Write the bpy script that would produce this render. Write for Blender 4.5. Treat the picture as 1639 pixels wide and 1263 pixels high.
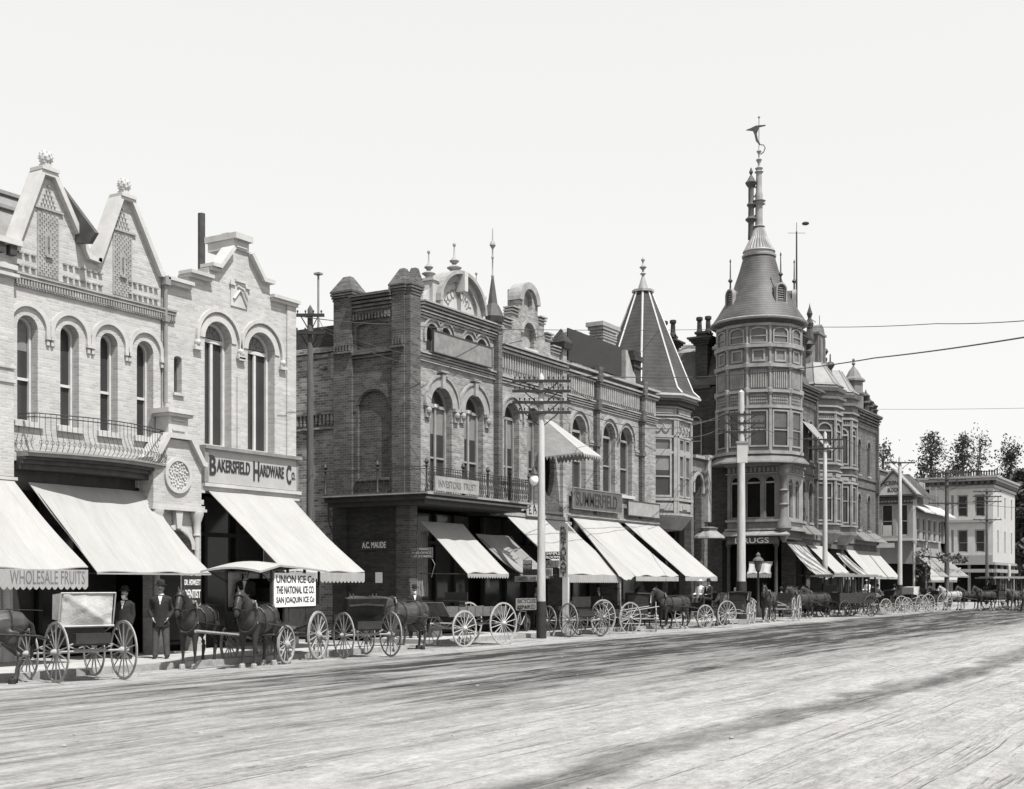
import bpy, bmesh, math, random
from mathutils import Vector, Matrix, noise
from mathutils.geometry import tessellate_polygon
R = math.radians
PI = math.pi
scene = bpy.context.scene
for o in list(bpy.data.objects):
    bpy.data.objects.remove(o)

# ------------------------------------------------ camera
# the street runs along +X, every shop front on the far side faces -Y (plane Y = D)
CA = math.atan(0.6)
CC, CS = math.cos(CA), math.sin(CA)
EYE = 2.05
cam_data = bpy.data.cameras.new('camera')
cam = bpy.data.objects.new('camera', cam_data)
scene.collection.objects.link(cam)
cam.location = (0, 0, EYE)
cam.rotation_euler = (R(90), 0, CA - R(90))
cam_data.sensor_width = 36
cam_data.lens = 36 * 2000 / 1639
cam_data.shift_y = (935 - 631.5) / 1639
cam_data.clip_start = 0.1
cam_data.clip_end = 3000
scene.camera = cam

# ------------------------------------------------ sky, sun, exposure
SUN_AZ, SUN_EL = 251.0, 61.0
world = bpy.data.worlds.new('World')
scene.world = world
world.use_nodes = True
nt = world.node_tree
nt.nodes.clear()
sky = nt.nodes.new('ShaderNodeTexSky')
sky.sky_type = 'NISHITA'
sky.sun_disc = False
sky.sun_elevation = R(SUN_EL)
sky.sun_rotation = R(90 - SUN_AZ)
sky.air_density = 1.0
sky.dust_density = 0.6
sep = nt.nodes.new('ShaderNodeSeparateColor')      # an old blue-sensitive plate sees only the blue light
comb = nt.nodes.new('ShaderNodeCombineColor')
gain = nt.nodes.new('ShaderNodeMath'); gain.operation = 'POWER'; gain.inputs[1].default_value = 0.15
lift = nt.nodes.new('ShaderNodeMath'); lift.operation = 'MULTIPLY'; lift.inputs[1].default_value = 3.35
warm = nt.nodes.new('ShaderNodeMath'); warm.operation = 'MULTIPLY'; warm.inputs[1].default_value = 0.985
bg = nt.nodes.new('ShaderNodeBackground')
bg.inputs['Strength'].default_value = 0.15
out = nt.nodes.new('ShaderNodeOutputWorld')
nt.links.new(sky.outputs[0], sep.inputs[0])
nt.links.new(sep.outputs[2], gain.inputs[0])
nt.links.new(gain.outputs[0], lift.inputs[0])
nt.links.new(lift.outputs[0], warm.inputs[0])
nt.links.new(lift.outputs[0], comb.inputs[0])
nt.links.new(lift.outputs[0], comb.inputs[1])
nt.links.new(warm.outputs[0], comb.inputs[2])
nt.links.new(comb.outputs[0], bg.inputs['Color'])
nt.links.new(bg.outputs[0], out.inputs['Surface'])

sun_data = bpy.data.lights.new('sun', 'SUN')
sun_data.energy = 5.0
sun_data.angle = R(0.5)
sun_data.color = (1.0, 0.99, 0.97)
sun = bpy.data.objects.new('sun', sun_data)
scene.collection.objects.link(sun)
sd = Vector((math.cos(R(SUN_AZ)) * math.cos(R(SUN_EL)), math.sin(R(SUN_AZ)) * math.cos(R(SUN_EL)), math.sin(R(SUN_EL))))
sun.rotation_euler = sd.to_track_quat('Z', 'Y').to_euler()
sun.location = (0, -20, 60)
scene.view_settings.view_transform = 'Standard'
scene.view_settings.look = 'None'
scene.view_settings.exposure = 0.55
scene.view_settings.gamma = 1.0
scene.render.engine = 'CYCLES'
scene.cycles.max_bounces = 6
scene.cycles.diffuse_bounces = 2
scene.render.resolution_x, scene.render.resolution_y = 1024, 789

# ------------------------------------------------ materials
MATS = {}
ALB = 1.65
def g3(v, a=1.0):
    v = min(0.84, v * ALB)
    return (v, v * 0.985, v * 0.962, a)
def new_mat(name):
    m = bpy.data.materials.new(name); m.use_nodes = True
    t = m.node_tree; b = t.nodes['Principled BSDF']
    MATS[name] = m
    return m, t, b
def N(t, kind, **kw):
    n = t.nodes.new(kind)
    for k, v in kw.items():
        setattr(n, k, v)
    return n
def paint(name, v, rough=0.7, var=0.25, scale=2.0, bump=0.0, metal=0.0, stretch=(1, 1, 1), spec=0.3):
    """plain surface whose tone wanders with weather and wear"""
    m, t, b = new_mat(name)
    tc = N(t, 'ShaderNodeTexCoord'); mp = N(t, 'ShaderNodeMapping'); mp.inputs['Scale'].default_value = stretch
    n1 = N(t, 'ShaderNodeTexNoise'); n1.inputs['Scale'].default_value = scale; n1.inputs['Detail'].default_value = 6
    n1.inputs['Roughness'].default_value = 0.65
    r = N(t, 'ShaderNodeMapRange'); r.inputs[1].default_value = 0.3; r.inputs[2].default_value = 0.7
    mix = N(t, 'ShaderNodeMix', data_type='RGBA')
    mix.inputs[6].default_value = g3(v * (1 - var)); mix.inputs[7].default_value = g3(v * (1 + var * 0.6))
    L = t.links.new
    L(tc.outputs['Object'], mp.inputs[0]); L(mp.outputs[0], n1.inputs['Vector']); L(n1.outputs[0], r.inputs[0])
    L(r.outputs[0], mix.inputs[0]); L(mix.outputs[2], b.inputs['Base Color'])
    b.inputs['Roughness'].default_value = rough; b.inputs['Metallic'].default_value = metal
    b.inputs['Specular IOR Level'].default_value = spec
    if bump:
        n2 = N(t, 'ShaderNodeTexNoise'); n2.inputs['Scale'].default_value = scale * 8; n2.inputs['Detail'].default_value = 4
        bp = N(t, 'ShaderNodeBump'); bp.inputs['Strength'].default_value = bump; bp.inputs['Distance'].default_value = 0.02
        L(mp.outputs[0], n2.inputs['Vector']); L(n2.outputs[0], bp.inputs['Height']); L(bp.outputs[0], b.inputs['Normal'])
    return m
def brick(name, v, mortar, var=0.35, w=0.24, h=0.085, stain=0.35, rows=.18):
    m, t, b = new_mat(name)
    L = t.links.new
    tc = N(t, 'ShaderNodeTexCoord'); sx = N(t, 'ShaderNodeSeparateXYZ'); add = N(t, 'ShaderNodeMath', operation='ADD')
    cb = N(t, 'ShaderNodeCombineXYZ')
    L(tc.outputs['Object'], sx.inputs[0]); L(sx.outputs[0], add.inputs[0]); L(sx.outputs[1], add.inputs[1])
    L(add.outputs[0], cb.inputs[0]); L(sx.outputs[2], cb.inputs[1])
    bt = N(t, 'ShaderNodeTexBrick'); bt.inputs['Scale'].default_value = 1.0
    bt.inputs['Brick Width'].default_value = w; bt.inputs['Row Height'].default_value = h
    bt.inputs['Mortar Size'].default_value = 0.008; bt.inputs['Mortar Smooth'].default_value = 0.3
    bt.inputs['Color1'].default_value = g3(v * (1 + var)); bt.inputs['Color2'].default_value = g3(v * (1 - var))
    bt.inputs['Mortar'].default_value = g3(mortar); bt.inputs['Bias'].default_value = 0.0
    L(cb.outputs[0], bt.inputs['Vector'])
    n1 = N(t, 'ShaderNodeTexNoise'); n1.inputs['Scale'].default_value = 0.8; n1.inputs['Detail'].default_value = 8
    n1.inputs['Roughness'].default_value = 0.6
    mp = N(t, 'ShaderNodeMapping'); mp.inputs['Scale'].default_value = (1.4, 1.4, 0.6)
    L(tc.outputs['Object'], mp.inputs[0]); L(mp.outputs[0], n1.inputs['Vector'])
    r = N(t, 'ShaderNodeMapRange'); r.inputs[1].default_value = 0.3; r.inputs[2].default_value = 0.7
    r.inputs[3].default_value = 1 - stain; r.inputs[4].default_value = 1 + stain * 0.6
    L(n1.outputs[0], r.inputs[0])
    # rows of bricks differ a little in tone along the wall
    n3 = N(t, 'ShaderNodeTexNoise'); n3.inputs['Scale'].default_value = 1.0; n3.inputs['Detail'].default_value = 2
    mp3 = N(t, 'ShaderNodeMapping'); mp3.inputs['Scale'].default_value = (0.7, 0.7, 9.0)
    L(tc.outputs['Object'], mp3.inputs[0]); L(mp3.outputs[0], n3.inputs['Vector'])
    r3 = N(t, 'ShaderNodeMapRange'); r3.inputs[1].default_value = 0.3; r3.inputs[2].default_value = 0.7
    r3.inputs[3].default_value = 1 - rows; r3.inputs[4].default_value = 1 + rows * .8
    L(n3.outputs[0], r3.inputs[0])
    mm = N(t, 'ShaderNodeMath', operation='MULTIPLY'); L(r.outputs[0], mm.inputs[0]); L(r3.outputs[0], mm.inputs[1])
    mix = N(t, 'ShaderNodeVectorMath', operation='SCALE')
    L(bt.outputs['Color'], mix.inputs[0]); L(mm.outputs[0], mix.inputs['Scale'])
    L(mix.outputs[0], b.inputs['Base Color'])
    bp = N(t, 'ShaderNodeBump'); bp.inputs['Strength'].default_value = 0.5; bp.inputs['Distance'].default_value = 0.01
    inv = N(t, 'ShaderNodeMath', operation='SUBTRACT'); inv.inputs[0].default_value = 1
    L(bt.outputs['Fac'], inv.inputs[1]); L(inv.outputs[0], bp.inputs['Height']); L(bp.outputs[0], b.inputs['Normal'])
    b.inputs['Roughness'].default_value = 0.9; b.inputs['Specular IOR Level'].default_value = 0.15
    return m
def glass(name, v=0.02, rough=0.12):
    m, t, b = new_mat(name)
    tc = N(t, 'ShaderNodeTexCoord'); n1 = N(t, 'ShaderNodeTexNoise'); n1.inputs['Scale'].default_value = 0.9
    n1.inputs['Detail'].default_value = 3
    mix = N(t, 'ShaderNodeMix', data_type='RGBA')
    mix.inputs[6].default_value = g3(v * 0.5); mix.inputs[7].default_value = g3(v * 2.0)
    t.links.new(tc.outputs['Object'], n1.inputs['Vector']); t.links.new(n1.outputs[0], mix.inputs[0])
    t.links.new(mix.outputs[2], b.inputs['Base Color'])
    b.inputs['Roughness'].default_value = rough; b.inputs['Specular IOR Level'].default_value = 0.35
    return m
brick('pale_brick', 0.235, 0.27, var=0.13, w=0.21, h=0.07, stain=0.12, rows=.09)
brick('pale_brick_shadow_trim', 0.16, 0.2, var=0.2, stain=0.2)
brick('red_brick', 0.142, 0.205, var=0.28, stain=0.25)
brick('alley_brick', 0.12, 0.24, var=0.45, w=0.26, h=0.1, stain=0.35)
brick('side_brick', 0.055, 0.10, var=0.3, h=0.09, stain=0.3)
brick('dark_brick_and_shade', 0.027, 0.038, var=0.25, stain=0.3)
brick('dark_front_brick', 0.066, 0.095, var=0.25, stain=0.25)
paint('pale_stone', 0.26, 0.8, 0.2, 1.5, 0.2)
paint('worn_stone', 0.17, 0.85, 0.3, 3, 0.3)
paint('tan_stone', 0.165, 0.85, 0.22, 2.5, 0.3)
paint('cast_metal_trim', 0.12, 0.6, 0.3, 3, 0.1)
paint('dark_trim_and_shade', 0.03, 0.6, 0.4, 4, 0.1)
paint('white_paint', 0.30, 0.55, 0.15, 3, 0.1)
paint('grey_paint', 0.13, 0.6, 0.25, 3, 0.1)
paint('tower_paint', 0.088, 0.6, 0.35, 1.5, 0.15)
paint('tower_light', 0.145, 0.6, 0.35, 1.5, 0.15)
paint('lettering_dark', 0.018, 0.6, 0.2)
paint('lettering_grey', 0.09, 0.6, 0.2)
paint('lettering_light', 0.45, 0.6, 0.1)
paint('sign_pale', 0.21, 0.65, 0.12, 2)
paint('sign_grey', 0.055, 0.7, 0.25, 3)
paint('iron', 0.02, 0.5, 0.4, 6, metal=0.0)
paint('lead_grey', 0.16, 0.5, 0.25, 2)
paint('slate', 0.045, 0.7, 0.4, 2.0, 0.2)
paint('roofing_tin', 0.13, 0.5, 0.3, 1.2, 0.1)
paint('interior_dark', 0.006, 0.9, 0.5, 1.0, spec=0.1)  # near-black colour stands in for the shade inside rooms and deep recesses
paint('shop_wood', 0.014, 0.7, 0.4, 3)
paint('pole_white', 0.245, 0.75, 0.25, 2.0, 0.2, stretch=(2, 2, 0.4))
paint('pole_wood', 0.05, 0.85, 0.4, 3.0, 0.3, stretch=(3, 3, 0.4))
paint('pole_tar', 0.016, 0.7, 0.4, 3.0, 0.2)
paint('porcelain', 0.5, 0.3, 0.1)
paint('wire', 0.03, 0.6, 0.2)
paint('concrete', 0.22, 0.9, 0.22, 0.9, 0.3)
paint('granite', 0.17, 0.85, 0.35, 3, 0.4)
paint('horse_dark', 0.020, 0.45, 0.4, 4, 0.1)
paint('horse_bay', 0.032, 0.45, 0.45, 3, 0.1)
paint('horse_grey', 0.19, 0.55, 0.5, 5, 0.1)
paint('hair_black', 0.012, 0.6, 0.4, 12, 0.4)
paint('hoof_pale', 0.17, 0.8, 0.4, 12)
paint('leather', 0.018, 0.4, 0.4, 8)
paint('leather_pale', 0.27, 0.5, 0.3, 2.5, 0.4)
paint('cart_dark', 0.022, 0.4, 0.35, 4)
paint('cart_wood', 0.075, 0.7, 0.35, 5, 0.2)
paint('cart_grey', 0.12, 0.6, 0.25, 5)
paint('wheel_pale', 0.17, 0.55, 0.3, 8)
paint('wheel_dark', 0.04, 0.5, 0.4, 8)
paint('wheel_light', 0.21, 0.55, 0.2, 8)
paint('skin', 0.17, 0.6, 0.1)
paint('cloth_black', 0.014, 0.9, 0.35, 8, 0.3)
paint('cloth_grey', 0.045, 0.9, 0.35, 8, 0.3)
paint('cloth_white', 0.4, 0.85, 0.15, 6, 0.2)
paint('bark', 0.05, 0.9, 0.4, 5, 0.5)
paint('leaves', 0.035, 0.7, 0.5, 3, 0.0)
paint('leaves_pale', 0.06, 0.7, 0.4, 3, 0.0)
paint('plaster_white', 0.24, 0.8, 0.12, 1.0, 0.1)
paint('plaster_tan', 0.15, 0.8, 0.12, 1.0, 0.1)
paint('shutter_dark', 0.03, 0.7, 0.3, 4)
paint('curtain', 0.11, 0.9, 0.2, 6)
glass('pane_dark', 0.018)
glass('pane_mid', 0.05, 0.2)

# sailcloth sewn in strips, stained by dust and rain
def sailcloth(name, v, dirt=0.22, lay='X'):
    m, t, b = new_mat(name); L = t.links.new
    tc = N(t, 'ShaderNodeTexCoord'); s_ = N(t, 'ShaderNodeSeparateXYZ'); L(tc.outputs['Object'], s_.inputs[0])
    mu = N(t, 'ShaderNodeMath', operation='MULTIPLY'); mu.inputs[1].default_value = 1.35; L(s_.outputs[0], mu.inputs[0])
    fr = N(t, 'ShaderNodeMath', operation='FRACT'); L(mu.outputs[0], fr.inputs[0])
    lt = N(t, 'ShaderNodeMath', operation='LESS_THAN'); lt.inputs[1].default_value = 0.035; L(fr.outputs[0], lt.inputs[0])
    fl = N(t, 'ShaderNodeMath', operation='FLOOR'); L(mu.outputs[0], fl.inputs[0])
    wn = N(t, 'ShaderNodeTexWhiteNoise', noise_dimensions='1D'); L(fl.outputs[0], wn.inputs['W'])
    n1 = N(t, 'ShaderNodeTexNoise'); n1.inputs['Scale'].default_value = 1.3; n1.inputs['Detail'].default_value = 9; n1.inputs['Roughness'].default_value = .7
    mp = N(t, 'ShaderNodeMapping'); mp.inputs['Scale'].default_value = (1.6, .5, .5); L(tc.outputs['Object'], mp.inputs[0]); L(mp.outputs[0], n1.inputs['Vector'])
    r = N(t, 'ShaderNodeMapRange'); r.inputs[1].default_value = .32; r.inputs[2].default_value = .62; r.inputs[3].default_value = 1 - dirt; r.inputs[4].default_value = 1.03; L(n1.outputs[0], r.inputs[0])
    r2 = N(t, 'ShaderNodeMapRange'); r2.inputs[3].default_value = .975; r2.inputs[4].default_value = 1.02; L(wn.outputs[0], r2.inputs[0])
    r3 = N(t, 'ShaderNodeMapRange'); r3.inputs[3].default_value = 1.0; r3.inputs[4].default_value = .91; L(lt.outputs[0], r3.inputs[0])
    a = N(t, 'ShaderNodeMath', operation='MULTIPLY'); L(r.outputs[0], a.inputs[0]); L(r2.outputs[0], a.inputs[1])
    c = N(t, 'ShaderNodeMath', operation='MULTIPLY'); L(a.outputs[0], c.inputs[0]); L(r3.outputs[0], c.inputs[1])
    rgb = N(t, 'ShaderNodeRGB'); rgb.outputs[0].default_value = g3(v)
    sc = N(t, 'ShaderNodeVectorMath', operation='SCALE'); L(rgb.outputs[0], sc.inputs[0]); L(c.outputs[0], sc.inputs['Scale']); L(sc.outputs[0], b.inputs['Base Color'])
    b.inputs['Roughness'].default_value = .95; b.inputs['Specular IOR Level'].default_value = .1
    n2 = N(t, 'ShaderNodeTexNoise'); n2.inputs['Scale'].default_value = 2.2; n2.inputs['Detail'].default_value = 4
    mp2 = N(t, 'ShaderNodeMapping'); mp2.inputs['Scale'].default_value = (1.8, .45, .45); mp2.inputs['Rotation'].default_value = (0, 0, .3); L(tc.outputs['Object'], mp2.inputs[0]); L(mp2.outputs[0], n2.inputs['Vector'])
    bp = N(t, 'ShaderNodeBump'); bp.inputs['Strength'].default_value = .55; bp.inputs['Distance'].default_value = .12; L(n2.outputs[0], bp.inputs['Height']); L(bp.outputs[0], b.inputs['Normal'])
sailcloth('canvas', 0.19, .10)
sailcloth('old_canvas', 0.14, .35)
# striped canvas
def stripes(name, a, bcol, freq, axis=0):
    m, t, b = new_mat(name)
    tc = N(t, 'ShaderNodeTexCoord'); sx = N(t, 'ShaderNodeSeparateXYZ')
    mu = N(t, 'ShaderNodeMath', operation='MULTIPLY'); mu.inputs[1].default_value = freq
    fr = N(t, 'ShaderNodeMath', operation='FRACT'); gt = N(t, 'ShaderNodeMath', operation='GREATER_THAN'); gt.inputs[1].default_value = 0.5
    mix = N(t, 'ShaderNodeMix', data_type='RGBA'); mix.inputs[6].default_value = g3(a); mix.inputs[7].default_value = g3(bcol)
    L = t.links.new
    L(tc.outputs['Object'], sx.inputs[0]); L(sx.outputs[axis], mu.inputs[0]); L(mu.outputs[0], fr.inputs[0]); L(fr.outputs[0], gt.inputs[0])
    n1 = N(t, 'ShaderNodeTexNoise'); n1.inputs['Scale'].default_value = 1.4; n1.inputs['Detail'].default_value = 9; n1.inputs['Roughness'].default_value = .7; L(tc.outputs['Object'], n1.inputs['Vector'])
    r = N(t, 'ShaderNodeMapRange'); r.inputs[1].default_value = .33; r.inputs[2].default_value = .66; r.inputs[3].default_value = .62; r.inputs[4].default_value = 1.25; L(n1.outputs[0], r.inputs[0])
    sc = N(t, 'ShaderNodeVectorMath', operation='SCALE'); L(mix.outputs[2], sc.inputs[0]); L(r.outputs[0], sc.inputs['Scale'])
    L(gt.outputs[0], mix.inputs[0]); L(sc.outputs[0], b.inputs['Base Color']); b.inputs['Roughness'].default_value = 0.9
    return m
stripes('striped_canvas', 0.19, 0.06, 2.2, 0)
stripes('striped_canvas_side', 0.19, 0.05, 2.6, 1)
stripes('shingle_rows', 0.022, 0.028, 5.0, 2)
stripes('cone_shingles', 0.044, 0.028, 6.0, 2)
MATS['cone_shingles'].node_tree.nodes['Principled BSDF'].inputs['Roughness'].default_value = 0.62
stripes('turned_panel', 0.13, 0.2, 4.6, 0)

# ------------------------------------------------ frames and mesh builder
D = 26.5
class Frame:
    """a wall's own axes: u along it, d out of it, w up"""
    def __init__(s, x, y, ang=0.0):
        s.x, s.y, s.a = x, y, ang
        s.u = (math.cos(ang), math.sin(ang)); s.n = (math.sin(ang), -math.cos(ang))
    def p(s, u, d, w):
        return (s.x + s.u[0] * u + s.n[0] * d, s.y + s.u[1] * u + s.n[1] * d, w)
FRONT = Frame(0, D, 0)                       # u = world X
def side(x):                                 # wall facing -X, u = -Y
    return Frame(x, 0, -PI / 2)
class MB:
    def __init__(s):
        s.v = []; s.f = []; s.g = []
    def add(s, v, f):
        b = len(s.v); s.g.append((b, len(s.f), len(v), len(f))); s.v += [tuple(p) for p in v]; s.f += [tuple(i + b for i in q) for q in f]
        return s
    def fbox(s, F, u0, u1, d0, d1, w0, w1):
        P = F.p
        v = [P(u0, d0, w0), P(u1, d0, w0), P(u1, d1, w0), P(u0, d1, w0), P(u0, d0, w1), P(u1, d0, w1), P(u1, d1, w1), P(u0, d1, w1)]
        return s.add(v, [(0, 1, 2, 3), (4, 7, 6, 5), (0, 4, 5, 1), (1, 5, 6, 2), (2, 6, 7, 3), (3, 7, 4, 0)])
    def box(s, x0, x1, y0, y1, z0, z1):
        v = [(x0, y0, z0), (x1, y0, z0), (x1, y1, z0), (x0, y1, z0), (x0, y0, z1), (x1, y0, z1), (x1, y1, z1), (x0, y1, z1)]
        return s.add(v, [(0, 3, 2, 1), (4, 5, 6, 7), (0, 1, 5, 4), (1, 2, 6, 5), (2, 3, 7, 6), (3, 0, 4, 7)])
    def cbox(s, c, sz, rot=None):
        M = (rot or Matrix.Identity(3))
        v = []
        for k in (-1, 1):
            for j, i in ((-1, -1), (-1, 1), (1, 1), (1, -1)):
                q = M @ Vector((i * sz[0] / 2, j * sz[1] / 2, k * sz[2] / 2)); v.append((c[0] + q.x, c[1] + q.y, c[2] + q.z))
        return s.add(v, [(0, 3, 2, 1), (4, 5, 6, 7), (0, 1, 5, 4), (1, 2, 6, 5), (2, 3, 7, 6), (3, 0, 4, 7)])
    def fplate(s, F, outer, holes=(), d0=-0.3, d1=0.0):
        loops = [list(outer)] + [list(h) for h in holes]
        pts = [p for l in loops for p in l]
        tris = tessellate_polygon([[Vector((p[0], p[1], 0)) for p in l] for l in loops])
        n = len(pts)
        v = [F.p(p[0], d1, p[1]) for p in pts] + [F.p(p[0], d0, p[1]) for p in pts]
        f = [tuple(t) for t in tris] + [tuple(i + n for i in reversed(t)) for t in tris]
        b = 0
        for l in loops:
            m = len(l)
            for i in range(m):
                j = (i + 1) % m
                f.append((b + i, b + j, b + j + n, b + i + n))
            b += m
        return s.add(v, f)
    def tube(s, pts, r, n=6, close=False):
        pts = [Vector(p) for p in pts]; rings = []
        for i, p in enumerate(pts):
            a = pts[max(0, i - 1)]; b = pts[min(len(pts) - 1, i + 1)]
            if close:
                a = pts[(i - 1) % len(pts)]; b = pts[(i + 1) % len(pts)]
            t = (b - a).normalized() if (b - a).length > 1e-9 else Vector((0, 0, 1))
            up = Vector((0, 0, 1)) if abs(t.z) < 0.95 else Vector((1, 0, 0))
            x = t.cross(up).normalized(); y = x.cross(t)
            rr = r[i] if isinstance(r, (list, tuple)) else r
            rings.append([p + x * (rr * math.cos(2 * PI * k / n)) + y * (rr * math.sin(2 * PI * k / n)) for k in range(n)])
        v = [q for ring in rings for q in ring]; f = []
        m = len(rings)
        for i in range(m if close else m - 1):
            a = i * n; b = ((i + 1) % m) * n
            for k in range(n):
                f.append((a + k, a + (k + 1) % n, b + (k + 1) % n, b + k))
        if not close:
            f.append(tuple(range(n))); f.append(tuple(range((m - 1) * n, m * n)))
        return s.add(v, f)
    def lathe(s, cx, cy, prof, n=16, a0=0.0, cap=True):
        v = []; f = []
        for r, z in prof:
            for k in range(n):
                a = a0 + 2 * PI * k / n
                v.append((cx + r * math.cos(a), cy + r * math.sin(a), z))
        for i in range(len(prof) - 1):
            for k in range(n):
                f.append((i * n + k, i * n + (k + 1) % n, (i + 1) * n + (k + 1) % n, (i + 1) * n + k))
        if cap:
            f.append(tuple(range(n))); f.append(tuple(range((len(prof) - 1) * n, len(prof) * n)))
        return s.add(v, f)
    def ball(s, c, r, n=10, m=7, sc=(1, 1, 1)):
        v = []; f = []
        for i in range(m + 1):
            t = PI * i / m
            for k in range(n):
                a = 2 * PI * k / n
                v.append((c[0] + r * sc[0] * math.sin(t) * math.cos(a), c[1] + r * sc[1] * math.sin(t) * math.sin(a), c[2] + r * sc[2] * math.cos(t)))
        for i in range(m):
            for k in range(n):
                f.append((i * n + k, i * n + (k + 1) % n, (i + 1) * n + (k + 1) % n, (i + 1) * n + k))
        return s.add(v, f)
    def pieces(s, tol=0.06):
        """the shapes that touch each other, as separate builders"""
        bb = []
        for b, fb, nv, nf in s.g:
            q = s.v[b:b + nv]; bb.append([min(p[i] for p in q) - tol / 2 for i in range(3)] + [max(p[i] for p in q) + tol / 2 for i in range(3)])
        n = len(bb); par = list(range(n))
        def find(i):
            while par[i] != i: par[i] = par[par[i]]; i = par[i]
            return i
        for i in range(n):
            for j in range(i + 1, n):
                a, c = bb[i], bb[j]
                if all(a[k] <= c[k + 3] and c[k] <= a[k + 3] for k in range(3)): par[find(i)] = find(j)
        out = {}
        for i, (b, fb, nv, nf) in enumerate(s.g):
            m = out.setdefault(find(i), MB()); m.add(s.v[b:b + nv], [tuple(k - b for k in q) for q in s.f[fb:fb + nf]])
        return list(out.values())
    def build(s, name, mat, parent=None, smooth=False, org=None, split=True):
        if split and parent and 1 < len(s.g) < 160 and not any(k in name for k in ONE_PIECE):
            ps = s.pieces()
            if 1 < len(ps) <= 14:
                ps.sort(key=lambda m: -len(m.v)); os = [m.build(name, mat, parent, smooth, org, False) for m in ps]
                return os[0]
        if org is None:
            org = ORG.get(parent.name, Vector((0, 0, 0))) if parent else Vector((0, 0, 0))
        me = bpy.data.meshes.new(name)
        me.from_pydata([(p[0] - org[0], p[1] - org[1], p[2] - org[2]) for p in s.v], [], s.f)
        bm = bmesh.new(); bm.from_mesh(me)
        bmesh.ops.remove_doubles(bm, verts=bm.verts, dist=0.0002)
        bmesh.ops.recalc_face_normals(bm, faces=bm.faces)
        bm.to_mesh(me); bm.free()
        if smooth:
            me.polygons.foreach_set('use_smooth', [True] * len(me.polygons))
            me.set_sharp_from_angle(angle=R(40))
        me.materials.append(MATS[mat])
        o = bpy.data.objects.new(name, me); scene.collection.objects.link(o)
        if parent:
            o.parent = parent
            ORG[o.name] = Vector(org)
        else:
            o.location = org; ORG[o.name] = Vector(org)
        return o
ORG = {}
ONE_PIECE = ('lettering', 'dentil', 'terracotta', 'spokes', 'harness', 'railing', 'insulators', 'garland', 'crown', 'mane', 'louvre', 'string_course', 'parapet', 'brick_band', 'corbel_band', 'emblem', 'roundel', 'fan_bars', 'running_gear', 'shutter', 'tower_panel', 'hames')
def thing(name, label, cat, loc=(0, 0, 0), rz=0.0, group=None):
    o = bpy.data.objects.new(name, None); scene.collection.objects.link(o)
    o.location = loc; o.rotation_euler = (0, 0, rz); o['label'] = label; o['category'] = cat
    if group: o['group'] = group
    ORG[o.name] = Vector(loc) if rz == 0 else Vector((0, 0, 0))
    o.empty_display_size = 0.3
    return o
def tag(o, label, cat, group=None):
    o['label'] = label; o['category'] = cat
    if group: o['group'] = group
    return o
def structure(o):
    o['kind'] = 'structure'; return o
def children(o):
    return [c for c in bpy.data.objects if c.parent == o]
def copy_tree(o, kids=None):
    """a thing with copies of its parts and their sub-parts (mesh data shared)"""
    kids = kids if kids is not None else KIDS(o)
    c = o.copy(); scene.collection.objects.link(c)
    ORG[c.name] = Vector((0, 0, 0))
    for ch, sub in kids:
        d = copy_tree(ch, sub); d.parent = c
    return c
def KIDS(o):
    return [(ch, KIDS(ch)) for ch in o.children]
def place(o, x, y, z=0.0, rz=0.0, s=1.0, label=None, group=None, cat=None):
    o.location = (x, y, z); o.rotation_euler = (0, 0, rz); o.scale = (s, s, s)
    if label: o['label'] = label
    if group: o['group'] = group
    if cat: o['category'] = cat
    return o

# picture column + known wall plane -> distance along the street (used to read positions off the survey photo)
def sx(px, Y=D):
    t = (px - 820) / 2000; return Y * (CC + t * CS) / (CS - t * CC)
def sy(px, X):
    t = (px - 820) / 2000; return X * (CS - t * CC) / (CC + t * CS)
def sz(px, py, Y=D):
    return EYE + (935 - py) / 2000 * (sx(px, Y) * CC + Y * CS)
def szx(px, py, X):
    return EYE + (935 - py) / 2000 * (X * CC + sy(px, X) * CS)

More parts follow.
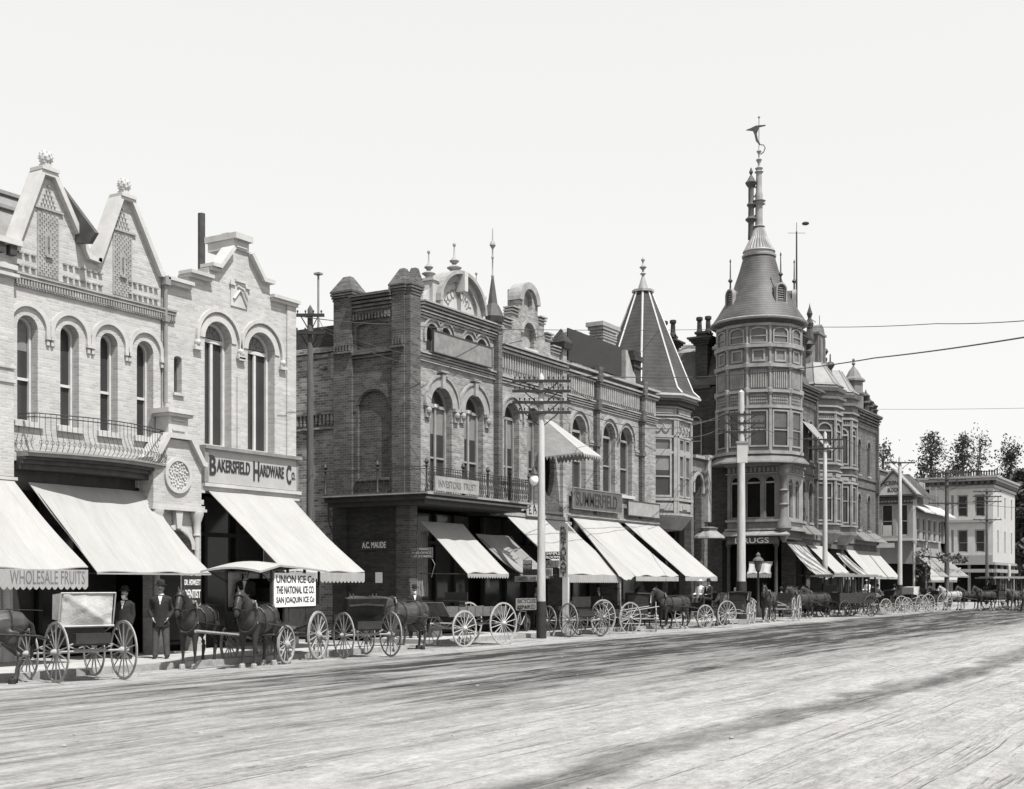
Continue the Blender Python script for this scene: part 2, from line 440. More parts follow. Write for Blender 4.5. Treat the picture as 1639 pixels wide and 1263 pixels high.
# ------------------------------------------------ shapes shared by all the buildings
def rect(u0, u1, w0, w1):
    return [(u0, w0), (u1, w0), (u1, w1), (u0, w1)]
def arch(u0, u1, w0, w1, rise=None, n=12):
    """opening with a round (or flatter) head whose crown is at w1"""
    r = (u1 - u0) / 2; rise = r if rise is None else rise; c = (u0 + u1) / 2; sp = w1 - rise
    pts = [(u0, w0), (u1, w0)]
    for i in range(n + 1):
        a = PI * i / n
        pts.append((c + r * math.cos(a), sp + rise * math.sin(a)))
    return pts
def grow(u0, u1, w0, w1, g, rise=None):
    r = (u1 - u0) / 2; rise = r if rise is None else rise
    return (u0 - g, u1 + g, w0, w1 + g, rise + g)
def window(F, par, u0, u1, w0, w1, rise=None, d=-0.22, frame='white_paint', pane='pane_dark', fw=0.07, mull=1, rail=0.45, transom=True, name='window', blind=None):
    """one sash window: frame, panes and, where seen, a drawn blind"""
    shape = (lambda a, b, c, e, rr: arch(a, b, c, e, rr)) if rise != 0 else (lambda a, b, c, e, rr: rect(a, b, c, e))
    r = (u1 - u0) / 2 if rise is None else rise
    m = MB()
    m.fplate(F, shape(u0, u1, w0, w1, r), [shape(u0 + fw, u1 - fw, w0 + fw, w1 - fw, max(0.02, r - fw) if r else 0)], d - 0.03, d + 0.05)
    sp = w1 - r - 0.01 if r else w1 - fw
    W = u1 - u0; top = sp if (r and transom) else w1 - fw
    if r and transom:
        m.fbox(F, u0 + fw, u1 - fw, d - 0.02, d + 0.06, sp - 0.05, sp + 0.06)
        top = sp - 0.05
    for k in range(mull):
        c = u0 + W * (k + 1) / (mull + 1)
        m.fbox(F, c - fw * 0.55, c + fw * 0.55, d - 0.015, d + 0.045, w0 + fw, top)
    if rail:
        z = w0 + (top - w0) * rail
        m.fbox(F, u0 + fw, u1 - fw, d - 0.025, d + 0.025, z - 0.035, z + 0.035)
    o = m.build(name, frame, par)
    q = MB().fplate(F, shape(u0 + fw * 0.5, u1 - fw * 0.5, w0 + fw * 0.5, w1 - fw * 0.5, max(0.02, r - fw * .5) if r else 0), [], d - 0.07, d - 0.035)
    q.build('pane', pane, o)
    if blind:
        bb = MB().fbox(F, u0 + fw * 1.2, u1 - fw * 1.2, d - 0.034, d - 0.028, w0 + (top - w0) * (1 - blind), top)
        bb.build('blind', 'curtain', o)
    return o
def hood(F, par, u0, u1, w1, g0=0.12, g1=0.3, rise=None, d=0.06, leg=0.0, mat='pale_stone', name='hood'):
    r = (u1 - u0) / 2; rise = r if rise is None else rise; c = (u0 + u1) / 2; sp = w1 - rise
    o = []; i_ = []
    n = 14
    if leg: o.append((u1 + g1, sp - leg)); i_.append((u1 + g0, sp - leg))
    for k in range(n + 1):
        a = PI * k / n
        o.append((c + (r + g1) * math.cos(a), sp + (rise + g1) * math.sin(a)))
        i_.append((c + (r + g0) * math.cos(a), sp + (rise + g0) * math.sin(a)))
    if leg: o.append((u0 - g1, sp - leg)); i_.append((u0 - g0, sp - leg))
    return MB().fplate(F, o + i_[::-1], [], -0.01, d).build(name, mat, par)
def dentils(m, F, u0, u1, d0, d1, w0, w1, step, fill=0.5):
    n = max(1, int(round((u1 - u0) / step))); st = (u1 - u0) / n
    for k in range(n):
        m.fbox(F, u0 + st * k + st * (1 - fill) / 2, u0 + st * k + st * (1 + fill) / 2, d0, d1, w0, w1)
    return m
def awning(F, par, u0, u1, wt, dt, wb, db, drop=0.3, mat='canvas', sag=0.05, scallop=0.13, text=None, tu=None, tm='lettering_grey', seed=1, arms=True, skew=0.0, name='awning'):
    """sloping canvas sheet with a hanging valance and the iron frame under it"""
    rnd = random.Random(seed)
    nu, nd = 28, 16; v = []; f = []
    for i in range(nu + 1):
        for j in range(nd + 1):
            a = i / nu; b = j / nd
            dd = dt + (db - dt) * b; w = wt + (wb - wt) * b
            w -= sag * 4 * b * (1 - b) * (0.6 + 0.4 * math.cos(a * 2 * PI * 3 + seed)) + 0.022 * b * math.sin(a * 15 + seed * 3) + 0.055 * noise.noise(Vector((a * 3.5 + seed * 7, b * 1.8, seed))) * (b + .2)
            w += 0.012 * noise.noise(Vector((a * 6 + seed, b * 3, seed)))
            v.append(F.p(u0 + (u1 - u0) * a + skew * b + (.5 - a) * .14 * math.sin(PI * b), dd, w))
    n1 = len(v)
    v += [(p[0], p[1], p[2] - 0.025) for p in v]
    W = nd + 1
    for i in range(nu):
        for j in range(nd):
            a = i * W + j
            f.append((a, a + 1, a + W + 1, a + W)); f.append((a + n1, a + W + n1, a + W + 1 + n1, a + 1 + n1))
    for i in range(nu):
        for j in (0, nd):
            a = i * W + j; f.append((a, a + W, a + W + n1, a + n1))
    for j in range(nd):
        for i in (0, nu):
            a = i * W + j; f.append((a, a + 1, a + 1 + n1, a + n1))
    o = MB().add(v, f).build(name, mat, par, smooth=True)
    us, ue = u0 + skew, u1 + skew
    if drop:
        pts = [(us, wb - 0.03), (ue, wb - 0.03)]
        n = max(4, int((ue - us) / 0.17)); st = (ue - us) / n
        bot = wb - drop
        for k in range(n):
            x = ue - st * k
            if scallop:
                pts += [(x, bot), (x - st * 0.25, bot - scallop * 0.35), (x - st / 2, bot - scallop * 0.5), (x - st * 0.75, bot - scallop * 0.35)]
            else:
                pts += [(x, bot)]
        pts += [(us, bot)]
        q = MB().fplate(F, pts, [], db - 0.012, db + 0.004); q.build('valance', mat, o)
        if text:
            lettering('valance_lettering', text, F, (tu or us + 0.12), ue - 0.1, bot + 0.05, wb - 0.06, db + 0.008, tm, o, thick=0.004)
    if arms:
        m = MB()
        for u in (u0 + 0.08, u1 - 0.08):
            m.tube([F.p(u, 0.0, wb - 0.02), F.p(u + skew, db - 0.03, wb - 0.05)], 0.018, 5)
            m.tube([F.p(u + skew, db - 0.03, wb - 0.05), F.p(u, dt, wt - 0.05)], 0.015, 5)
        m.tube([F.p(us + .02, db - 0.03, wb - 0.05), F.p(ue - .02, db - 0.03, wb - 0.05)], 0.02, 5)
        m.build('awning_frame', 'iron', o)
    return o
def lettering(name, s, F, u0, u1, w0, w1, d, mat, par, thick=0.012, arc=None, bold=0.0):
    cu = bpy.data.curves.new(name, 'FONT'); cu.body = s; cu.extrude = 0.5; cu.resolution_u = 3; cu.offset = bold
    tmp = bpy.data.objects.new(name, cu); scene.collection.objects.link(tmp)
    dg = bpy.context.evaluated_depsgraph_get(); me = bpy.data.meshes.new_from_object(tmp.evaluated_get(dg))
    xs = [v.co.x for v in me.vertices]; ys = [v.co.y for v in me.vertices]
    x0, x1, y0, y1 = min(xs), max(xs), min(ys), max(ys)
    mb = MB()
    v = []
    for p in me.vertices:
        a = (p.co.x - x0) / (x1 - x0); b = (p.co.y - y0) / (y1 - y0); z = p.co.z
        if arc:                                # arc = (centre u, centre w, inner r, outer r, from deg, to deg)
            cu_, cw, ri, ro, d0, d1 = arc
            ang = R(d0 + (d1 - d0) * a); rr = ri + (ro - ri) * b
            u, w = cu_ + rr * math.cos(ang), cw + rr * math.sin(ang)
        else:
            u, w = u0 + (u1 - u0) * a, w0 + (w1 - w0) * b
        v.append(F.p(u, d + thick * z, w))
    mb.add(v, [tuple(q.vertices) for q in me.polygons])
    bpy.data.objects.remove(tmp); bpy.data.curves.remove(cu); bpy.data.meshes.remove(me)
    return mb.build(name, mat, par)
def board(name, label, cat, F, u0, u1, w0, w1, d, mat, lines, tm, th=0.05, edge=None, pad=0.12, group=None):
    """a signboard that is a thing of its own"""
    base = F.p((u0 + u1) / 2, d, w0)
    t = thing(name, label, cat, base, 0, group)
    MB().fbox(F, u0, u1, d, d + th, w0, w1).build('board', mat, t)
    if edge:
        m = MB(); e = 0.04
        m.fbox(F, u0 - e, u1 + e, d - .004, d + th + 0.02, w1, w1 + e); m.fbox(F, u0 - e, u1 + e, d - .004, d + th + 0.02, w0 - e, w0)
        m.fbox(F, u0 - e, u0, d - .004, d + th + 0.02, w0, w1); m.fbox(F, u1, u1 + e, d - .004, d + th + 0.02, w0, w1)
        m.build('moulding', edge, t)
    n = len(lines)
    for i, ln in enumerate(lines):
        if isinstance(ln, str): ln = (ln, 0, 1)
        h = (w1 - w0) / n; z1 = w1 - h * i; W = u1 - u0
        lettering('lettering', ln[0], F, u0 + W * (0.05 + ln[1] * 0.9), u0 + W * (0.05 + ln[2] * 0.9), z1 - h * (1 - pad * 1.2), z1 - h * pad * 1.2, d + th + 0.006, tm, t, bold=0.01)
    return t
# ================================================ ground
def road_material():
    m, t, b = new_mat('road_dirt'); L = t.links.new
    tc = N(t, 'ShaderNodeTexCoord')
    def nz(scale, mpS, detail=6, rot=0.0, loc=(0, 0, 0), rough=0.6):
        mp = N(t, 'ShaderNodeMapping'); mp.inputs['Scale'].default_value = mpS; mp.inputs['Rotation'].default_value = (0, 0, rot); mp.inputs['Location'].default_value = loc
        n = N(t, 'ShaderNodeTexNoise'); n.inputs['Scale'].default_value = scale; n.inputs['Detail'].default_value = detail; n.inputs['Roughness'].default_value = rough
        L(tc.outputs['Object'], mp.inputs[0]); L(mp.outputs[0], n.inputs['Vector']); return n.outputs[0]
    def rng(x, a, c, d=0.0, e=1.0, smooth=False):
        r = N(t, 'ShaderNodeMapRange'); r.inputs[1].default_value = a; r.inputs[2].default_value = c; r.inputs[3].default_value = d; r.inputs[4].default_value = e
        if smooth: r.interpolation_type = 'SMOOTHSTEP'
        L(x, r.inputs[0]); return r.outputs[0]
    def op(k, a, c):
        n = N(t, 'ShaderNodeMath', operation=k)
        for i, q in enumerate((a, c)):
            if isinstance(q, (int, float)): n.inputs[i].default_value = q
            else: L(q, n.inputs[i])
        return n.outputs[0]
    s = N(t, 'ShaderNodeSeparateXYZ'); L(tc.outputs['Object'], s.inputs[0]); X, Y = s.outputs[0], s.outputs[1]
    wob = op('MULTIPLY', op('SUBTRACT', nz(1.0, (0.05, 0.05, 1), 3), 0.5), 3.0)
    wob2 = op('MULTIPLY', op('SUBTRACT', nz(1.0, (0.4, 0.6, 1), 4), 0.5), 1.3)
    y = op('ADD', Y, wob); y = op('ADD', y, wob2)
    band = op('MULTIPLY', rng(y, 7.0, 14.5, smooth=True), rng(y, 21.6, 19.4, smooth=True))       # the worn, oiled middle of the street
    far = rng(X, 4.0, 46.0, 0.22, 1.0, smooth=True)
    streak = nz(1.0, (0.09, 1.1, 1), 9, R(-1.5), rough=0.66)
    streak2 = nz(1.0, (0.35, 2.4, 1), 9, R(1.0), (3, 7, 0), rough=0.72)
    st = op('ADD', op('MULTIPLY', rng(streak, 0.42, 0.58), 0.75), op('MULTIPLY', rng(streak2, 0.43, 0.57), 0.45))
    dark = op('MULTIPLY', op('MULTIPLY', band, far), op('ADD', 0.42, op('MULTIPLY', st, 0.62)))
    near = op('MULTIPLY', op('MULTIPLY', rng(y, 20.0, 10.0, 0.9, 0.3), rng(st, 0.5, 1.05)), 0.6)         # lighter wheel streaks elsewhere
    near = op('MULTIPLY', near, rng(nz(1.0, (0.22, 0.55, 1), 8, R(6), (9, 2, 0), rough=0.7), 0.38, 0.62, 0.15, 1.15))
    ty = op('ABSOLUTE', op('ADD', op('SUBTRACT', y, 6.1), op('MULTIPLY', wob2, 0.5)), 0)
    track = op('MULTIPLY', rng(ty, 0.75, 0.15, smooth=True), rng(X, 5.0, 11.0, 0.25, 1.0))
    track = op('MULTIPLY', track, rng(nz(1.0, (1.2, 3, 1), 6), 0.25, 0.6, 0.5, 1.0))
    speck = rng(nz(9.0, (1, 1, 1), 8, rough=0.8), 0.62, 0.72)
    speck = op('MULTIPLY', speck, 0.5)
    clod = rng(nz(1.6, (1, 1.8, 1), 10, 0, (5, 1, 0), rough=0.7), 0.60, 0.70)
    tot = op('ADD', op('ADD', dark, near), op('ADD', op('MULTIPLY', track, 0.62), op('ADD', op('MULTIPLY', speck, 0.6), op('MULTIPLY', clod, 0.3))))
    def ruts(scx, scy, loc, w):
        q = op('ABSOLUTE', op('SUBTRACT', nz(1.0, (scx, scy, 1), 7, R(-1), loc, rough=.52), 0.5), 0)
        return rng(q, 0.0, w, 1.0, 0.0, True)
    rut = op('MAXIMUM', ruts(0.03, 0.7, (4, 1, 0), .032), ruts(0.06, 1.3, (11, 5, 0), .026))
    rut = op('MULTIPLY', rut, rng(nz(1.0, (0.35, 0.9, 1), 8, 0, (8, 8, 0), rough=.7), .42, .6, .0, 1.0))
    tot = op('ADD', tot, op('MULTIPLY', rut, op('ADD', .10, op('MULTIPLY', band, .24))))
    vo = N(t, 'ShaderNodeTexVoronoi'); vo.inputs['Scale'].default_value = 2.6; L(tc.outputs['Object'], vo.inputs['Vector'])
    hoofp = rng(vo.outputs['Distance'], .06, .17, 1.0, 0.0, True); hoofp = op('MULTIPLY', hoofp, rng(nz(1.0, (.35, .5, 1), 4, 0, (3, 3, 3)), .45, .6))
    tot = op('ADD', tot, op('MULTIPLY', hoofp, .16))
    tot = op('MINIMUM', tot, 0.97)
    grain = rng(op('ADD', op('MULTIPLY', nz(3.0, (0.8, 1.3, 1), 9, rough=0.8), .6), op('MULTIPLY', nz(14.0, (0.8, 1.2, 1), 5, rough=0.8), .4)), 0.36, 0.64, 0.6, 1.26)
    patch = rng(nz(1.0, (0.35, 1.1, 1), 10, R(3), (2, 9, 0), rough=0.72), 0.36, 0.64, 0.86, 1.05, True)
    ripple = rng(nz(1.0, (2.2, 4.0, 1), 8, R(-2), (1, 3, 0), rough=0.8), 0.36, 0.64, 0.88, 1.07)
    grain = op('MULTIPLY', grain, op('MULTIPLY', patch, ripple))
    mix = N(t, 'ShaderNodeMix', data_type='RGBA'); L(tot, mix.inputs[0]); mix.inputs[6].default_value = g3(0.198); mix.inputs[7].default_value = g3(0.018)
    sc = N(t, 'ShaderNodeVectorMath', operation='SCALE'); L(mix.outputs[2], sc.inputs[0]); L(grain, sc.inputs['Scale'])
    L(sc.outputs[0], b.inputs['Base Color'])
    b.inputs['Roughness'].default_value = 0.95; b.inputs['Specular IOR Level'].default_value = 0.1
    bp = N(t, 'ShaderNodeBump'); bp.inputs['Strength'].default_value = 0.9; bp.inputs['Distance'].default_value = 0.06
    hh = op('ADD', nz(2.5, (0.9, 1.3, 1), 9, rough=0.7), op('MULTIPLY', streak2, 0.7)); hh = op('SUBTRACT', hh, op('MULTIPLY', op('ADD', rut, hoofp), .8)); L(hh, bp.inputs['Height']); L(bp.outputs[0], b.inputs['Normal'])
road_material()
paint('far_earth', 0.12, 0.95, 0.25, 0.05)
structure(MB().add([(-600, -600, -.06), (900, -600, -.06), (900, 900, -.06), (-600, 900, -.06)], [(0, 1, 2, 3)]).build('ground', 'far_earth'))
# road: a gently uneven sheet
v = []; f = []
nx, ny = 180, 40
for i in range(nx + 1):
    for j in range(ny + 1):
        x = -10 + 290 * (i / nx) ** 1.6; y = -8 + 32.7 * j / ny
        z = 0.035 * noise.noise(Vector((x * 0.25, y * 0.9, 0))) + 0.012 * noise.noise(Vector((x * 1.3, y * 2.5, 4)))
        z *= max(0, min(1, (22.6 - y) / 1.5)) if y > 21.1 else 1
        if y > 22: z = max(z, -.002)
        v.append((x, y, z))
for i in range(nx):
    for j in range(ny):
        a = i * (ny + 1) + j; f.append((a, a + ny + 1, a + ny + 2, a + 1))
structure(MB().add(v, f).build('road', 'road_dirt', smooth=True))
def side_street(x0, x1):
    structure(MB().add([(x0, 24.69, 0.004), (x1, 24.69, 0.004), (x1, 90, 0.004), (x0, 90, 0.004)], [(0, 1, 2, 3)]).build('side_street', 'road_dirt'))
side_street(31.6, 35.0); side_street(66.6, 75.2); side_street(100.6, 110.5); side_street(128, 149)
def walk(x0, x1, k0=22.6):
    m = MB(); m.box(x0, x1, k0 + .25, 26.9, -0.05, 0.15); structure(m.build('sidewalk', 'concrete'))
    m = MB(); n = int((x1 - x0) / 1.6)
    for k in range(n):
        a = x0 + (x1 - x0) * k / n; b = x0 + (x1 - x0) * (k + 1) / n
        m.box(a + 0.006, b - 0.006, k0, k0 + .247, -0.05, 0.156 + 0.008 * math.sin(k * 7.3))
    structure(m.build('kerb', 'granite'))
walk(5, 31.4); walk(35.2, 66.4, 24.0); walk(75.4, 100.4, 24.6); walk(110.7, 127.8, 24.6); walk(149.2, 175, 24.6)

# ================================================ helpers for facades
def coping(par, F, pts, th=0.12, d0=-0.32, d1=0.12, mat='pale_stone', name='coping'):
    P = [Vector((a, b)) for a, b in pts]; off = []
    for i, p in enumerate(P):
        ns = []
        for a, b in ((i - 1, i), (i, i + 1)):
            if 0 <= a and b < len(P):
                t = (P[b] - P[a]).normalized(); ns.append(Vector((-t.y, t.x)))
        nrm = sum(ns, Vector((0, 0))); nrm.normalize()
        k = th / max(0.35, nrm.dot(ns[0])); off.append(p + nrm * k)
    poly = [tuple(p) for p in P] + [tuple(p) for p in off[::-1]]
    return MB().fplate(F, poly, [], d0, d1).build(name, mat, par)
def body(par, x0, x1, z0, z1, depth=11, mat='pale_brick', zb=4.6, rec=1.3, y0=D, name='side_wall'):
    MB().box(x0 + 0.01, x1 - 0.01, y0 + 0.45, y0 + depth, zb + .02, z1).build(name, mat, par)
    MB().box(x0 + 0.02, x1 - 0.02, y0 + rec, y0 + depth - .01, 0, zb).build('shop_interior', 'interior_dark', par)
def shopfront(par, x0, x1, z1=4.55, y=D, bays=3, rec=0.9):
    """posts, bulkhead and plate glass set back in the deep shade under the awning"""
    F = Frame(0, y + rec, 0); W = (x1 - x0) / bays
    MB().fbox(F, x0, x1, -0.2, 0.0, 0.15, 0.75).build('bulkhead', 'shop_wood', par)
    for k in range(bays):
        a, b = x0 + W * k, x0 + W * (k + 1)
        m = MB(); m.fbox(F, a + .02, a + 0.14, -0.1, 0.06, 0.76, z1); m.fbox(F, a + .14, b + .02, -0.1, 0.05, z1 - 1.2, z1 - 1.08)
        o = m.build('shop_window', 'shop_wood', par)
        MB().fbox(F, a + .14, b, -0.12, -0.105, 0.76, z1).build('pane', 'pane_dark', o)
def pier(par, x0, x1, z1, d=0.05, mat='pale_brick', cap='pale_stone', z0=0.15, name='pier', F=FRONT, depth=0.9):
    m = MB().fbox(F, x0, x1, -depth, d, z0, z1); o = m.build(name, mat, par)
    c = MB(); c.fbox(F, x0 - 0.05, x1 + 0.05, -0.1, d + 0.07, z1 - 0.42, z1 - 0.28); c.fbox(F, x0 - 0.07, x1 + 0.07, -0.1, d + 0.1, z1 - 0.08, z1 - 0.003)
    c.fbox(F, x0 - 0.06, x1 + 0.06, -0.1, d + 0.08, z0, z0 + 0.35)
    c.build('capital', cap, o); return o
def iron_railing(par, path, z0, z1, step=0.13, belly=0.10, name='railing', scroll=True, dense=False, mat='iron', out=None):
    """wrought-iron railing that follows a path of (x, y) points, bars bellied outwards near the foot"""
    P = [Vector((a, b, 0)) for a, b in path]; m = MB()
    seg = []; tot = 0
    for a, b in zip(P, P[1:]):
        seg.append((tot, a, b)); tot += (b - a).length
    def at(s):
        for q, a, b in reversed(seg):
            if s >= q - 1e-6:
                L = (b - a).length; t = (b - a) / L; nn = Vector((t.y, -t.x, 0))
                return a + t * min(L, s - q), nn
    n = int(tot / step)
    for k in range(n + 1):
        p, nn = at(tot * k / n)
        h = z1 - z0
        prof = [(0.0, 0.0), (belly * 0.9, h * 0.12), (belly, h * 0.25), (belly * 0.35, h * 0.45), (0, h * 0.58), (0, h * 1.0)]
        m.tube([p + nn * a + Vector((0, 0, z0 + w)) for a, w in prof], 0.0085 if not dense else .014, 4)
        if scroll:
            c = p + nn * (belly * 0.9) + Vector((0, 0, z0 + h * 0.22)); t = Vector((-nn.y, nn.x, 0))
            rr = step * 0.33
            m.tube([c + t * rr * math.cos(a) + Vector((0, 0, rr * 1.2 * math.sin(a))) for a in [2 * PI * i / 8 for i in range(8)]], 0.007, 3, close=True)
        if dense:
            t = Vector((-nn.y, nn.x, 0)); rr = step * 0.36
            for hh in (0.45, 0.72):
                c = p + Vector((0, 0, z0 + h * hh))
                m.tube([c + t * rr * math.cos(a) + Vector((0, 0, rr * 1.5 * math.sin(a))) for a in [2 * PI * i / 8 for i in range(8)]], 0.013, 3, close=True)
    for w in (z1 - 0.01, z1 - 0.10):
        m.tube([Vector((p.x, p.y, w)) for p in P], 0.014, 5)
    if not scroll: m.tube([Vector((p.x, p.y, z0 + .06)) for p in P], 0.012, 5)
    return m.build(name, mat, par)

# ================================================ far left building (only its edge is in view)
b0 = thing('brick_shop', 'pale brick shop cut off by the left edge, with a dark bracketed cornice', 'shop building', (17.5, D, 0))
wall_top = 10.35
m = MB().fplate(FRONT, rect(13.5, 20.08, 4.7, wall_top), [arch(15.6, 16.3, 6.2, 8.8), arch(17.3, 18.0, 6.2, 8.8)], -0.3, 0)
m.build('front_wall', 'pale_brick', b0)
for a in (15.6, 17.3):
    window(FRONT, b0, a + .01, a + .69, 6.21, 8.79)
m = MB(); m.fbox(FRONT, 19.55, 20.1, -0.2, 0.12, 4.7, 10.34); m.fbox(FRONT, 19.5, 20.14, -0.2, 0.16, 7.0, 7.1); m.fbox(FRONT, 19.5, 20.14, -0.2, 0.16, 7.35, 7.42)
m.build('pilaster', 'pale_brick', b0)
m = MB(); m.fbox(FRONT, 13.5, 20.2, -0.3, 0.34, 10.36, 10.5); m.fbox(FRONT, 13.5, 20.16, -.3, 0.2, 9.78, 9.9); m.fbox(FRONT, 13.5, 20.18, -.3, 0.24, 9.6, 9.68)
m.build('cornice', 'pale_stone', b0)
dentils(MB(), FRONT, 13.5, 20.15, 0.0, 0.28, 10.12, 10.355, 0.35, 0.55).build('brackets', 'dark_trim_and_shade', b0)
m = MB(); Y0 = 29.3
m.add([(13, Y0, 10.3), (24.3, Y0, 10.3), (24.3, Y0 + 1.6, 13.2), (13, Y0 + 1.6, 13.2), (13, Y0 + 9, 10.3), (24.3, Y0 + 9, 10.3), (24.3, Y0 + 7, 13.2), (13, Y0 + 7, 13.2)],
      [(0, 1, 2, 3), (3, 2, 6, 7), (7, 6, 5, 4), (1, 5, 6, 2), (0, 3, 7, 4)])
m.build('roof', 'roofing_tin', b0)
m = MB(); m.box(13, 24.4, Y0 + 1.5, Y0 + 1.7, 13.2, 13.3); m.box(13, 24.4, Y0 + 1.2, Y0 + 1.35, 12.7, 12.8); m.box(22.6, 22.9, Y0 + 1.4, Y0 + 1.7, 13.3, 13.7)
m.build('ridge_moulding', 'grey_paint', b0)
body(b0, 13.5, 20.08, 0, 10.3)
m = MB(); m.fbox(FRONT, 13.5, 20.05, -0.35, 0.05, 4.45, 4.7); m.build('lintel', 'pale_stone', b0)
shopfront(b0, 13.6, 19.6)
pier(b0, 19.62, 20.12, 4.69)
m = MB(); m.lathe(19.9, D - 0.1, [(0.16, .15), (0.16, 0.5), (0.1, 0.56), (0.09, 3.6), (0.12, 3.65), (0.17, 4.0), (0.17, 4.1)], 10); m.build('column', 'pale_stone', b0, smooth=True)
awning(FRONT, b0, 15.3, 20.1, 4.6, 0.12, 2.42, 2.65, drop=0.42, text='WHOLESALE FRUITS', tu=sx(16, D - 2.65), tm='lettering_grey', seed=3, skew=0.12, scallop=0.16)

# ================================================ twin-gabled building with the bowed balcony
b1 = thing('gabled_brick_building', 'pale brick two-storey building with two pointed gables and a bowed iron balcony', 'shop building', (22.5, D, 0))
XL, XR = 20.1, 25.0
top = [(XL, 10.45), (20.25, 10.45), (21.0, 12.4), (21.3, 12.4), (22.4, 10.6), (22.8, 10.55), (23.55, 12.45), (23.85, 12.45), (24.9, 10.65), (XR, 10.65)]
wins = [(sx(28), sx(61)), (sx(97), sx(127)), (sx(161), sx(189)), (sx(219.5), sx(246))]
m = MB().fplate(FRONT, [(XL, 5.12), (24.18, 5.12), (24.18, 4.7), (XR, 4.7)] + top[::-1], [arch(a, b, 6.12, 8.78) for a, b in wins], -0.4, 0)
m.build('front_wall', 'pale_brick', b1)
for i, (a, b) in enumerate(wins):
    w = window(FRONT, b1, a + .01, b - .01, 6.13, 8.77, d=-0.3, mull=0, fw=0.06, rail=0.42, blind=(0.3 if i in (0,) else None), transom=False)
    hood(FRONT, w, a, b, 8.78, 0.22, 0.34, d=0.07, leg=0.12)
    m = MB(); m.fbox(FRONT, a - 0.12, b + 0.12, -0.02, 0.09, 5.98, 6.12); m.build('sill', 'pale_stone', w)
    m = MB()
    for u in (a - 0.28, b + 0.28):
        m.fbox(FRONT, u - 0.07, u + 0.07, 0, 0.09, 8.26, 8.36); m.fbox(FRONT, u - 0.04, u + 0.04, 0, 0.06, 8.12, 8.24)
    m.build('corbel', 'pale_stone', w)
coping(b1, FRONT, [(20.2, 10.33), (21.0, 12.4), (21.3, 12.4), (22.4, 10.58), (22.8, 10.55)], 0.13, -0.36, 0.16)
coping(b1, FRONT, [(22.8, 10.55), (23.55, 12.45), (23.85, 12.45), (24.9, 10.65), (25.05, 10.65)], 0.13, -0.36, 0.16)
m = MB(); m.fbox(FRONT, 20.1, 25.5, -0.02, 0.10, 9.66, 9.74); m.fbox(FRONT, 20.1, 25.5, -0.02, 0.13, 9.745, 9.8); m.fbox(FRONT, 20.1, 25.5, -.02, 0.06, 9.46, 9.5)
dentils(m, FRONT, 20.1, 25.5, -0.01, 0.085, 9.5, 9.66, 0.085, 0.6)
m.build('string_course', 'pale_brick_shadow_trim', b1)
m = MB()
for w in (9.98, 10.3):
    for a, b in ((20.25, 20.85), (21.62, 22.95), (23.62 + .15, 24.9)):
        dentils(m, FRONT, a, b, -0.01, 0.075, w - 0.02, w + 0.02, 0.2, 0.62)
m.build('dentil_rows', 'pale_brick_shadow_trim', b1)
# terracotta panels in the gables
for c, off in ((21.2, 0), (23.62, .04)):
    m = MB(); w0, w1 = 9.86, 11.55 + off
    m.fbox(FRONT, c - 0.33, c + 0.33, -0.01, 0.02, w0, w1)
    rows, cols = 24, 9
    for i in range(rows):
        for j in range(cols):
            if 7 < i < 17 and 2 < j < 6 and not (i, j) in ((9, 4), (12, 3), (12, 5), (15, 4), (10, 5), (14, 3)): continue
            u = c - 0.29 + 0.58 * (j + 0.5) / cols; w = w0 + 0.04 + (w1 - w0 - 0.08) * (i + 0.5) / rows; q = 0.021
            if (i + j) % 2: continue
            m.add([FRONT.p(u - q, 0.02, w), FRONT.p(u, 0.02, w - q), FRONT.p(u + q, 0.02, w), FRONT.p(u, 0.02, w + q), FRONT.p(u, 0.075, w)], [(0, 1, 4), (1, 2, 4), (2, 3, 4), (3, 0, 4)])
    m.fbox(FRONT, c - 0.45, c + 0.45, 0.0, 0.06, w1 + 0.0, w1 + 0.05)
    m.fbox(FRONT, c - 0.1, c + 0.1, 0.02, 0.09, 10.35, 10.4); m.fbox(FRONT, c - 0.02, c + 0.02, 0.02, 0.1, 10.6, 10.9)
    for i in range(5):
        for j in range(5 - i):
            u = c + (j - (4 - i) / 2) * 0.1; w = w1 + 0.12 + i * 0.12
            m.fbox(FRONT, u - .02, u + .02, 0.0, 0.05, w, w + 0.035)
    m.build('terracotta_panel', 'worn_stone', b1)
m = MB()
for c in (21.15, 23.7):
    z = 12.53
    m.fbox(FRONT, c - 0.26, c + 0.26, -0.3, 0.2, z - .01, z + 0.08); m.fbox(FRONT, c - 0.1, c + 0.1, -0.15, 0.1, z + 0.08, z + 0.2)
    m.ball((c, D + 0.02, z + 0.36), 0.17, 12, 8, (1, 1, 1.15))
    for k in range(40):
        a = k * 2.39996; h = 1 - 2 * (k + .5) / 40; rr = math.sqrt(1 - h * h) * 0.17
        m.ball((c + rr * math.cos(a), D + 0.02 + rr * math.sin(a), z + 0.36 + h * 0.19), 0.03, 5, 3)
m.build('finial', 'pale_stone', b1, smooth=False)
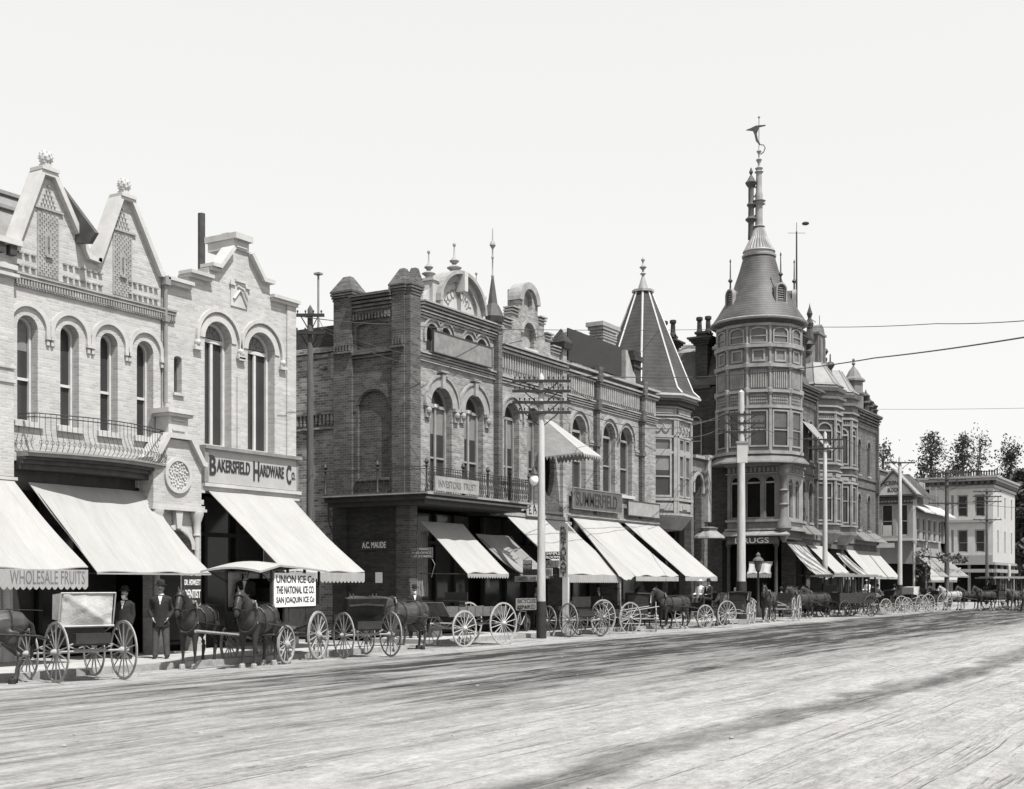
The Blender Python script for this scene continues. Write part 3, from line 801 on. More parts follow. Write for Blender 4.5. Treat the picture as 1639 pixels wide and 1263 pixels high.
# dark shingled cheek behind the valley between the gables
m = MB(); F2 = side(22.05)
pts = [(-sy(98, 22.05), szx(98, 298, 22.05)), (-sy(153, 22.05), szx(153, 372, 22.05)), (-sy(143, 22.05), szx(143, 389, 22.05)), (-sy(110, 22.05), szx(110, 389, 22.05))]
m.fplate(F2, pts[::-1], [], -0.12, 0); m.build('roof_cheek', 'slate', b1)
m = MB(); m.tube([FRONT.p(25.1, 0.09, 10.6), FRONT.p(25.1, 0.09, 7.15)], 0.055, 8); m.fbox(FRONT, 25.0, 25.2, 0.0, 0.2, 10.45, 10.68); m.fbox(FRONT, 25.02, 25.18, 0, 0.17, 9.42, 9.6)
m.build('downpipe', 'grey_paint', b1)
body(b1, XL, XR, 0, 10.3)
m = MB(); m.fbox(FRONT, XL, 24.2, -0.35, -0.12, 4.42, 5.11); m.build('lintel', 'dark_trim_and_shade', b1)  # dark colour paints in the shade between balcony and awning
shopfront(b1, 20.2, 24.3)
# balcony
bal = MB(); pa = []
x0, x1 = 20.26, 24.9
n = 20
for k in range(n + 1):
    a = k / n; pa.append((x0 + (x1 - x0) * a, D - (0.42 + 0.55 * math.sin(PI * a))))
for z0, z1, e in ((5.22, 5.3, 0.0), (5.3, 5.35, 0.07)):
    top_ = [(x, y - e) for x, y in pa] + [(x1, D - 0.0), (x0, D - 0.0)]
    N_ = len(top_)
    bal.add([(x, y, z0) for x, y in top_] + [(x, y, z1) for x, y in top_], [tuple(range(N_)), tuple(range(N_, 2 * N_))] + [(i, (i + 1) % N_, (i + 1) % N_ + N_, i + N_) for i in range(N_)])
ob = bal.build('balcony', 'grey_paint', b1)
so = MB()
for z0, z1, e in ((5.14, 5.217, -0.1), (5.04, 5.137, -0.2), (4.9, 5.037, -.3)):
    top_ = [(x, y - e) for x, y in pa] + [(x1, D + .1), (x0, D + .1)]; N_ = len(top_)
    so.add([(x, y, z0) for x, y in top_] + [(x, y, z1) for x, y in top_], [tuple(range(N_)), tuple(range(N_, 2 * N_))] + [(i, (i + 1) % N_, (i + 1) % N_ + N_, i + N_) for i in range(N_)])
so.build('soffit', 'dark_trim_and_shade', ob)  # underside coloured dark to carry the shade below the balcony
iron_railing(ob, [(x0 + .06, D - 0.02)] + [(x, y + 0.04) for x, y in pa[1:-1]] + [(x1 - .06, D - 0.02)], 5.35, 6.3, step=0.135, belly=0.13)
awning(FRONT, b1, 20.55, 24.4, 4.6, 0.08, 2.36, 2.2, drop=0.07, scallop=0, seed=5, skew=0.33, sag=0.1)
# stair porch between the two shops
FP = Frame(0, D - 0.55, 0)
m = MB()
m.fplate(FP, [(24.22, 4.27), (26.02, 4.27), (26.02, 5.4), (25.95, 5.45), (25.5, 6.08), (24.72, 6.08), (24.22, 5.4)], [], -0.55, 0)
m.build('porch_gable', 'pale_brick', b1)
coping(b1, FP, [(24.1, 5.38), (24.25, 5.4), (24.72, 6.1), (25.5, 6.1), (25.97, 5.42), (26.12, 5.38)][::-1], -0.14, -0.5, 0.14)
m = MB(); m.fbox(FP, 24.77, 25.5, -0.5, 0.0, 6.22, 6.72); m.fbox(FP, 24.68, 25.6, -0.52, 0.1, 6.72, 6.8); m.fbox(FP, 24.62, 25.66, -0.54, 0.16, 6.8, 6.93); m.fbox(FP, 24.9, 25.37, -.01, 0.04, 6.32, 6.37); m.fbox(FP, 24.9, 25.37, -.01, 0.05, 6.6, 6.64)
m.fbox(FP, 24.15, 26.1, -0.55, 0.06, 4.18, 4.27); m.fbox(FP, 24.1, 26.14, -0.55, 0.1, 4.1, 4.18)
m.build('porch_block', 'pale_stone', b1)
m = MB(); c = (25.1, 5.08)
for r0, r1, dd in ((0.4, 0.5, 0.07), (0.0, 0.4, 0.02)):
    o_ = [(c[0] + r1 * math.cos(2 * PI * k / 28), c[1] + r1 * math.sin(2 * PI * k / 28)) for k in range(28)]
    h_ = [[(c[0] + r0 * math.cos(2 * PI * k / 28), c[1] + r0 * math.sin(2 * PI * k / 28)) for k in range(28)]] if r0 else []
    m.fplate(FP, o_, h_, -0.01, dd)
rnd = random.Random(8)
for k in range(46):
    a = k * 2.4; rr = 0.36 * math.sqrt((k + .5) / 46)
    m.ball(FP.p(c[0] + rr * math.cos(a), 0.03, c[1] + rr * math.sin(a)), rnd.uniform(0.025, 0.045), 6, 4)
m.build('relief_roundel', 'pale_stone', b1)
m = MB().fplate(FP, rect(24.3, 25.95, 0.15, 4.1), [arch(24.55, 25.7, 0.16, 3.6)], -0.5, -0.12); m.build('porch_wall', 'pale_brick', b1)
hood(FP, b1, 24.6, 25.65, 3.55, 0.02, 0.16, d=-0.04, name='porch_arch')
MB().fbox(FP, 24.5, 25.8, -0.6, -0.52, .15, 4.0).build('stair_door', 'interior_dark', b1)
m = MB(); m.add([FP.p(25.05, -.1, 3.6), FP.p(25.2, -.1, 3.6), FP.p(25.26, -.1, 4.08), FP.p(24.99, -.1, 4.08), FP.p(25.05, .06, 3.6), FP.p(25.2, .06, 3.6), FP.p(25.26, .06, 4.08), FP.p(24.99, .06, 4.08)], [(0, 1, 2, 3), (4, 5, 6, 7), (0, 1, 5, 4), (1, 2, 6, 5), (2, 3, 7, 6), (3, 0, 4, 7)])
m.build('keystone', 'pale_stone', b1)
for u in (24.36, 25.86):
    p = FP.p(u, -0.02, 0)
    m = MB(); m.lathe(p[0], p[1], [(0.13, 1.15), (0.13, 1.25), (0.085, 1.3), (0.08, 3.4), (0.11, 3.43), (0.09, 3.5), (0.12, 3.8), (0.2, 4.02), (0.2, 4.095)], 12)
    m.build('porch_column', 'pale_stone', b1, smooth=True)
    m = MB(); m.fbox(FP, u - 0.2, u + 0.2, -0.3, 0.13, 0.15, 1.06); m.fbox(FP, u - 0.24, u + 0.24, -0.3, 0.17, 1.06, 1.15); m.build('pedestal', 'pale_brick', b1)

# ================================================ hardware shop
b2 = thing('hardware_shop_building', 'pale brick hardware shop with a stepped gable and two tall arched windows', 'shop building', (28, D, 0))
XL, XR = 25.06, 30.66
steps = [(XL, 10.62), (26.05, 10.62), (26.05, 11.0), (26.85, 11.0), (26.85, 11.35), (27.25, 11.38), (27.85, 12.12), (27.85, 12.5), (28.5, 12.5), (28.5, 12.12), (29.1, 11.38), (29.5, 11.38), (29.5, 10.98), (XR, 10.98)]
W2 = [(sx(328), sx(371)), (sx(397), sx(440))]
m = MB().fplate(FRONT, [(XL, 4.9), (XR, 4.9)] + steps[::-1], [arch(a, b, 6.1, 9.82) for a, b in W2] + [arch(25.5, 25.8, 7.5, 8.55, 0.08)], -0.42, 0)
m.build('front_wall', 'pale_brick', b2)
for a, b in W2:
    w = window(FRONT, b2, a + .01, b - .01, 6.11, 9.81, d=-0.32, mull=1, fw=0.09, rail=0, blind=None)
    MB().fplate(FRONT, arch(a + .12, b - .12, 9.82 - (b - a) / 2 + .1, 9.7, (b - a) / 2 - .12), [], -.352, -.348).build('fan_curtain', 'old_canvas', w)
    hood(FRONT, w, a, b, 9.82, 0.27, 0.38, d=0.09, leg=0.25)
    hood(FRONT, w, a, b, 9.82, 0.0, 0.2, d=0.03, leg=0.0, name='arch_bricks')
    c = (a + b) / 2; r = (b - a) / 2 - 0.1; sp = 9.82 - (b - a) / 2
    m = MB()
    for k in range(1, 6):
        an = PI * k / 6
        m.tube([FRONT.p(c + 0.15 * math.cos(an), -0.32, sp + 0.1 + 0.15 * math.sin(an)), FRONT.p(c + r * math.cos(an), -0.32, sp + r * math.sin(an))], 0.018, 4)
    m.build('fan_bars', 'grey_paint', w)
    m = MB(); m.fbox(FRONT, a - 0.02, b + 0.02, -0.05, 0.1, 6.0, 6.1); m.fbox(FRONT, a, b, -0.05, 0.05, 5.8, 6.0); m.build('sill', 'pale_stone', w)
    m = MB()
    for u in (a - 0.33, b + 0.33):
        m.fbox(FRONT, u - 0.15, u + 0.15, 0, 0.12, sp - 0.42, sp - 0.32); m.ball(FRONT.p(u, 0.05, sp - .2), 0.1, 8, 6); m.fbox(FRONT, u - 0.11, u + 0.11, 0, 0.08, sp - 0.32, sp - 0.27)
    m.build('corbel', 'pale_stone', w)
w = window(FRONT, b2, 25.51, 25.79, 7.51, 8.54, rise=0.07, d=-0.2, mull=0, rail=0, fw=0.03, transom=False, frame='cast_metal_trim')
MB().fbox(FRONT, 25.45, 25.85, -.02, 0.07, 7.42, 7.5).build('sill', 'pale_stone', w)
for (u0, u1, w_) in ((25.12, 26.12, 10.62), (26.0, 26.92, 11.0), (26.86, 27.25, 11.38), (29.5, 30.74, 10.98)):
    m = MB(); m.fbox(FRONT, u0, u1, -0.34, 0.2, w_ - 0.0, w_ + 0.1); m.fbox(FRONT, u0 + .03, u1 - .03, -0.33, 0.12, w_ - 0.1, w_ - .003); m.build('coping', 'pale_stone', b2)
coping(b2, FRONT, [(27.1, 11.38), (27.25, 11.38), (27.84, 12.1)], 0.12, -0.34, 0.18)
coping(b2, FRONT, [(28.51, 12.1), (29.1, 11.38), (29.56, 11.38)], 0.12, -0.34, 0.18)
m = MB(); m.fbox(FRONT, 27.8, 28.55, -1.1, 0.2, 12.42, 12.6); m.fbox(FRONT, 27.84, 28.5, -1.0, 0.06, 12.14, 12.42); m.fbox(FRONT, 27.9, 28.12, -0.5, -0.2, 12.6, 12.66); m.fbox(FRONT, 27.95, 28.4, 0.05, 0.1, 12.2, 12.24)
m.build('gable_block', 'pale_stone', b2)
m = MB(); c = (28.12, 10.82)
m.fbox(FRONT, c[0] - 0.36, c[0] + 0.36, -0.01, 0.03, c[1] - 0.42, c[1] + 0.36)
m.fbox(FRONT, c[0] - 0.2, c[0] + 0.25, 0.03, 0.1, c[1] + 0.33, c[1] + 0.4); m.fbox(FRONT, c[0] - 0.42, c[0] - 0.2, 0.0, 0.08, c[1] + 0.2, c[1] + 0.26); m.fbox(FRONT, c[0] + 0.25, c[0] + 0.45, 0, 0.08, c[1] + 0.2, c[1] + 0.26)
m.tube([FRONT.p(c[0] - 0.25, 0.05, c[1] - 0.2), FRONT.p(c[0] - 0.02, 0.05, c[1] + 0.08), FRONT.p(c[0] + 0.1, 0.05, c[1] + 0.03), FRONT.p(c[0] + 0.3, 0.05, c[1] - 0.3)], 0.045, 6)
m.tube([FRONT.p(c[0] - 0.1, 0.05, c[1] + 0.2), FRONT.p(c[0] + 0.16, 0.05, c[1] + 0.14), FRONT.p(c[0] + 0.33, 0.05, c[1] - 0.1)], 0.04, 6)
m.build('emblem', 'pale_stone', b2)
m = MB(); m.fbox(FRONT, 30.25, 30.67, -0.1, 0.06, 6.1, 10.88); m.fbox(FRONT, 28.02, 28.32, -0.1, 0.05, 6.1, 8.3); m.build('pilaster', 'pale_brick', b2)
m = MB(); m.fbox(FRONT, 26.5, 30.75, -0.3, 0.22, 4.9, 5.0); m.fbox(FRONT, 26.5, 30.72, -0.3, 0.12, 4.78, 4.9); m.build('fascia', 'pale_stone', b2)
body(b2, XL, XR, 0, 10.4, zb=4.8)
shopfront(b2, 26.2, 30.2, 4.7)
pier(b2, 30.22, 30.66, 4.78); pier(b2, 26.1, 26.5, 4.78)
m = MB(); X = sx(323, 30.0)
m.box(X - 0.35, X + 0.3, 29.6, 30.6, 10.4, 11.75); m.build('chimney', 'worn_stone', b2)
m = MB(); m.tube([(X, 30.0, 11.6), (X, 30.0, szx(323, 342, X))], 0.12, 10); m.tube([(X - 1.0, 30, 10.9), (X - 0.7, 30, 11.5), (X, 30, 12.1)], 0.06, 6)
m.build('stovepipe', 'dark_trim_and_shade', b2)
awning(FRONT, b2, 26.72, 30.35, 4.78, 0.14, 2.42, 3.05, drop=0.27, seed=7, sag=0.04)
bs = board('name_board', 'long pale name board lettered for the hardware company, above the white awning', 'sign', FRONT, 26.66, 30.6, 5.02, 6.0, 0.08, 'sign_pale', [], 'lettering_dark', th=0.06)
m = MB(); m.fbox(FRONT, 26.5, 30.74, 0.0, 0.26, 6.0, 6.1); m.fbox(FRONT, 26.5, 26.66, 0.0, 0.2, 5.02, 6.0); m.fbox(FRONT, 30.6, 30.66, 0.0, 0.16, 5.02, 6.0); m.build('moulding', 'cast_metal_trim', bs)
def big_small(par, parts, mat, d):
    for txt, u0, u1, w0, w1 in parts:
        lettering('lettering', txt, FRONT, u0, u1, w0, w1, d, mat, par, bold=0.02, thick=0.02)
big_small(bs, [('B', 26.75, 27.02, 5.24, 5.82), ('AKERSFIELD', 27.05, 28.45, 5.36, 5.74), ('H', 28.6, 28.86, 5.2, 5.8), ('ARDWARE', 28.88, 29.98, 5.36, 5.72), ('C', 30.1, 30.33, 5.2, 5.8), ('O.', 30.35, 30.52, 5.36, 5.6)], 'lettering_dark', 0.15)
# hanging dentist board at the stair porch
F3 = Frame(0, D - 1.05, 0)
ds = thing('hanging_sign', 'small black shield-shaped dentist sign hanging by the stair doorway', 'sign', (sx(307, D - 1.05), D - 1.05, 2.2))
a, b = sx(292, D - 1.05), sx(321, D - 1.05)
MB().fplate(F3, [(a, 1.55), ((a + b) / 2, 1.25), (b, 1.55), (b, 2.28), (a, 2.28)], [], 0, 0.04).build('board', 'lettering_dark', ds)
lettering('lettering', 'DR. HOWLETT', F3, a + .04, b - .04, 2.02, 2.18, 0.05, 'lettering_light', ds, bold=0.02)
lettering('lettering', 'DENTIST', F3, a + .04, b - .04, 1.66, 1.9, 0.05, 'lettering_light', ds, bold=0.02)
MB().tube([F3.p(a + .1, 0.02, 2.28), F3.p(a + .1, 0.02, 2.42), F3.p(b - .1, 0.02, 2.42), F3.p(b - .1, 0.02, 2.28)], 0.012, 5).build('bracket', 'iron', ds)
# ================================================ corner building with the wrap-round balcony
A = thing('corner_bank_building', 'dark brick corner building with capped piers, arched pediment and wrap-round iron balcony', 'corner building', (38, D, 0))
XA, XB = 36.9, 42.94
SA = side(XA)
def finial(par, x, y, z, s=1.0, mat='lead_grey'):
    m = MB(); m.lathe(x, y, [(0.14 * s, z), (0.14 * s, z + .1 * s), (0.27 * s, z + 0.2 * s), (0.05 * s, z + 0.32 * s), (0.08 * s, z + .34 * s), (0.18 * s, z + .44 * s), (0.1 * s, z + .52 * s), (0.035 * s, z + .6 * s), (0.025 * s, z + 0.95 * s), (0.06 * s, z + .98 * s), (0.06 * s, z + 1.04 * s), (0.0, z + 1.1 * s)], 10)
    return m.build('finial', mat, par, smooth=True)
def corbels(m, F, u0, u1, w0, w1, d0=0.0, n=4, d1=0.3):
    """a brick cornice that steps forward course by course"""
    for k in range(n):
        a = w0 + (w1 - w0) * k / n; b = w0 + (w1 - w0) * (k + 0.62) / n
        m.fbox(F, u0, u1, -0.05, d0 + (d1 - d0) * (k + 1) / n, a + (w1 - w0) / n * 0.38, b + (w1 - w0) / n * 0.38)
    return m
W = [(sx(688.5), sx(723.5)), (sx(743.5), sx(774))]
aw = [(38.0, 38.75), (38.95, 39.6), (40.55, 41.2), (41.45, 42.2)]
m = MB().fplate(FRONT, rect(XA, XB, 5.3, 12.4), [arch(a, b, 5.45, 9.47) for a, b in W] + [arch(a, b, 10.7, 11.75) for a, b in aw], -0.4, 0)
m.build('front_wall', 'red_brick', A)
for a, b in W:
    w = window(FRONT, A, a + .01, b - .01, 5.46, 9.46, d=-0.3, mull=1, fw=0.1, rail=0.42, blind=0.3, frame='lead_grey')
    hood(FRONT, w, a, b, 9.47, -0.005, 0.36, d=0.06, leg=0.0, mat='worn_stone', name='arch_stones')
    hood(FRONT, w, a, b, 9.47, 0.36, 0.44, d=0.12, leg=0.1, mat='worn_stone')
    c = (a + b) / 2; sp = 9.47 - (b - a) / 2
    m = MB()
    m.fbox(FRONT, c - 0.1, c + 0.1, 0, 0.16, 9.4, 9.95); m.fbox(FRONT, c - 0.27, c + 0.27, 0, 0.2, 9.97, 10.06)
    for u in (a - 0.22, b + 0.22):
        m.fbox(FRONT, u - 0.2, u + 0.2, -.01, 0.16, sp - 0.12, sp); m.ball(FRONT.p(u, 0.05, sp - 0.25), 0.17, 8, 6); m.fbox(FRONT, u - 0.14, u + 0.14, -.01, 0.1, sp - 0.52, sp - 0.12)
    m.build('keystone', 'worn_stone', w)
    MB().fbox(FRONT, c - 0.13, c + 0.13, -0.26, -0.2, sp - 0.02, sp + 0.1).build('transom_boss', 'white_paint', w)
for a, b in aw:
    w = window(FRONT, A, a + .01, b - .01, 10.71, 11.74, d=-0.22, mull=0, rail=0, transom=False, frame='grey_paint')
    hood(FRONT, w, a, b, 11.75, 0.0, 0.13, d=0.03, leg=0.35, mat='worn_stone', name='arch_stones')
    hood(FRONT, w, a, b, 11.75, 0.16, 0.22, d=0.09, leg=0.25, mat='red_brick')
m = MB()
for k, z in enumerate((10.34, 10.44, 10.54)):
    m.fbox(FRONT, 37.5, XB, -0.05, 0.06 + 0.05 * k, z, z + 0.055)
m.fbox(FRONT, 37.5, XB, -0.05, 0.1, 10.26, 10.3)
for k, z in enumerate((11.86, 11.96, 12.06, 12.18, 12.3)):
    m.fbox(FRONT, 37.5, XB + 0.05, -0.1, 0.08 + 0.05 * k, z, z + 0.06)
m.fbox(FRONT, 37.5, XB + 0.05, -0.4, 0.34, 12.402, 12.46)
m.build('cornice', 'worn_stone', A)
# pediment
c, hw = 40.1, 1.2
m = MB().fplate(FRONT, arch(c - hw, c + hw, 12.46, 13.62, 0.98), [], -0.2, 0.0); m.build('pediment_face', 'plaster_white', A)
m = MB()
o_ = [(c + hw + 0.34, 12.46)] + [(c + (hw + .34) * math.cos(PI * k / 16), 12.64 + 1.34 * math.sin(PI * k / 16)) for k in range(17)] + [(c - hw - 0.34, 12.46)]
i_ = [(c + hw, 12.46)] + [(c + hw * math.cos(PI * k / 16), 12.64 + .98 * math.sin(PI * k / 16)) for k in range(17)] + [(c - hw, 12.46)]
m.fplate(FRONT, o_ + i_[::-1], [], -0.35, 0.14)
o2 = [(c + (hw + .44) * math.cos(PI * k / 16), 12.62 + 1.42 * math.sin(PI * k / 16)) for k in range(17)]
i2 = [(c + (hw + .3) * math.cos(PI * k / 16), 12.62 + 1.28 * math.sin(PI * k / 16)) for k in range(17)]
m.fplate(FRONT, o2 + i2[::-1], [], -0.4, 0.34)
m.build('pediment_arch', 'worn_stone', A)
MB().fbox(FRONT, c - 0.13, c + 0.1, -0.1, 0.42, 13.25, 14.0).build('keystone', 'pale_stone', A)
lettering('pediment_lettering', 'ECONOMY', FRONT, 0, 0, 0, 0, 0.012, 'lettering_grey', A, arc=(c, 12.3, 0.72, 1.08, 152, 28))
m = MB()
for u in (38.45, 41.75):
    m.fbox(FRONT, u - 0.17, u + 0.17, -0.5, 0.1, 12.46, 13.35); m.fbox(FRONT, u - .22, u + .22, -.55, 0.16, 13.35, 13.45)
    s_ = -1 if u < c else 1
    m.fplate(FRONT, [(u + s_ * .17, 12.46), (u + s_ * 0.62, 12.46), (u + s_ * .55, 12.75), (u + s_ * .35, 12.8), (u + s_ * .22, 13.0), (u + s_ * .17, 13.3)], [], -0.4, -0.05)
m.build('pediment_scroll', 'plaster_white', A)
finial(A, 38.45, D + .2, 13.45, 1.0); finial(A, c, D + .15, 14.0, 1.1); finial(A, 41.75, D + .2, 13.45, 0.9)
# pinnacle at the party wall
m = MB(); px_, py_ = 42.62, D - 0.02
m.lathe(px_, py_, [(0.2, 12.3), (0.42, 12.55), (0.5, 12.75), (0.46, 12.8), (0.27, 13.2), (0.2, 13.3), (0.05, 14.35), (0.03, 14.4)], 8, R(22.5)); m.build('pinnacle', 'slate', A)
m = MB(); m.lathe(px_, py_, [(0.03, 14.3), (0.07, 14.42), (0.03, 14.5), (0.03, 15.1), (0.06, 15.15), (0.03, 15.25), (0.03, 15.5), (0.13, 15.65), (0.08, 15.8), (0.02, 15.85), (0.02, 16.3), (0, 16.35)], 8); m.build('finial', 'lead_grey', A, smooth=True)
m = MB(); m.fbox(FRONT, 42.72, 43.0, -0.1, 0.24, 5.3, 12.3); m.build('party_pier', 'side_brick', A)
m = MB(); m.tube([FRONT.p(43.12, 0.1, 12.2), FRONT.p(43.12, 0.1, 5.3)], 0.07, 8); m.build('downpipe', 'dark_trim_and_shade', A)
# corner piers and parapets
def capped(u, v0, v1, dp, ztop, hcap):
    pass
m = MB()
yl0, yl1 = sy(566, XA), sy(537, XA)
zp = szx(550, 470, XA)
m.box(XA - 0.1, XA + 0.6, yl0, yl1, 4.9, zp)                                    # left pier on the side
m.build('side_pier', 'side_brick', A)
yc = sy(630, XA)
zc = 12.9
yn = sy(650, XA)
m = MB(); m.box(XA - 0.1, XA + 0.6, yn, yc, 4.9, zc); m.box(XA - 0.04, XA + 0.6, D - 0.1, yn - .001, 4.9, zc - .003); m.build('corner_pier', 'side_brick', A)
def hip_cap(par, x0, x1, y0, y1, z, h, name='pier_cap'):
    m = MB(); cx, cy = (x0 + x1) / 2, (y0 + y1) / 2; e = 0.1
    for k in range(3): m.box(x0 - 0.03 * (k + 1), x1 + 0.03 * (k + 1), y0 - 0.03 * (k + 1), y1 + .03 * (k + 1), z - 0.3 + 0.1 * k, z - 0.23 + .1 * k)
    L_ = max(0.02, (y1 - y0) / 2 - (x1 - x0) / 2)
    m.box(x0 - e, x1 + e, y0 - e, y1 + e, z, z + 0.06)
    zz = z + 0.062
    m.add([(x0 - e, y0 - e, zz), (x1 + e, y0 - e, zz), (x1 + e, y1 + e, zz), (x0 - e, y1 + e, zz), (cx - .1, cy - L_ - .08, zz + h), (cx + .1, cy - L_ - .08, zz + h), (cx + .1, cy + L_ + .08, zz + h), (cx - .1, cy + L_ + .08, zz + h)],
          [(0, 1, 5, 4), (1, 2, 6, 5), (2, 3, 7, 6), (3, 0, 4, 7), (4, 5, 6, 7), (0, 3, 2, 1)])
    return m.build(name, 'side_brick', par)
hip_cap(A, XA - 0.1, XA + 0.6, yl0, yl1, zp, 0.6)
hip_cap(A, XA - 0.1, XA + 0.6, yn, yc, zc, 0.62)
hip_cap(A, XA + 0.0, XA + 0.62, D - 0.1, yn - .12, zc - .01, 0.6)
m = MB()
for (a, b) in ((yl0, yl1), (yn, yc)):
    dentils(m, SA, -b + 0.02, -a - 0.02, 0.1, 0.17, 10.75, 11.1, 0.13, 0.5)
m.fbox(SA, -yl1 - .02, -yl0 + .02, .1, 0.22, 10.65, 10.72); m.fbox(SA, -yc - .02, -yn + .02, .1, 0.22, 10.65, 10.72)
m.build('pier_corbel', 'side_brick', A)
u0, u1 = -yl0, -yc                        # recessed bay of the side wall, u = -Y
ztop = szx(600, 474, XA)
ab = (-sy(573, XA), -sy(623, XA))
seg = (-sy(571, XA), -sy(626, XA))
z_a1, z_a0 = szx(598, 625, XA), szx(598, 765, XA)
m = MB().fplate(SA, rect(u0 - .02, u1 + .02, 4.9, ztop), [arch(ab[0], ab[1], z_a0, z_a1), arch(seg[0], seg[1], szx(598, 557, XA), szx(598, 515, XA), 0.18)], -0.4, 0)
m.build('side_bay_wall', 'side_brick', A)
MB().fbox(SA, u0 - .01, u1 + .01, -0.5, -0.11, 4.9, ztop - .1).build('blind_arch_infill', 'side_brick', A)
hood(SA, A, ab[0], ab[1], z_a1, 0.06, 0.3, d=0.025, mat='side_brick', name='arch_bricks')
m = MB()
corbels(m, SA, u0, u1, ztop - 0.55, ztop - 0.02, 0.0, 4, 0.22)
dentils(m, SA, u0 + 0.05, u1 - 0.05, 0, 0.16, ztop - 0.85, ztop - 0.62, 0.14, 0.5)
m.fbox(SA, u0, u1, -0.4, 0.3, ztop, ztop + 0.09)
zb = szx(600, 566, XA)
m.fbox(SA, u0, u1, -0.02, 0.12, zb, zb + 0.08); m.fbox(SA, u0, u1, -0.02, 0.08, zb - 0.12, zb - 0.05)
m.fbox(SA, ab[0] - .05, ab[1] + .05, -0.02, 0.08, z_a0 - 0.1, z_a0)
m.build('side_cornice', 'side_brick', A)
# rear wing, a little lower and set back
XW = 37.25
zt = 11.0
m = MB(); m.box(XW, XW + 5.4, yl1 + 0.01, 48, 0, zt); m.build('rear_wing', 'alley_brick', A)
SW = side(XW)
m = MB(); z0 = szx(500, 672, XW)
dentils(m, SW, -38, -yl1 - 0.1, 0, 0.09, z0 - 0.25, z0 + 0.15, 0.19, 0.5)
m.fbox(SW, -40, -yl1, -.01, 0.12, z0 - 0.42, z0 - 0.33); m.fbox(SW, -40, -yl1, -.01, 0.12, z0 + 0.15, z0 + 0.22)
m.fbox(SW, -48, -yl1, -0.3, 0.16, zt - 0.12, zt + 0.06); m.fbox(SW, -48, -yl1, -0.1, 0.1, zt - 0.3, zt - 0.2)
m.fbox(SW, -sy(523, XW), -sy(516, XW), 0, 0.14, 10.25, 10.35)
m.build('brick_band', 'alley_brick', A)
m = MB(); m.tube([(XW - 0.1, yl1 + .12, zt), (XW - .1, yl1 + .12, 0)], 0.09, 8); m.build('downpipe', 'dark_trim_and_shade', A)
m = MB(); m.add([(XW - .1, 30.6, zt + .07), (XW - .1, 48, zt + .07), (XW + 3, 48, zt + 1.3), (XW + 3, 30.6, zt + 1.3), (XW + 6, 30.6, zt + .07), (XW + 6, 48, zt + .07)], [(0, 1, 2, 3), (3, 2, 5, 4), (0, 3, 4), (1, 5, 2)])
m.build('rear_roof', 'roofing_tin', A)
body(A, XA + .36, XB, 0, 11.9, depth=14, mat='dark_brick_and_shade', zb=4.95, rec=1.8)
# flagpole-like vent behind the parapet
m = MB(); xx = 38.5; yy = sy(510, xx); m.tube([(xx, yy, 11), (xx, yy, szx(510, 440, xx))], 0.045, 6); m.box(xx - .12, xx + .12, yy - .14, yy + .14, szx(510, 440, xx), szx(510, 437, xx)); m.tube([(xx, yy, 12.6), (xx + .1, yy - .9, 11)], 0.02, 4)
m.build('vent_pipe', 'grey_paint', A)
# balcony
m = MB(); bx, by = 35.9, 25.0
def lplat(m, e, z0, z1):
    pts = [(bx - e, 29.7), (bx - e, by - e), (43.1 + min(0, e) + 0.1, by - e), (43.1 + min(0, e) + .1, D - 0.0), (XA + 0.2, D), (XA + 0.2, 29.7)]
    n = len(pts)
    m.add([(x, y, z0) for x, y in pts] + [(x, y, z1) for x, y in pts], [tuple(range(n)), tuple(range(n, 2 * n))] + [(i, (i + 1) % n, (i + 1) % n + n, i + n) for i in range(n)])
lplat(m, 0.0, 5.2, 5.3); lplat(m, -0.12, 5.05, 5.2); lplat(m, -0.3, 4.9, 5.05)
ob = m.build('balcony', 'dark_trim_and_shade', A)
m = MB(); m.fbox(Frame(0, by, 0), bx - .04, 43.24, 0.0, 0.05, 5.21, 5.29); m.fbox(Frame(0, by + .12, 0), bx + .08, 43.1, 0.0, 0.05, 5.07, 5.13); m.fbox(side(bx), -29.7, -by, 0.0, 0.04, 5.23, 5.28)
m.build('balcony_edge', 'lead_grey', ob)
def rail_post(par, x, y, z, h):
    m = MB(); m.lathe(x, y, [(0.07, z), (0.07, z + 0.1), (0.035, z + 0.14), (0.035, z + h * 0.9), (0.07, z + h * 0.93), (0.07, z + h * .96), (0.03, z + h), (0.09, z + h + 0.08), (0.06, z + h + 0.16), (0.01, z + h + 0.24)], 8)
    m.build('railing_post', 'iron', par, smooth=True)
for X, Y in ((bx + .06, 29.6), (bx + .06, sy(603, bx)), (bx + .06, by + .06), (38.3, by + .06), (40.0, by + .06), (41.6, by + .06), (43.1, by + .06)):
    rail_post(ob, X, Y, 5.3, 0.95)
iron_railing(ob, [(bx + .06, 29.6), (bx + .06, by + .06)], 5.3, 6.2, step=0.26, belly=0.0, scroll=True)
iron_railing(ob, [(bx + .06, by + .06), (43.1, by + .06)], 5.3, 6.2, step=0.15, belly=0.05, scroll=True, dense=True)
iron_railing(ob, [(43.1, by + .06), (43.1, D - .05)], 5.3, 6.2, step=0.15, belly=0.0, scroll=True)
m = MB()
for yy in (29.5,):
    m.tube([(bx + .1, yy, 4.9), (bx + .15, yy, 4.3), (bx + .5, yy, 3.7), (XA - .15, yy, 3.5)], 0.03, 6); m.tube([(bx + .1, yy, 4.85), (XA - .15, yy, 3.6)], 0.02, 5)
    for k in range(5): m.tube([(bx + .2 + .12 * k, yy, 4.5 - .15 * k) for _ in (0,)] + [(bx + .32 + .12 * k, yy, 4.8 - .1 * k)], 0.015, 4)
m.build('balcony_bracket', 'iron', ob)
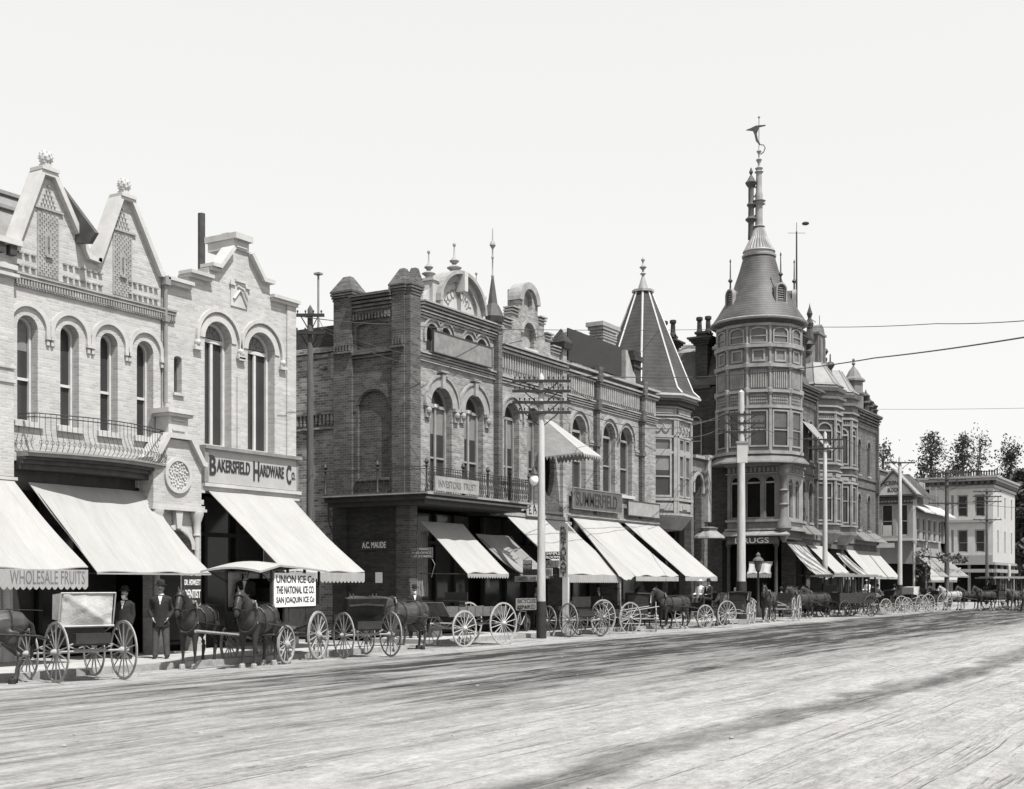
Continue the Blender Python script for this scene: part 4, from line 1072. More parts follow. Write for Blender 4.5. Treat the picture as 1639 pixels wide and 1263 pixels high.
# ground storey under the balcony
m = MB()
m.box(XA, XA + 0.45, 27.1, 29.3, 0.15, 4.89); m.box(XA - .09, XA + .5, 29.31, 29.95, 0.1, 4.89); m.build('lower_side_wall', 'dark_brick_and_shade', A, split=False)  # darker brick than above, the balcony's shade put into the wall colour
m = MB(); m.box(XA + .02, XA + 0.5, D - .02, 27.1, 0.15, 4.9); m.build('lower_corner_pier', 'side_brick', A)
m = MB()
for k in range(7):
    m.box(XA + 0.56 + 0.1 * k, XA + 0.62 + .1 * k, D + 0.02, D + 0.1, 1.6, 4.0)
m.build('shutter', 'grey_paint', A)
shopfront(A, 37.6, 42.9, 4.8, bays=4, rec=1.2)
awning(FRONT, A, 37.5, 40.35, 4.36, 0.1, 2.46, 2.15, drop=0.12, seed=11, scallop=0.16)
awning(FRONT, A, 41.25, 44.0, 4.02, 0.1, 2.48, 1.95, drop=0.15, seed=12, mat='old_canvas', sag=0.2, scallop=0.16, skew=.25)
board('name_sign', 'dark narrow name board with pale letters high in the shade under the corner balcony', 'sign', side(XA), -sy(580, XA), -sy(622, XA), szx(600, 880, XA), szx(600, 865, XA), 0.02, 'shutter_dark', [('A.C. MAUDE', 0.0, 1.0)], 'lettering_light', th=0.05, pad=0.15)
t = board('notice', 'small blank white notice on the dark side wall below the corner balcony', 'notice', side(XA), -sy(602, XA), -sy(613, XA), szx(607, 933, XA), szx(607, 916, XA), 0.01, 'porcelain', [], 'iron', th=0.02)
FQ = side(36.7)
t = board('bracket_sign', 'small grey three-line sign on a bracket beside the reeded shutter at the corner', 'sign', FQ, -26.25, -25.3, 2.98, 3.36, 0.0, 'sign_grey', ['CITY MARKET', 'AND OFFICE', 'UP STAIRS'], 'sign_pale', th=0.04, pad=.14)
MB().tube([FQ.p(-25.35, .02, 2.98), FQ.p(-25.2, .02, 2.75), FQ.p(-25.35, .02, 2.3)], 0.014, 4).build('bracket', 'grey_paint', t)
t = board('balcony_sign', 'pale faded lettered board leaning on the front of the corner balcony railing', 'sign', Frame(0, by - .1, 0), sx(692, by), sx(762, by), 5.34, 5.86, 0.0, 'worn_stone', [('INVESTORS  TRUST', 0.02, 0.98)], 'lettering_grey', th=0.04, pad=0.22)
t = board('parapet_board', 'blank grey signboard across the small arched attic windows of the corner building', 'signboard', Frame(0, D - .15, 0), sx(686), sx(779), 10.66, 11.42, 0.05, 'cast_metal_trim', [], 'iron', th=0.05, edge='dark_trim_and_shade')

# ================================================ middle building with the round-topped gable
Bm = thing('round_gable_building', 'brick building with a stepped gable topped by a small round arch', 'shop building', (46, D, 0))
XC = 48.72
gw = [(43.55, 44.75), (45.4, 46.4)]
oval = [(47.25 + .5 * math.cos(2 * PI * k / 20), 7.05 + 1.2 * math.sin(2 * PI * k / 20)) for k in range(20)]
outer = [(XB + .06, 4.85), (XC, 4.85), (XC, 12.35), (47.4, 12.35), (47.4, 12.8), (46.85, 12.8), (46.85, 13.42), (46.3, 13.42)] + \
        [(45.5 + .8 * math.cos(PI * k / 14), 13.9 + .78 * math.sin(PI * k / 14)) for k in range(15)] + [(44.7, 13.42), (44.1, 13.42), (44.1, 12.85), (43.4, 12.85), (43.4, 12.35), (XB + .06, 12.35)]
nich = [(45.5 + .36 * math.cos(2 * PI * k / 20), 13.85 + .5 * math.sin(2 * PI * k / 20)) for k in range(20)]
m = MB().fplate(FRONT, outer, [arch(a, b, 5.5, 9.5) for a, b in gw] + [oval, nich, arch(45.0, 46.0, 11.95, 13.05)], -0.35, 0)
m.build('front_wall', 'red_brick', Bm)
m = MB(); m.fbox(FRONT, 44.8, 46.2, -0.6, -0.2, 11.8, 14.4); m.build('niche_back', 'worn_stone', Bm)
hood(FRONT, Bm, 45.0, 46.0, 13.05, 0.0, 0.12, d=0.08, mat='worn_stone'); MB().fbox(FRONT, 44.95, 46.1, -.02, 0.14, 11.85, 11.95).build('sill', 'pale_stone', Bm)
m = MB()
o_ = [(45.5 + .86 * math.cos(PI * k / 16), 13.9 + .84 * math.sin(PI * k / 16)) for k in range(17)]; i_ = [(45.5 + .56 * math.cos(PI * k / 16), 13.9 + .56 * math.sin(PI * k / 16)) for k in range(17)]
m.fplate(FRONT, o_ + i_[::-1], [], -0.5, 0.12); m.build('round_hood', 'worn_stone', Bm)
m = MB()
for (a, b, z) in ((46.9, 47.5, 12.85), (46.35, 46.9, 13.45), (44.05, 44.65, 13.45), (43.35, 44.1, 12.88), (47.4, 48.7, 12.38), (XB + .06, 43.4, 12.38)):
    for k in range(3): m.fbox(FRONT, a, b, -0.36, 0.16 - 0.05 * k, z - 0.12 * k, z + 0.06 - .12 * k)
m.build('stepped_coping', 'worn_stone', Bm)
for a, b in gw:
    w = window(FRONT, Bm, a + .01, b - .01, 5.51, 9.49, d=-0.3, mull=1, fw=0.1, rail=0.42, blind=.35, frame='grey_paint')
    hood(FRONT, w, a, b, 9.5, 0.02, 0.2, d=0.04, mat='red_brick', name='arch_bricks'); hood(FRONT, w, a, b, 9.5, 0.24, 0.34, d=0.1, leg=0.1, mat='worn_stone')
w = MB(); oi = [(47.25 + .44 * math.cos(2 * PI * k / 20), 7.05 + 1.14 * math.sin(2 * PI * k / 20)) for k in range(20)]
w = w.fplate(FRONT, oval, [oi], -0.3, -0.22).build('oval_window', 'shop_wood', Bm); MB().fplate(FRONT, oi, [], -0.33, -0.3).build('pane', 'interior_dark', w)
m = MB()
dentils(m, FRONT, 43.2, 48.55, -0.01, 0.1, 10.85, 11.45, 0.2, 0.45); m.fbox(FRONT, 43.1, 48.6, -.02, 0.2, 11.46, 11.54); m.fbox(FRONT, 43.1, 48.6, -.02, 0.28, 11.6, 11.68); m.fbox(FRONT, 43.1, 48.6, -.3, 0.34, 11.74, 11.8)
for k in range(3): m.fbox(FRONT, 43.1, 48.6, -.02, 0.06 + .04 * k, 10.25 + .11 * k, 10.31 + .11 * k)
m.build('corbel_band', 'worn_stone', Bm)
body(Bm, XB, XC, 0, 12.2, depth=13, mat='dark_brick_and_shade', zb=4.85, rec=1.5)
shopfront(Bm, 43.3, 48.5, 4.8)
for u, z in ((48.45, 12.4),):
    m = MB(); m.fbox(FRONT, u - .18, u + .18, -0.3, 0.15, 5.0, z); m.build('pier', 'red_brick', Bm)
    x, y = u, D + .05
    m = MB(); m.add([(x - .32, y - .35, z), (x + .32, y - .35, z), (x + .32, y + .35, z), (x - .32, y + .35, z), (x - .38, y - .4, z + .3), (x + .38, y - .4, z + .3), (x + .38, y + .4, z + .3), (x - .38, y + .4, z + .3), (x, y, z + .95)],
        [(0, 1, 5, 4), (1, 2, 6, 5), (2, 3, 7, 6), (3, 0, 4, 7), (4, 5, 8), (5, 6, 8), (6, 7, 8), (7, 4, 8), (0, 3, 2, 1)]); m.build('pier_cap', 'dark_brick_and_shade', Bm)
m = MB(); m.fbox(FRONT, 43.2, 48.6, -0.1, 0.2, 4.85, 5.0); m.fbox(FRONT, 43.2, 48.6, -0.1, 0.12, 5.1, 5.2); m.build('fascia', 'worn_stone', Bm)
aw_ = awning(FRONT, Bm, 43.55, 48.6, 4.84, 0.12, 2.46, 2.75, drop=0.32, seed=13, sag=0.06, scallop=.08, skew=.2)
ow = awning(FRONT, Bm, 46.75, 47.5, 9.15, 0.06, 7.6, 1.95, drop=0.16, seed=14, scallop=0.14, sag=0.02, arms=True, name='window_awning')
m = MB()
for u, e in ((46.76, -.55), (47.49, .4)):
    v = [FRONT.p(u, .06, 9.12), FRONT.p(u + e, 2.25, 7.5), FRONT.p(u + e, 0.06, 7.45)]
    m.add(v + [FRONT.p(u + .012, .05, 9.10), FRONT.p(u + e + .012, 2.24, 7.48), FRONT.p(u + e + .012, .06, 7.43)], [(0, 1, 2), (3, 4, 5), (0, 1, 4, 3), (1, 2, 5, 4), (2, 0, 3, 5)])
    n = 12; u += e
    for k in range(n):
        a = 0.06 + 2.18 * k / n; b_ = .06 + 2.18 * (k + 1) / n
        za = 7.45 + .11 * k / n; zb_ = 7.45 + .11 * (k + 1) / n
        m.add([FRONT.p(u, a, za), FRONT.p(u, b_, zb_), FRONT.p(u, (a + b_) / 2, za - .16)] + [FRONT.p(u + .012, a, za), FRONT.p(u + .012, b_, zb_), FRONT.p(u + .012, (a + b_) / 2, za - .16)], [(0, 1, 2), (3, 4, 5), (1, 2, 5, 4), (2, 0, 3, 5)])
v = [FRONT.p(46.76, .06, 9.14), FRONT.p(47.49, .06, 9.14), FRONT.p(47.89, 2.25, 7.51), FRONT.p(46.21, 2.25, 7.51)]; m.add(v + [(p[0], p[1], p[2] - .02) for p in v], [(0, 1, 2, 3), (4, 7, 6, 5), (0, 4, 5, 1), (1, 5, 6, 2), (2, 6, 7, 3), (3, 7, 4, 0)])
for k in range(10):
    a = 46.21 + .168 * k; m.add([FRONT.p(a, 2.24, 7.5), FRONT.p(a + .168, 2.24, 7.5), FRONT.p(a + .084, 2.24, 7.34), FRONT.p(a, 2.252, 7.5), FRONT.p(a + .168, 2.252, 7.5), FRONT.p(a + .084, 2.252, 7.34)], [(0, 1, 2), (3, 4, 5), (1, 2, 5, 4), (2, 0, 3, 5), (0, 1, 4, 3)])
m.build('awning_cheek', 'canvas', Bm)
for q in list(ow.children): bpy.data.objects.remove(q)
bpy.data.objects.remove(ow)
board('hotel_board', 'narrow white signboard over the awning of the round-gabled building', 'sign', Frame(0, D - .1, 0), 44.9, 46.3, 4.9, 5.4, 0.15, 'sign_pale', [('E. P. H.', .05, .9)], 'lettering_dark', th=0.05)

# ================================================ long building with the octagonal corner turret
Cb = thing('turret_building', 'long brick building with a slotted parapet and an octagonal bay under a tall pointed roof', 'corner building', (56, D, 0))
XD = 63.0
cw = [(sx(916), sx(938)), (sx(965.5), sx(985)), (sx(993), sx(1012))]
m = MB().fplate(FRONT, rect(XC + .02, 58.4, 5.2, 11.75), [arch(a, b, 6.35, 9.67) for a, b in cw], -0.35, 0); m.build('front_wall', 'red_brick', Cb)
for i, (a, b) in enumerate(cw):
    w = window(FRONT, Cb, a + .01, b - .01, 6.36, 9.66, d=-0.28, mull=0, fw=0.1, rail=0.5, frame='lead_grey')
    hood(FRONT, w, a, b, 9.67, 0.2, 0.32, d=0.1, leg=0.2, mat='worn_stone')
    hood(FRONT, w, a, b, 9.67, 0.0, 0.16, d=0.03, mat='red_brick', name='arch_bricks')
    MB().fbox(FRONT, a - .12, b + .12, -.02, .14, 6.2, 6.35).build('sill', 'pale_stone', w)
m = MB()
for a, b in ((49.05, cw[0][0] - .3), (cw[0][1] + .3, 51.4), (51.8, cw[1][0] - .3), (cw[2][1] + .3, 56.3)):
    if b > a: m.fbox(FRONT, a, b, -.02, .08, 8.55, 8.66); m.fbox(FRONT, a, b, -.02, .05, 8.45, 8.53)
for k in range(4): m.fbox(FRONT, XC + .02, 58.4, -.02, 0.06 + .04 * k, 10.15 + .1 * k, 10.21 + .1 * k)
for a, b in ((48.9, 51.4), (51.85, 56.3), (56.75, 58.2)):
    dentils(m, FRONT, a, b, -.01, 0.1, 10.68, 11.35, 0.2, 0.55)
m.fbox(FRONT, XC + .02, 58.4, -.02, .16, 11.36, 11.44); m.fbox(FRONT, XC + .02, 58.4, -.02, .24, 11.5, 11.58); m.fbox(FRONT, XC + .02, 58.4, -.36, .3, 11.755, 11.86)
m.build('slotted_parapet', 'worn_stone', Cb)
for u in (51.62, 56.52):
    m = MB(); m.fbox(FRONT, u - .15, u + .15, -.1, .2, 5.3, 12.0); m.fbox(FRONT, u - .2, u + .2, -.1, .3, 10.1, 10.6); m.fbox(FRONT, u - .2, u + .2, -.1, .35, 11.4, 12.1); m.fbox(FRONT, u - .19, u + .19, -.1, .25, 8.4, 8.6); m.build('pilaster', 'side_brick', Cb)
body(Cb, XC, XD, 0, 11.5, depth=16, mat='dark_brick_and_shade', zb=5.2, rec=1.5)
m = MB(); m.fbox(FRONT, XC, 58.5, -.3, .12, 5.02, 5.2); m.fbox(FRONT, XC, 58.5, -.3, .2, 5.1, 5.14); m.build('fascia', 'worn_stone', Cb)
shopfront(Cb, 49.2, 58.0, 5.0, bays=5)
pier(Cb, 48.74, 49.1, 5.1, mat='red_brick', cap='worn_stone'); pier(Cb, 53.9, 54.3, 5.1, mat='red_brick', cap='worn_stone')
awning(FRONT, Cb, 49.2, 53.8, 5.0, .14, 2.42, 3.25, drop=.22, seed=15, scallop=.05, sag=.05)
awning(FRONT, Cb, 54.5, 58.5, 5.0, .14, 2.42, 3.3, drop=.2, seed=16, scallop=.05, sag=.04)
# the loose side curtains of the shop awnings
m = MB(); v = []; f = []
for i in range(9):
    for j in range(9):
        a, b = i / 8, j / 8
        p0 = Vector(FRONT.p(49.15, .15, 5.0)); p1 = Vector(FRONT.p(49.25, 3.2, 2.42)); p2 = Vector(FRONT.p(48.2, 2.8, 2.55))
        q = p0.lerp(p1, b).lerp(p0.lerp(p2, b), a) + Vector((0, 0, -0.25 * math.sin(PI * a) * b + .03 * math.sin(a * 20)))
        v.append(q)
for i in range(8):
    for j in range(8): f.append((i * 9 + j, i * 9 + j + 1, i * 9 + j + 10, i * 9 + j + 9))
n1 = len(v); v += [p + Vector((0, 0, -.015)) for p in v]; f += [tuple(k + n1 for k in q) for q in f]
m.add(v, f); m.build('awning_curtain', 'canvas', Cb, smooth=True)
m = MB(); F4 = Frame(0, D + .9, 0)
m.fbox(FRONT, sx(972), sx(992), -.9, -.2, 11.87, 14.1); m.fbox(FRONT, sx(968), sx(996), -1.0, -.08, 14.25, 14.45); m.fbox(FRONT, sx(970), sx(994), -.96, -.12, 14.1, 14.25)
for k in range(3): m.fbox(FRONT, sx(971), sx(993), -.93, -.16, 13.7 + .13 * k, 13.76 + .13 * k)
m.fbox(FRONT, 50.9, 51.5, -1.2, -.6, 11.87, 13.75)
m.build('parapet_block', 'worn_stone', Cb)
m = MB(); a, b = 54.7, 55.6
m.fplate(FRONT, [(a, 11.87), (b + .2, 11.87), (b + .2, 12.3), (b - .1, 12.5), (a + .2, 13.4), (a, 13.4)], [], -.5, .1); m.build('parapet_gablet', 'worn_stone', Cb)
m = MB(); a, b = 55.95, 56.75
m.fbox(FRONT, a, b, -.7, -.05, 11.87, 13.1); m.fbox(FRONT, a - .06, b + .06, -.76, .0, 12.75, 12.85); m.fbox(FRONT, a - .1, b + .1, -.8, .05, 13.1, 13.35); m.fbox(FRONT, a, b, -.7, -.05, 13.35, 13.6)
m.build('chimney', 'dark_brick_and_shade', Cb)
bb = board('roof_billboard', 'large blank black billboard on the roof edge beside the round gable', 'billboard', Frame(0, D + .0, 0), 48.8, 54.2, 12.0, 13.42, 0.06, 'lettering_dark', [], 'iron', th=.06)
m = MB()
for u in (49.5, 51.5, 53.5): m.tube([(u, D + .1, 13.1), (u, D + 1.4, 11.6)], .04, 5); m.tube([(u, D + .1, 13.1), (u, D + .1, 11.6)], .04, 5)
m.build('billboard_strut', 'shop_wood', bb)
t = board('shop_name_board', 'grey wooden shop board with tall dark letters over the first awning of the turret building', 'sign', Frame(0, D - .05, 0), 49.05, 53.9, 5.45, 6.33, .15, 'sign_grey', [('SUMMERFIELD', 0.0, .95)], 'lettering_dark', th=.06, edge='cast_metal_trim', pad=.12)
t = board('blank_board', 'blank pale grey board over the second awning of the turret building', 'signboard', Frame(0, D - .05, 0), 54.65, 58.3, 5.4, 6.08, .15, 'tan_stone', [], 'iron', th=.06, edge='dark_trim_and_shade')
# turret
TX, TY, TR = 60.75, 28.3, 2.33
def octo(r): return r / math.cos(PI / 8)
def ring(m, r, z0, z1, n=8, x=TX, y=TY, a0=PI / 8): m.lathe(x, y, [(r / math.cos(PI / n), z0), (r / math.cos(PI / n), z1)], n, a0)
m = MB(); ring(m, TR - .05, 5.6, 11.3); m.build('turret_core', 'tan_stone', Cb)
m = MB()
ring(m, TR + .04, 5.5, 5.6); m.lathe(TX, TY, [(octo(1.9), 4.9), (octo(TR + .02), 5.5)], 8, PI / 8)
for z0, z1, e in ((5.6, 5.72, .1), (6.36, 6.5, .12), (8.78, 8.92, .07), (9.62, 9.72, .1), (10.55, 10.62, .07), (10.72, 10.8, .12), (11.15, 11.22, .06)): ring(m, TR + e, z0, z1)
m.build('turret_moulding', 'tan_stone', Cb)
for k in range(8):
    an = -PI + k * PI / 4 + 0
    # face k: normal azimuth
    az = R(180 + 45 * k)
    if k not in (0, 1, 2, 3): continue
    F = Frame(TX + TR * math.cos(az), TY + TR * math.sin(az), az + PI / 2)
    hw = TR * math.tan(PI / 8)
    n = 1 if k % 2 else 2
    w_ = (2 * hw - .3) / n
    for j in range(n):
        a = -hw + .15 + w_ * j; b = a + w_
        g = .12 if n == 1 else .06
        wn = window(F, Cb, a + g, b - g, 6.55, 8.78, rise=0, d=.02, mull=0, fw=.1, frame='tan_stone', rail=.5, name='turret_window', pane='pane_dark' if n == 1 else 'pane_mid', blind=.35 if n == 1 else None)
        wn2 = window(F, Cb, a + g, b - g, 8.92, 9.62, rise=0, d=.02, mull=0, fw=.1, frame='tan_stone', rail=0, name='turret_window', pane='pane_mid')
    m = MB(); m.fbox(F, -hw + .14, hw - .14, .02, .06, 5.85, 6.25); m.fbox(F, -.3 * hw, .3 * hw, .061, .1, 5.93, 6.17)
    m.fbox(F, -hw - .02, -hw + .16, 0, .1, 5.73, 10.5); m.fbox(F, hw - .16, hw + .02, 0, .1, 5.73, 10.5)
    for j in range(3):
        c_ = -hw + .3 + (2 * hw - .6) * (j + .5) / 3; r_ = .2
        m.tube([F.p(c_ - r_ * math.cos(PI * q / 6), .06, 10.35 - .28 * math.sin(PI * q / 6)) for q in range(7)], .035, 5)
    m.fbox(F, -hw + .2, hw - .2, .0, .08, 10.86, 11.1)
    m.build('turret_panel', 'tan_stone', Cb)
m = MB(); ring(m, TR + .2, 11.3, 11.5); ring(m, TR + .38, 11.5, 11.62); m.build('turret_cornice', 'dark_trim_and_shade', Cb)
m = MB(); ring(m, TR + .3, 11.625, 11.75); ring(m, TR + .5, 11.75, 11.86); m.build('eaves_moulding', 'pale_stone', Cb)
zr = 17.6
m = MB(); m.lathe(TX, TY, [(octo(TR + .42), 11.87), (octo(TR + .1), 12.2), (octo(.42), zr)], 8, PI / 8); m.build('turret_roof', 'shingle_rows', Cb)
m = MB()
for k in range(8):
    a = PI / 8 + k * PI / 4
    m.tube([(TX + octo(r) * math.cos(a), TY + octo(r) * math.sin(a), z) for r, z in ((TR + .42, 11.9), (TR + .1, 12.22), (.42, zr))], .055, 4)
m.build('roof_hip', 'white_paint', Cb)
m = MB(); ring(m, .55, zr, zr + .12); m.lathe(TX, TY, [(.3, zr + .12), (.06, zr + .9), (.17, zr + 1.0), (.06, zr + 1.1), (.06, zr + 1.2), (.2, zr + 1.35), (.06, zr + 1.5), (.04, zr + 1.6), (.11, zr + 1.75), (.02, zr + 1.9)], 10)
m.build('turret_finial', 'lead_grey', Cb, smooth=True)
# small dormer finials right of the roof
m = MB(); fx, fy = 63.2, 28.0
m.lathe(fx, fy, [(.3, 11.9), (.22, 12.6), (.26, 12.7), (.1, 12.9), (.24, 13.15), (.12, 13.25), (.04, 13.5), (.16, 13.75), (.04, 14.1), (.02, 14.5)], 8); m.build('corner_finial', 'lead_grey', Cb, smooth=True)
# porch wall beyond the turret
m = MB().fplate(FRONT, rect(63.02, 65.4, 0.15, 8.9), [arch(63.4, 64.5, 0.16, 8.0)], -.4, 0); m.build('porch_wall', 'dark_front_brick', Cb)
hood(FRONT, Cb, 63.4, 64.5, 8.0, .05, .2, d=.1, leg=.4, mat='worn_stone', name='porch_arch')
m = MB(); m.fbox(FRONT, 63.0, 65.0, -.5, .3, 8.9, 9.05); m.fbox(FRONT, 64.9, 65.42, -.4, .22, 5.5, 9.05); m.fbox(FRONT, 64.85, 65.5, -.5, .3, 9.05, 9.2)
dentils(m, FRONT, 63.1, 64.8, 0, .06, 8.2, 8.8, .16, .5); m.build('porch_trim', 'worn_stone', Cb)
MB().fbox(FRONT, 63.1, 65.3, -1.4, -1.0, .15, 8.8).build('porch_back', 'interior_dark', Cb)
m = MB(); cx_, cy_ = 62.6, 25.3
m.lathe(cx_, cy_, [(.1, 5.0), (.25, 5.1), (.5, 5.05), (.4, 4.9), (.8, 4.6), (.85, 4.5)], 8, PI / 8); m.build('canopy', 'grey_paint', Cb)
# ================================================ tower building across the side street
T = thing('tower_building', 'dark brick corner building with a round tower under a tall cone roof and needle spire', 'corner building', (86, D, 0))
X0, X1 = 77.5, 101.0
tx, ty, tr = 78.4, 28.2, 2.75
A0 = R(184.3)
def zt(py): return EYE + (935 - py) / 24.45
MB().box(X0, X1 - .01, D + .42, 46, 4.9, 15.1).build('side_wall', 'dark_brick_and_shade', T)
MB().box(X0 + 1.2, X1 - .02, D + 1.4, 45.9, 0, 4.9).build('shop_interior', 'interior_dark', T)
MB().box(X0, X0 + 1.19, 30.4, 46, 0, 4.895).build('lower_side_wall', 'dark_brick_and_shade', T)
m = MB(); m.add([(X0 - .05, D - .02, 15.2), (X1, D - .02, 15.2), (X1, 46, 15.2), (X0 - .05, 46, 15.2), (X0 + 1.1, D + 1.6, 17.7), (X1 - 1.2, D + 1.6, 17.7), (X1 - 1.2, 44, 17.7), (X0 + 1.1, 44, 17.7)], [(0, 1, 5, 4), (1, 2, 6, 5), (2, 3, 7, 6), (3, 0, 4, 7), (0, 3, 2, 1), (4, 5, 6, 7)])
m.build('mansard_roof', 'slate', T)
m = MB(); m.add([(X0 + 1.1, D + 1.6, 17.72), (X1 - 1.2, D + 1.6, 17.72), (X1 - 1.2, 44, 17.72), (X0 + 1.1, 44, 17.72), (X0 + 4, 36, 19.0), (X1 - 6, 36, 19.0)], [(0, 1, 5, 4), (1, 2, 5), (2, 3, 4, 5), (3, 0, 4)]); m.build('tin_roof', 'roofing_tin', T)
MB().box(X0 - .12, X0 + .02, 31.2, 46, 15.0, 15.25).build('side_cornice', 'dark_trim_and_shade', T)
for yy0 in (31.8, 33.6):
    for z0, z1 in ((6.2, 9.0), (10.6, 13.2)):
        window(side(X0 + .004), T, -yy0 - .9, -yy0, z0, z1, d=.03, mull=0, fw=.08, frame='grey_paint', pane='interior_dark')
# front wall
fw_ = []
for c in (82.25, 83.85, 95.9, 98.6):
    w_ = .36
    fw_ += [(c - w_, c + w_, 6.25, 8.95), (c - w_, c + w_, 10.5, 13.15)]
m = MB().fplate(FRONT, rect(80.6, X1, 5.0, 15.3), [arch(*q) for q in fw_], -.4, 0); m.build('front_wall', 'dark_front_brick', T)
for a, b, z0, z1 in fw_:
    w = window(FRONT, T, a + .01, b - .01, z0 + .01, z1 - .01, d=-.26, mull=0, fw=.08, rail=.5)
    hood(FRONT, w, a, b, z1, .03, .2, d=.06, leg=.15, mat='tower_paint'); MB().fbox(FRONT, a - .12, b + .12, -.02, .12, z0 - .15, z0).build('sill', 'tower_light', w)
m = MB()
for a, b in ((80.9, 84.9), (94.4, X1 + .1)):
    corbels(m, FRONT, a, b, 14.3, 15.3, 0, 5, .45); dentils(m, FRONT, a, b, 0, .15, 14.05, 14.3, .2, .5)
    m.fbox(FRONT, a, b, -.02, .1, 10.15, 10.3); m.fbox(FRONT, a, b, -.02, .08, 9.5, 9.56)
m.fbox(FRONT, 80.9, X1 + .1, -.4, .5, 15.302, 15.42); m.build('cornice', 'dark_front_brick', T)
m = MB()
for u in (84.85, 94.3, 100.85): m.fbox(FRONT, u - .14, u + .14, -.1, .22, 5.2, 15.0); m.fbox(FRONT, u - .2, u + .2, -.1, .3, 9.3, 10.4)
m.build('pilaster', 'side_brick', T)
m = MB(); m.fbox(FRONT, 80.6, X1, -.1, .12, 5.1, 5.5); m.add([FRONT.p(94.2, 0, 6.1), FRONT.p(X1, 0, 6.1), FRONT.p(X1, .9, 5.35), FRONT.p(94.2, .9, 5.35)] + [FRONT.p(94.2, 0, 5.5), FRONT.p(X1, 0, 5.5), FRONT.p(X1, .9, 5.3), FRONT.p(94.2, .9, 5.3)], [(0, 1, 2, 3), (4, 5, 6, 7), (0, 3, 7, 4), (1, 2, 6, 5), (2, 3, 7, 6)])
m.add([FRONT.p(80.6, 0, 6.1), FRONT.p(84.4, 0, 6.1), FRONT.p(84.4, .8, 5.4), FRONT.p(80.6, .8, 5.4)] + [FRONT.p(80.6, 0, 5.5), FRONT.p(84.4, 0, 5.5), FRONT.p(84.4, .8, 5.35), FRONT.p(80.6, .8, 5.35)], [(0, 1, 2, 3), (4, 5, 6, 7), (0, 3, 7, 4), (1, 2, 6, 5), (2, 3, 7, 6)])
m.build('shop_skirt_roof', 'tower_paint', T)
# the two bay windows
def bay(cx, r, s):
    cy = D - .95 + r; a0 = PI / 8
    b = MB(); ring(b, r - .06, 5.7, 14.4, x=cx, y=cy); o = b.build('bay_window', 'tower_paint', T)
    m = MB()
    m.lathe(cx, cy, [(octo(r - .6), 4.9), (octo(r + .02), 5.6), (octo(r + .06), 5.75)], 8, a0)
    for z0, z1, e in ((6.2, 6.32, .12), (9.3, 9.45, .12), (9.9, 10.0, .06), (10.4, 10.55, .14), (13.5, 13.62, .08), (13.95, 14.1, .12), (14.38, 14.5, .2)): ring(m, r + e, z0, z1, x=cx, y=cy)
    m.build('bay_moulding', 'tower_light', o)
    m = MB(); prof = [(14.5, .1), (14.9, .1), (14.95, .32), (15.12, .34), (15.16, .1), (15.45, .08), (15.5, .28), (15.75, .36), (15.8, .15), (15.95, .12)]
    m.lathe(cx, cy, [(octo(r + e), z) for z, e in prof], 8, a0); m.build('bay_cornice', 'tower_paint', o)
    m = MB(); m.lathe(cx, cy, [(octo(r + .18), 15.96), (octo(r - .1), 16.15), (octo(r * .42), 17.7)], 8, a0); m.build('bay_roof', 'roofing_tin', o)
    m = MB()
    for k in range(8):
        a = a0 + k * PI / 4; m.tube([(cx + octo(q) * math.cos(a), cy + octo(q) * math.sin(a), z) for q, z in ((r + .18, 15.98), (r - .1, 16.17), (r * .42, 17.72))], .05, 4)
    m.build('roof_hip', 'tower_light', o)
    for az in (180, 225, 270):
        a = R(az); F = Frame(cx + (r - .05) * math.cos(a), cy + (r - .05) * math.sin(a), a + PI / 2); hw = r * math.tan(PI / 8)
        for z0, z1, rs in ((6.45, 9.15, 0), (10.7, 13.35, None)):
            window(F, T, -hw + .2, hw - .2, z0, z1, rise=rs, d=.03, mull=0, fw=.1, frame='tower_light', rail=.0 if rs is None else .62, name='bay_sash')
        m = MB()
        for e in (-1, 1): m.fbox(F, e * hw - .1, e * hw + .1, 0, .12, 6.35, 9.3); m.fbox(F, e * hw - .1, e * hw + .1, 0, .12, 10.5, 13.9)
        dentils(m, F, -hw + .1, hw - .1, 0, .08, 13.65, 13.85, .16, .4); m.fbox(F, -hw + .2, hw - .2, 0, .06, 9.55, 9.8)
        m.build('bay_post', 'tower_light', o)
    return o
bay(87.2, 1.9, 1); bay(91.1, 1.7, 1)
# corner oriel under the tower
OX, OY0, OY1 = 76.9, 26.0, 29.8
SO = side(OX)
m = MB(); m.box(OX + .3, 80.6, OY0 + .3, OY1, 5.55, 10.3); m.build('oriel_core', 'interior_dark', T)
ow_ = [(-29.6, -28.95), (-28.55, -27.55), (-27.3, -26.6)]
m = MB().fplate(SO, rect(-OY1, -OY0 - .02, 5.6, 9.7), [arch(a, b, 6.3, 9.0, .42) for a, b in ow_], -.28, 0); m.build('oriel_side', 'tower_paint', T)
fo = [(77.9, 78.6), (79.2, 79.9)]
FO = Frame(0, OY0, 0)
m = MB().fplate(FO, rect(OX + .01, 80.7, 5.6, 9.7), [arch(a, b, 6.3, 8.8, .3) for a, b in fo], -.28, 0); m.build('oriel_front', 'tower_light', T)
for F, q in ((SO, ow_), (FO, fo)):
    for a, b in q:
        window(F, T, a + .01, b - .01, 6.31, 8.98 if F is SO else 8.78, rise=.4 if F is SO else .28, d=-.14, mull=0, fw=.05, frame='tower_light', rail=0, name='oriel_window', pane='interior_dark')
m = MB()
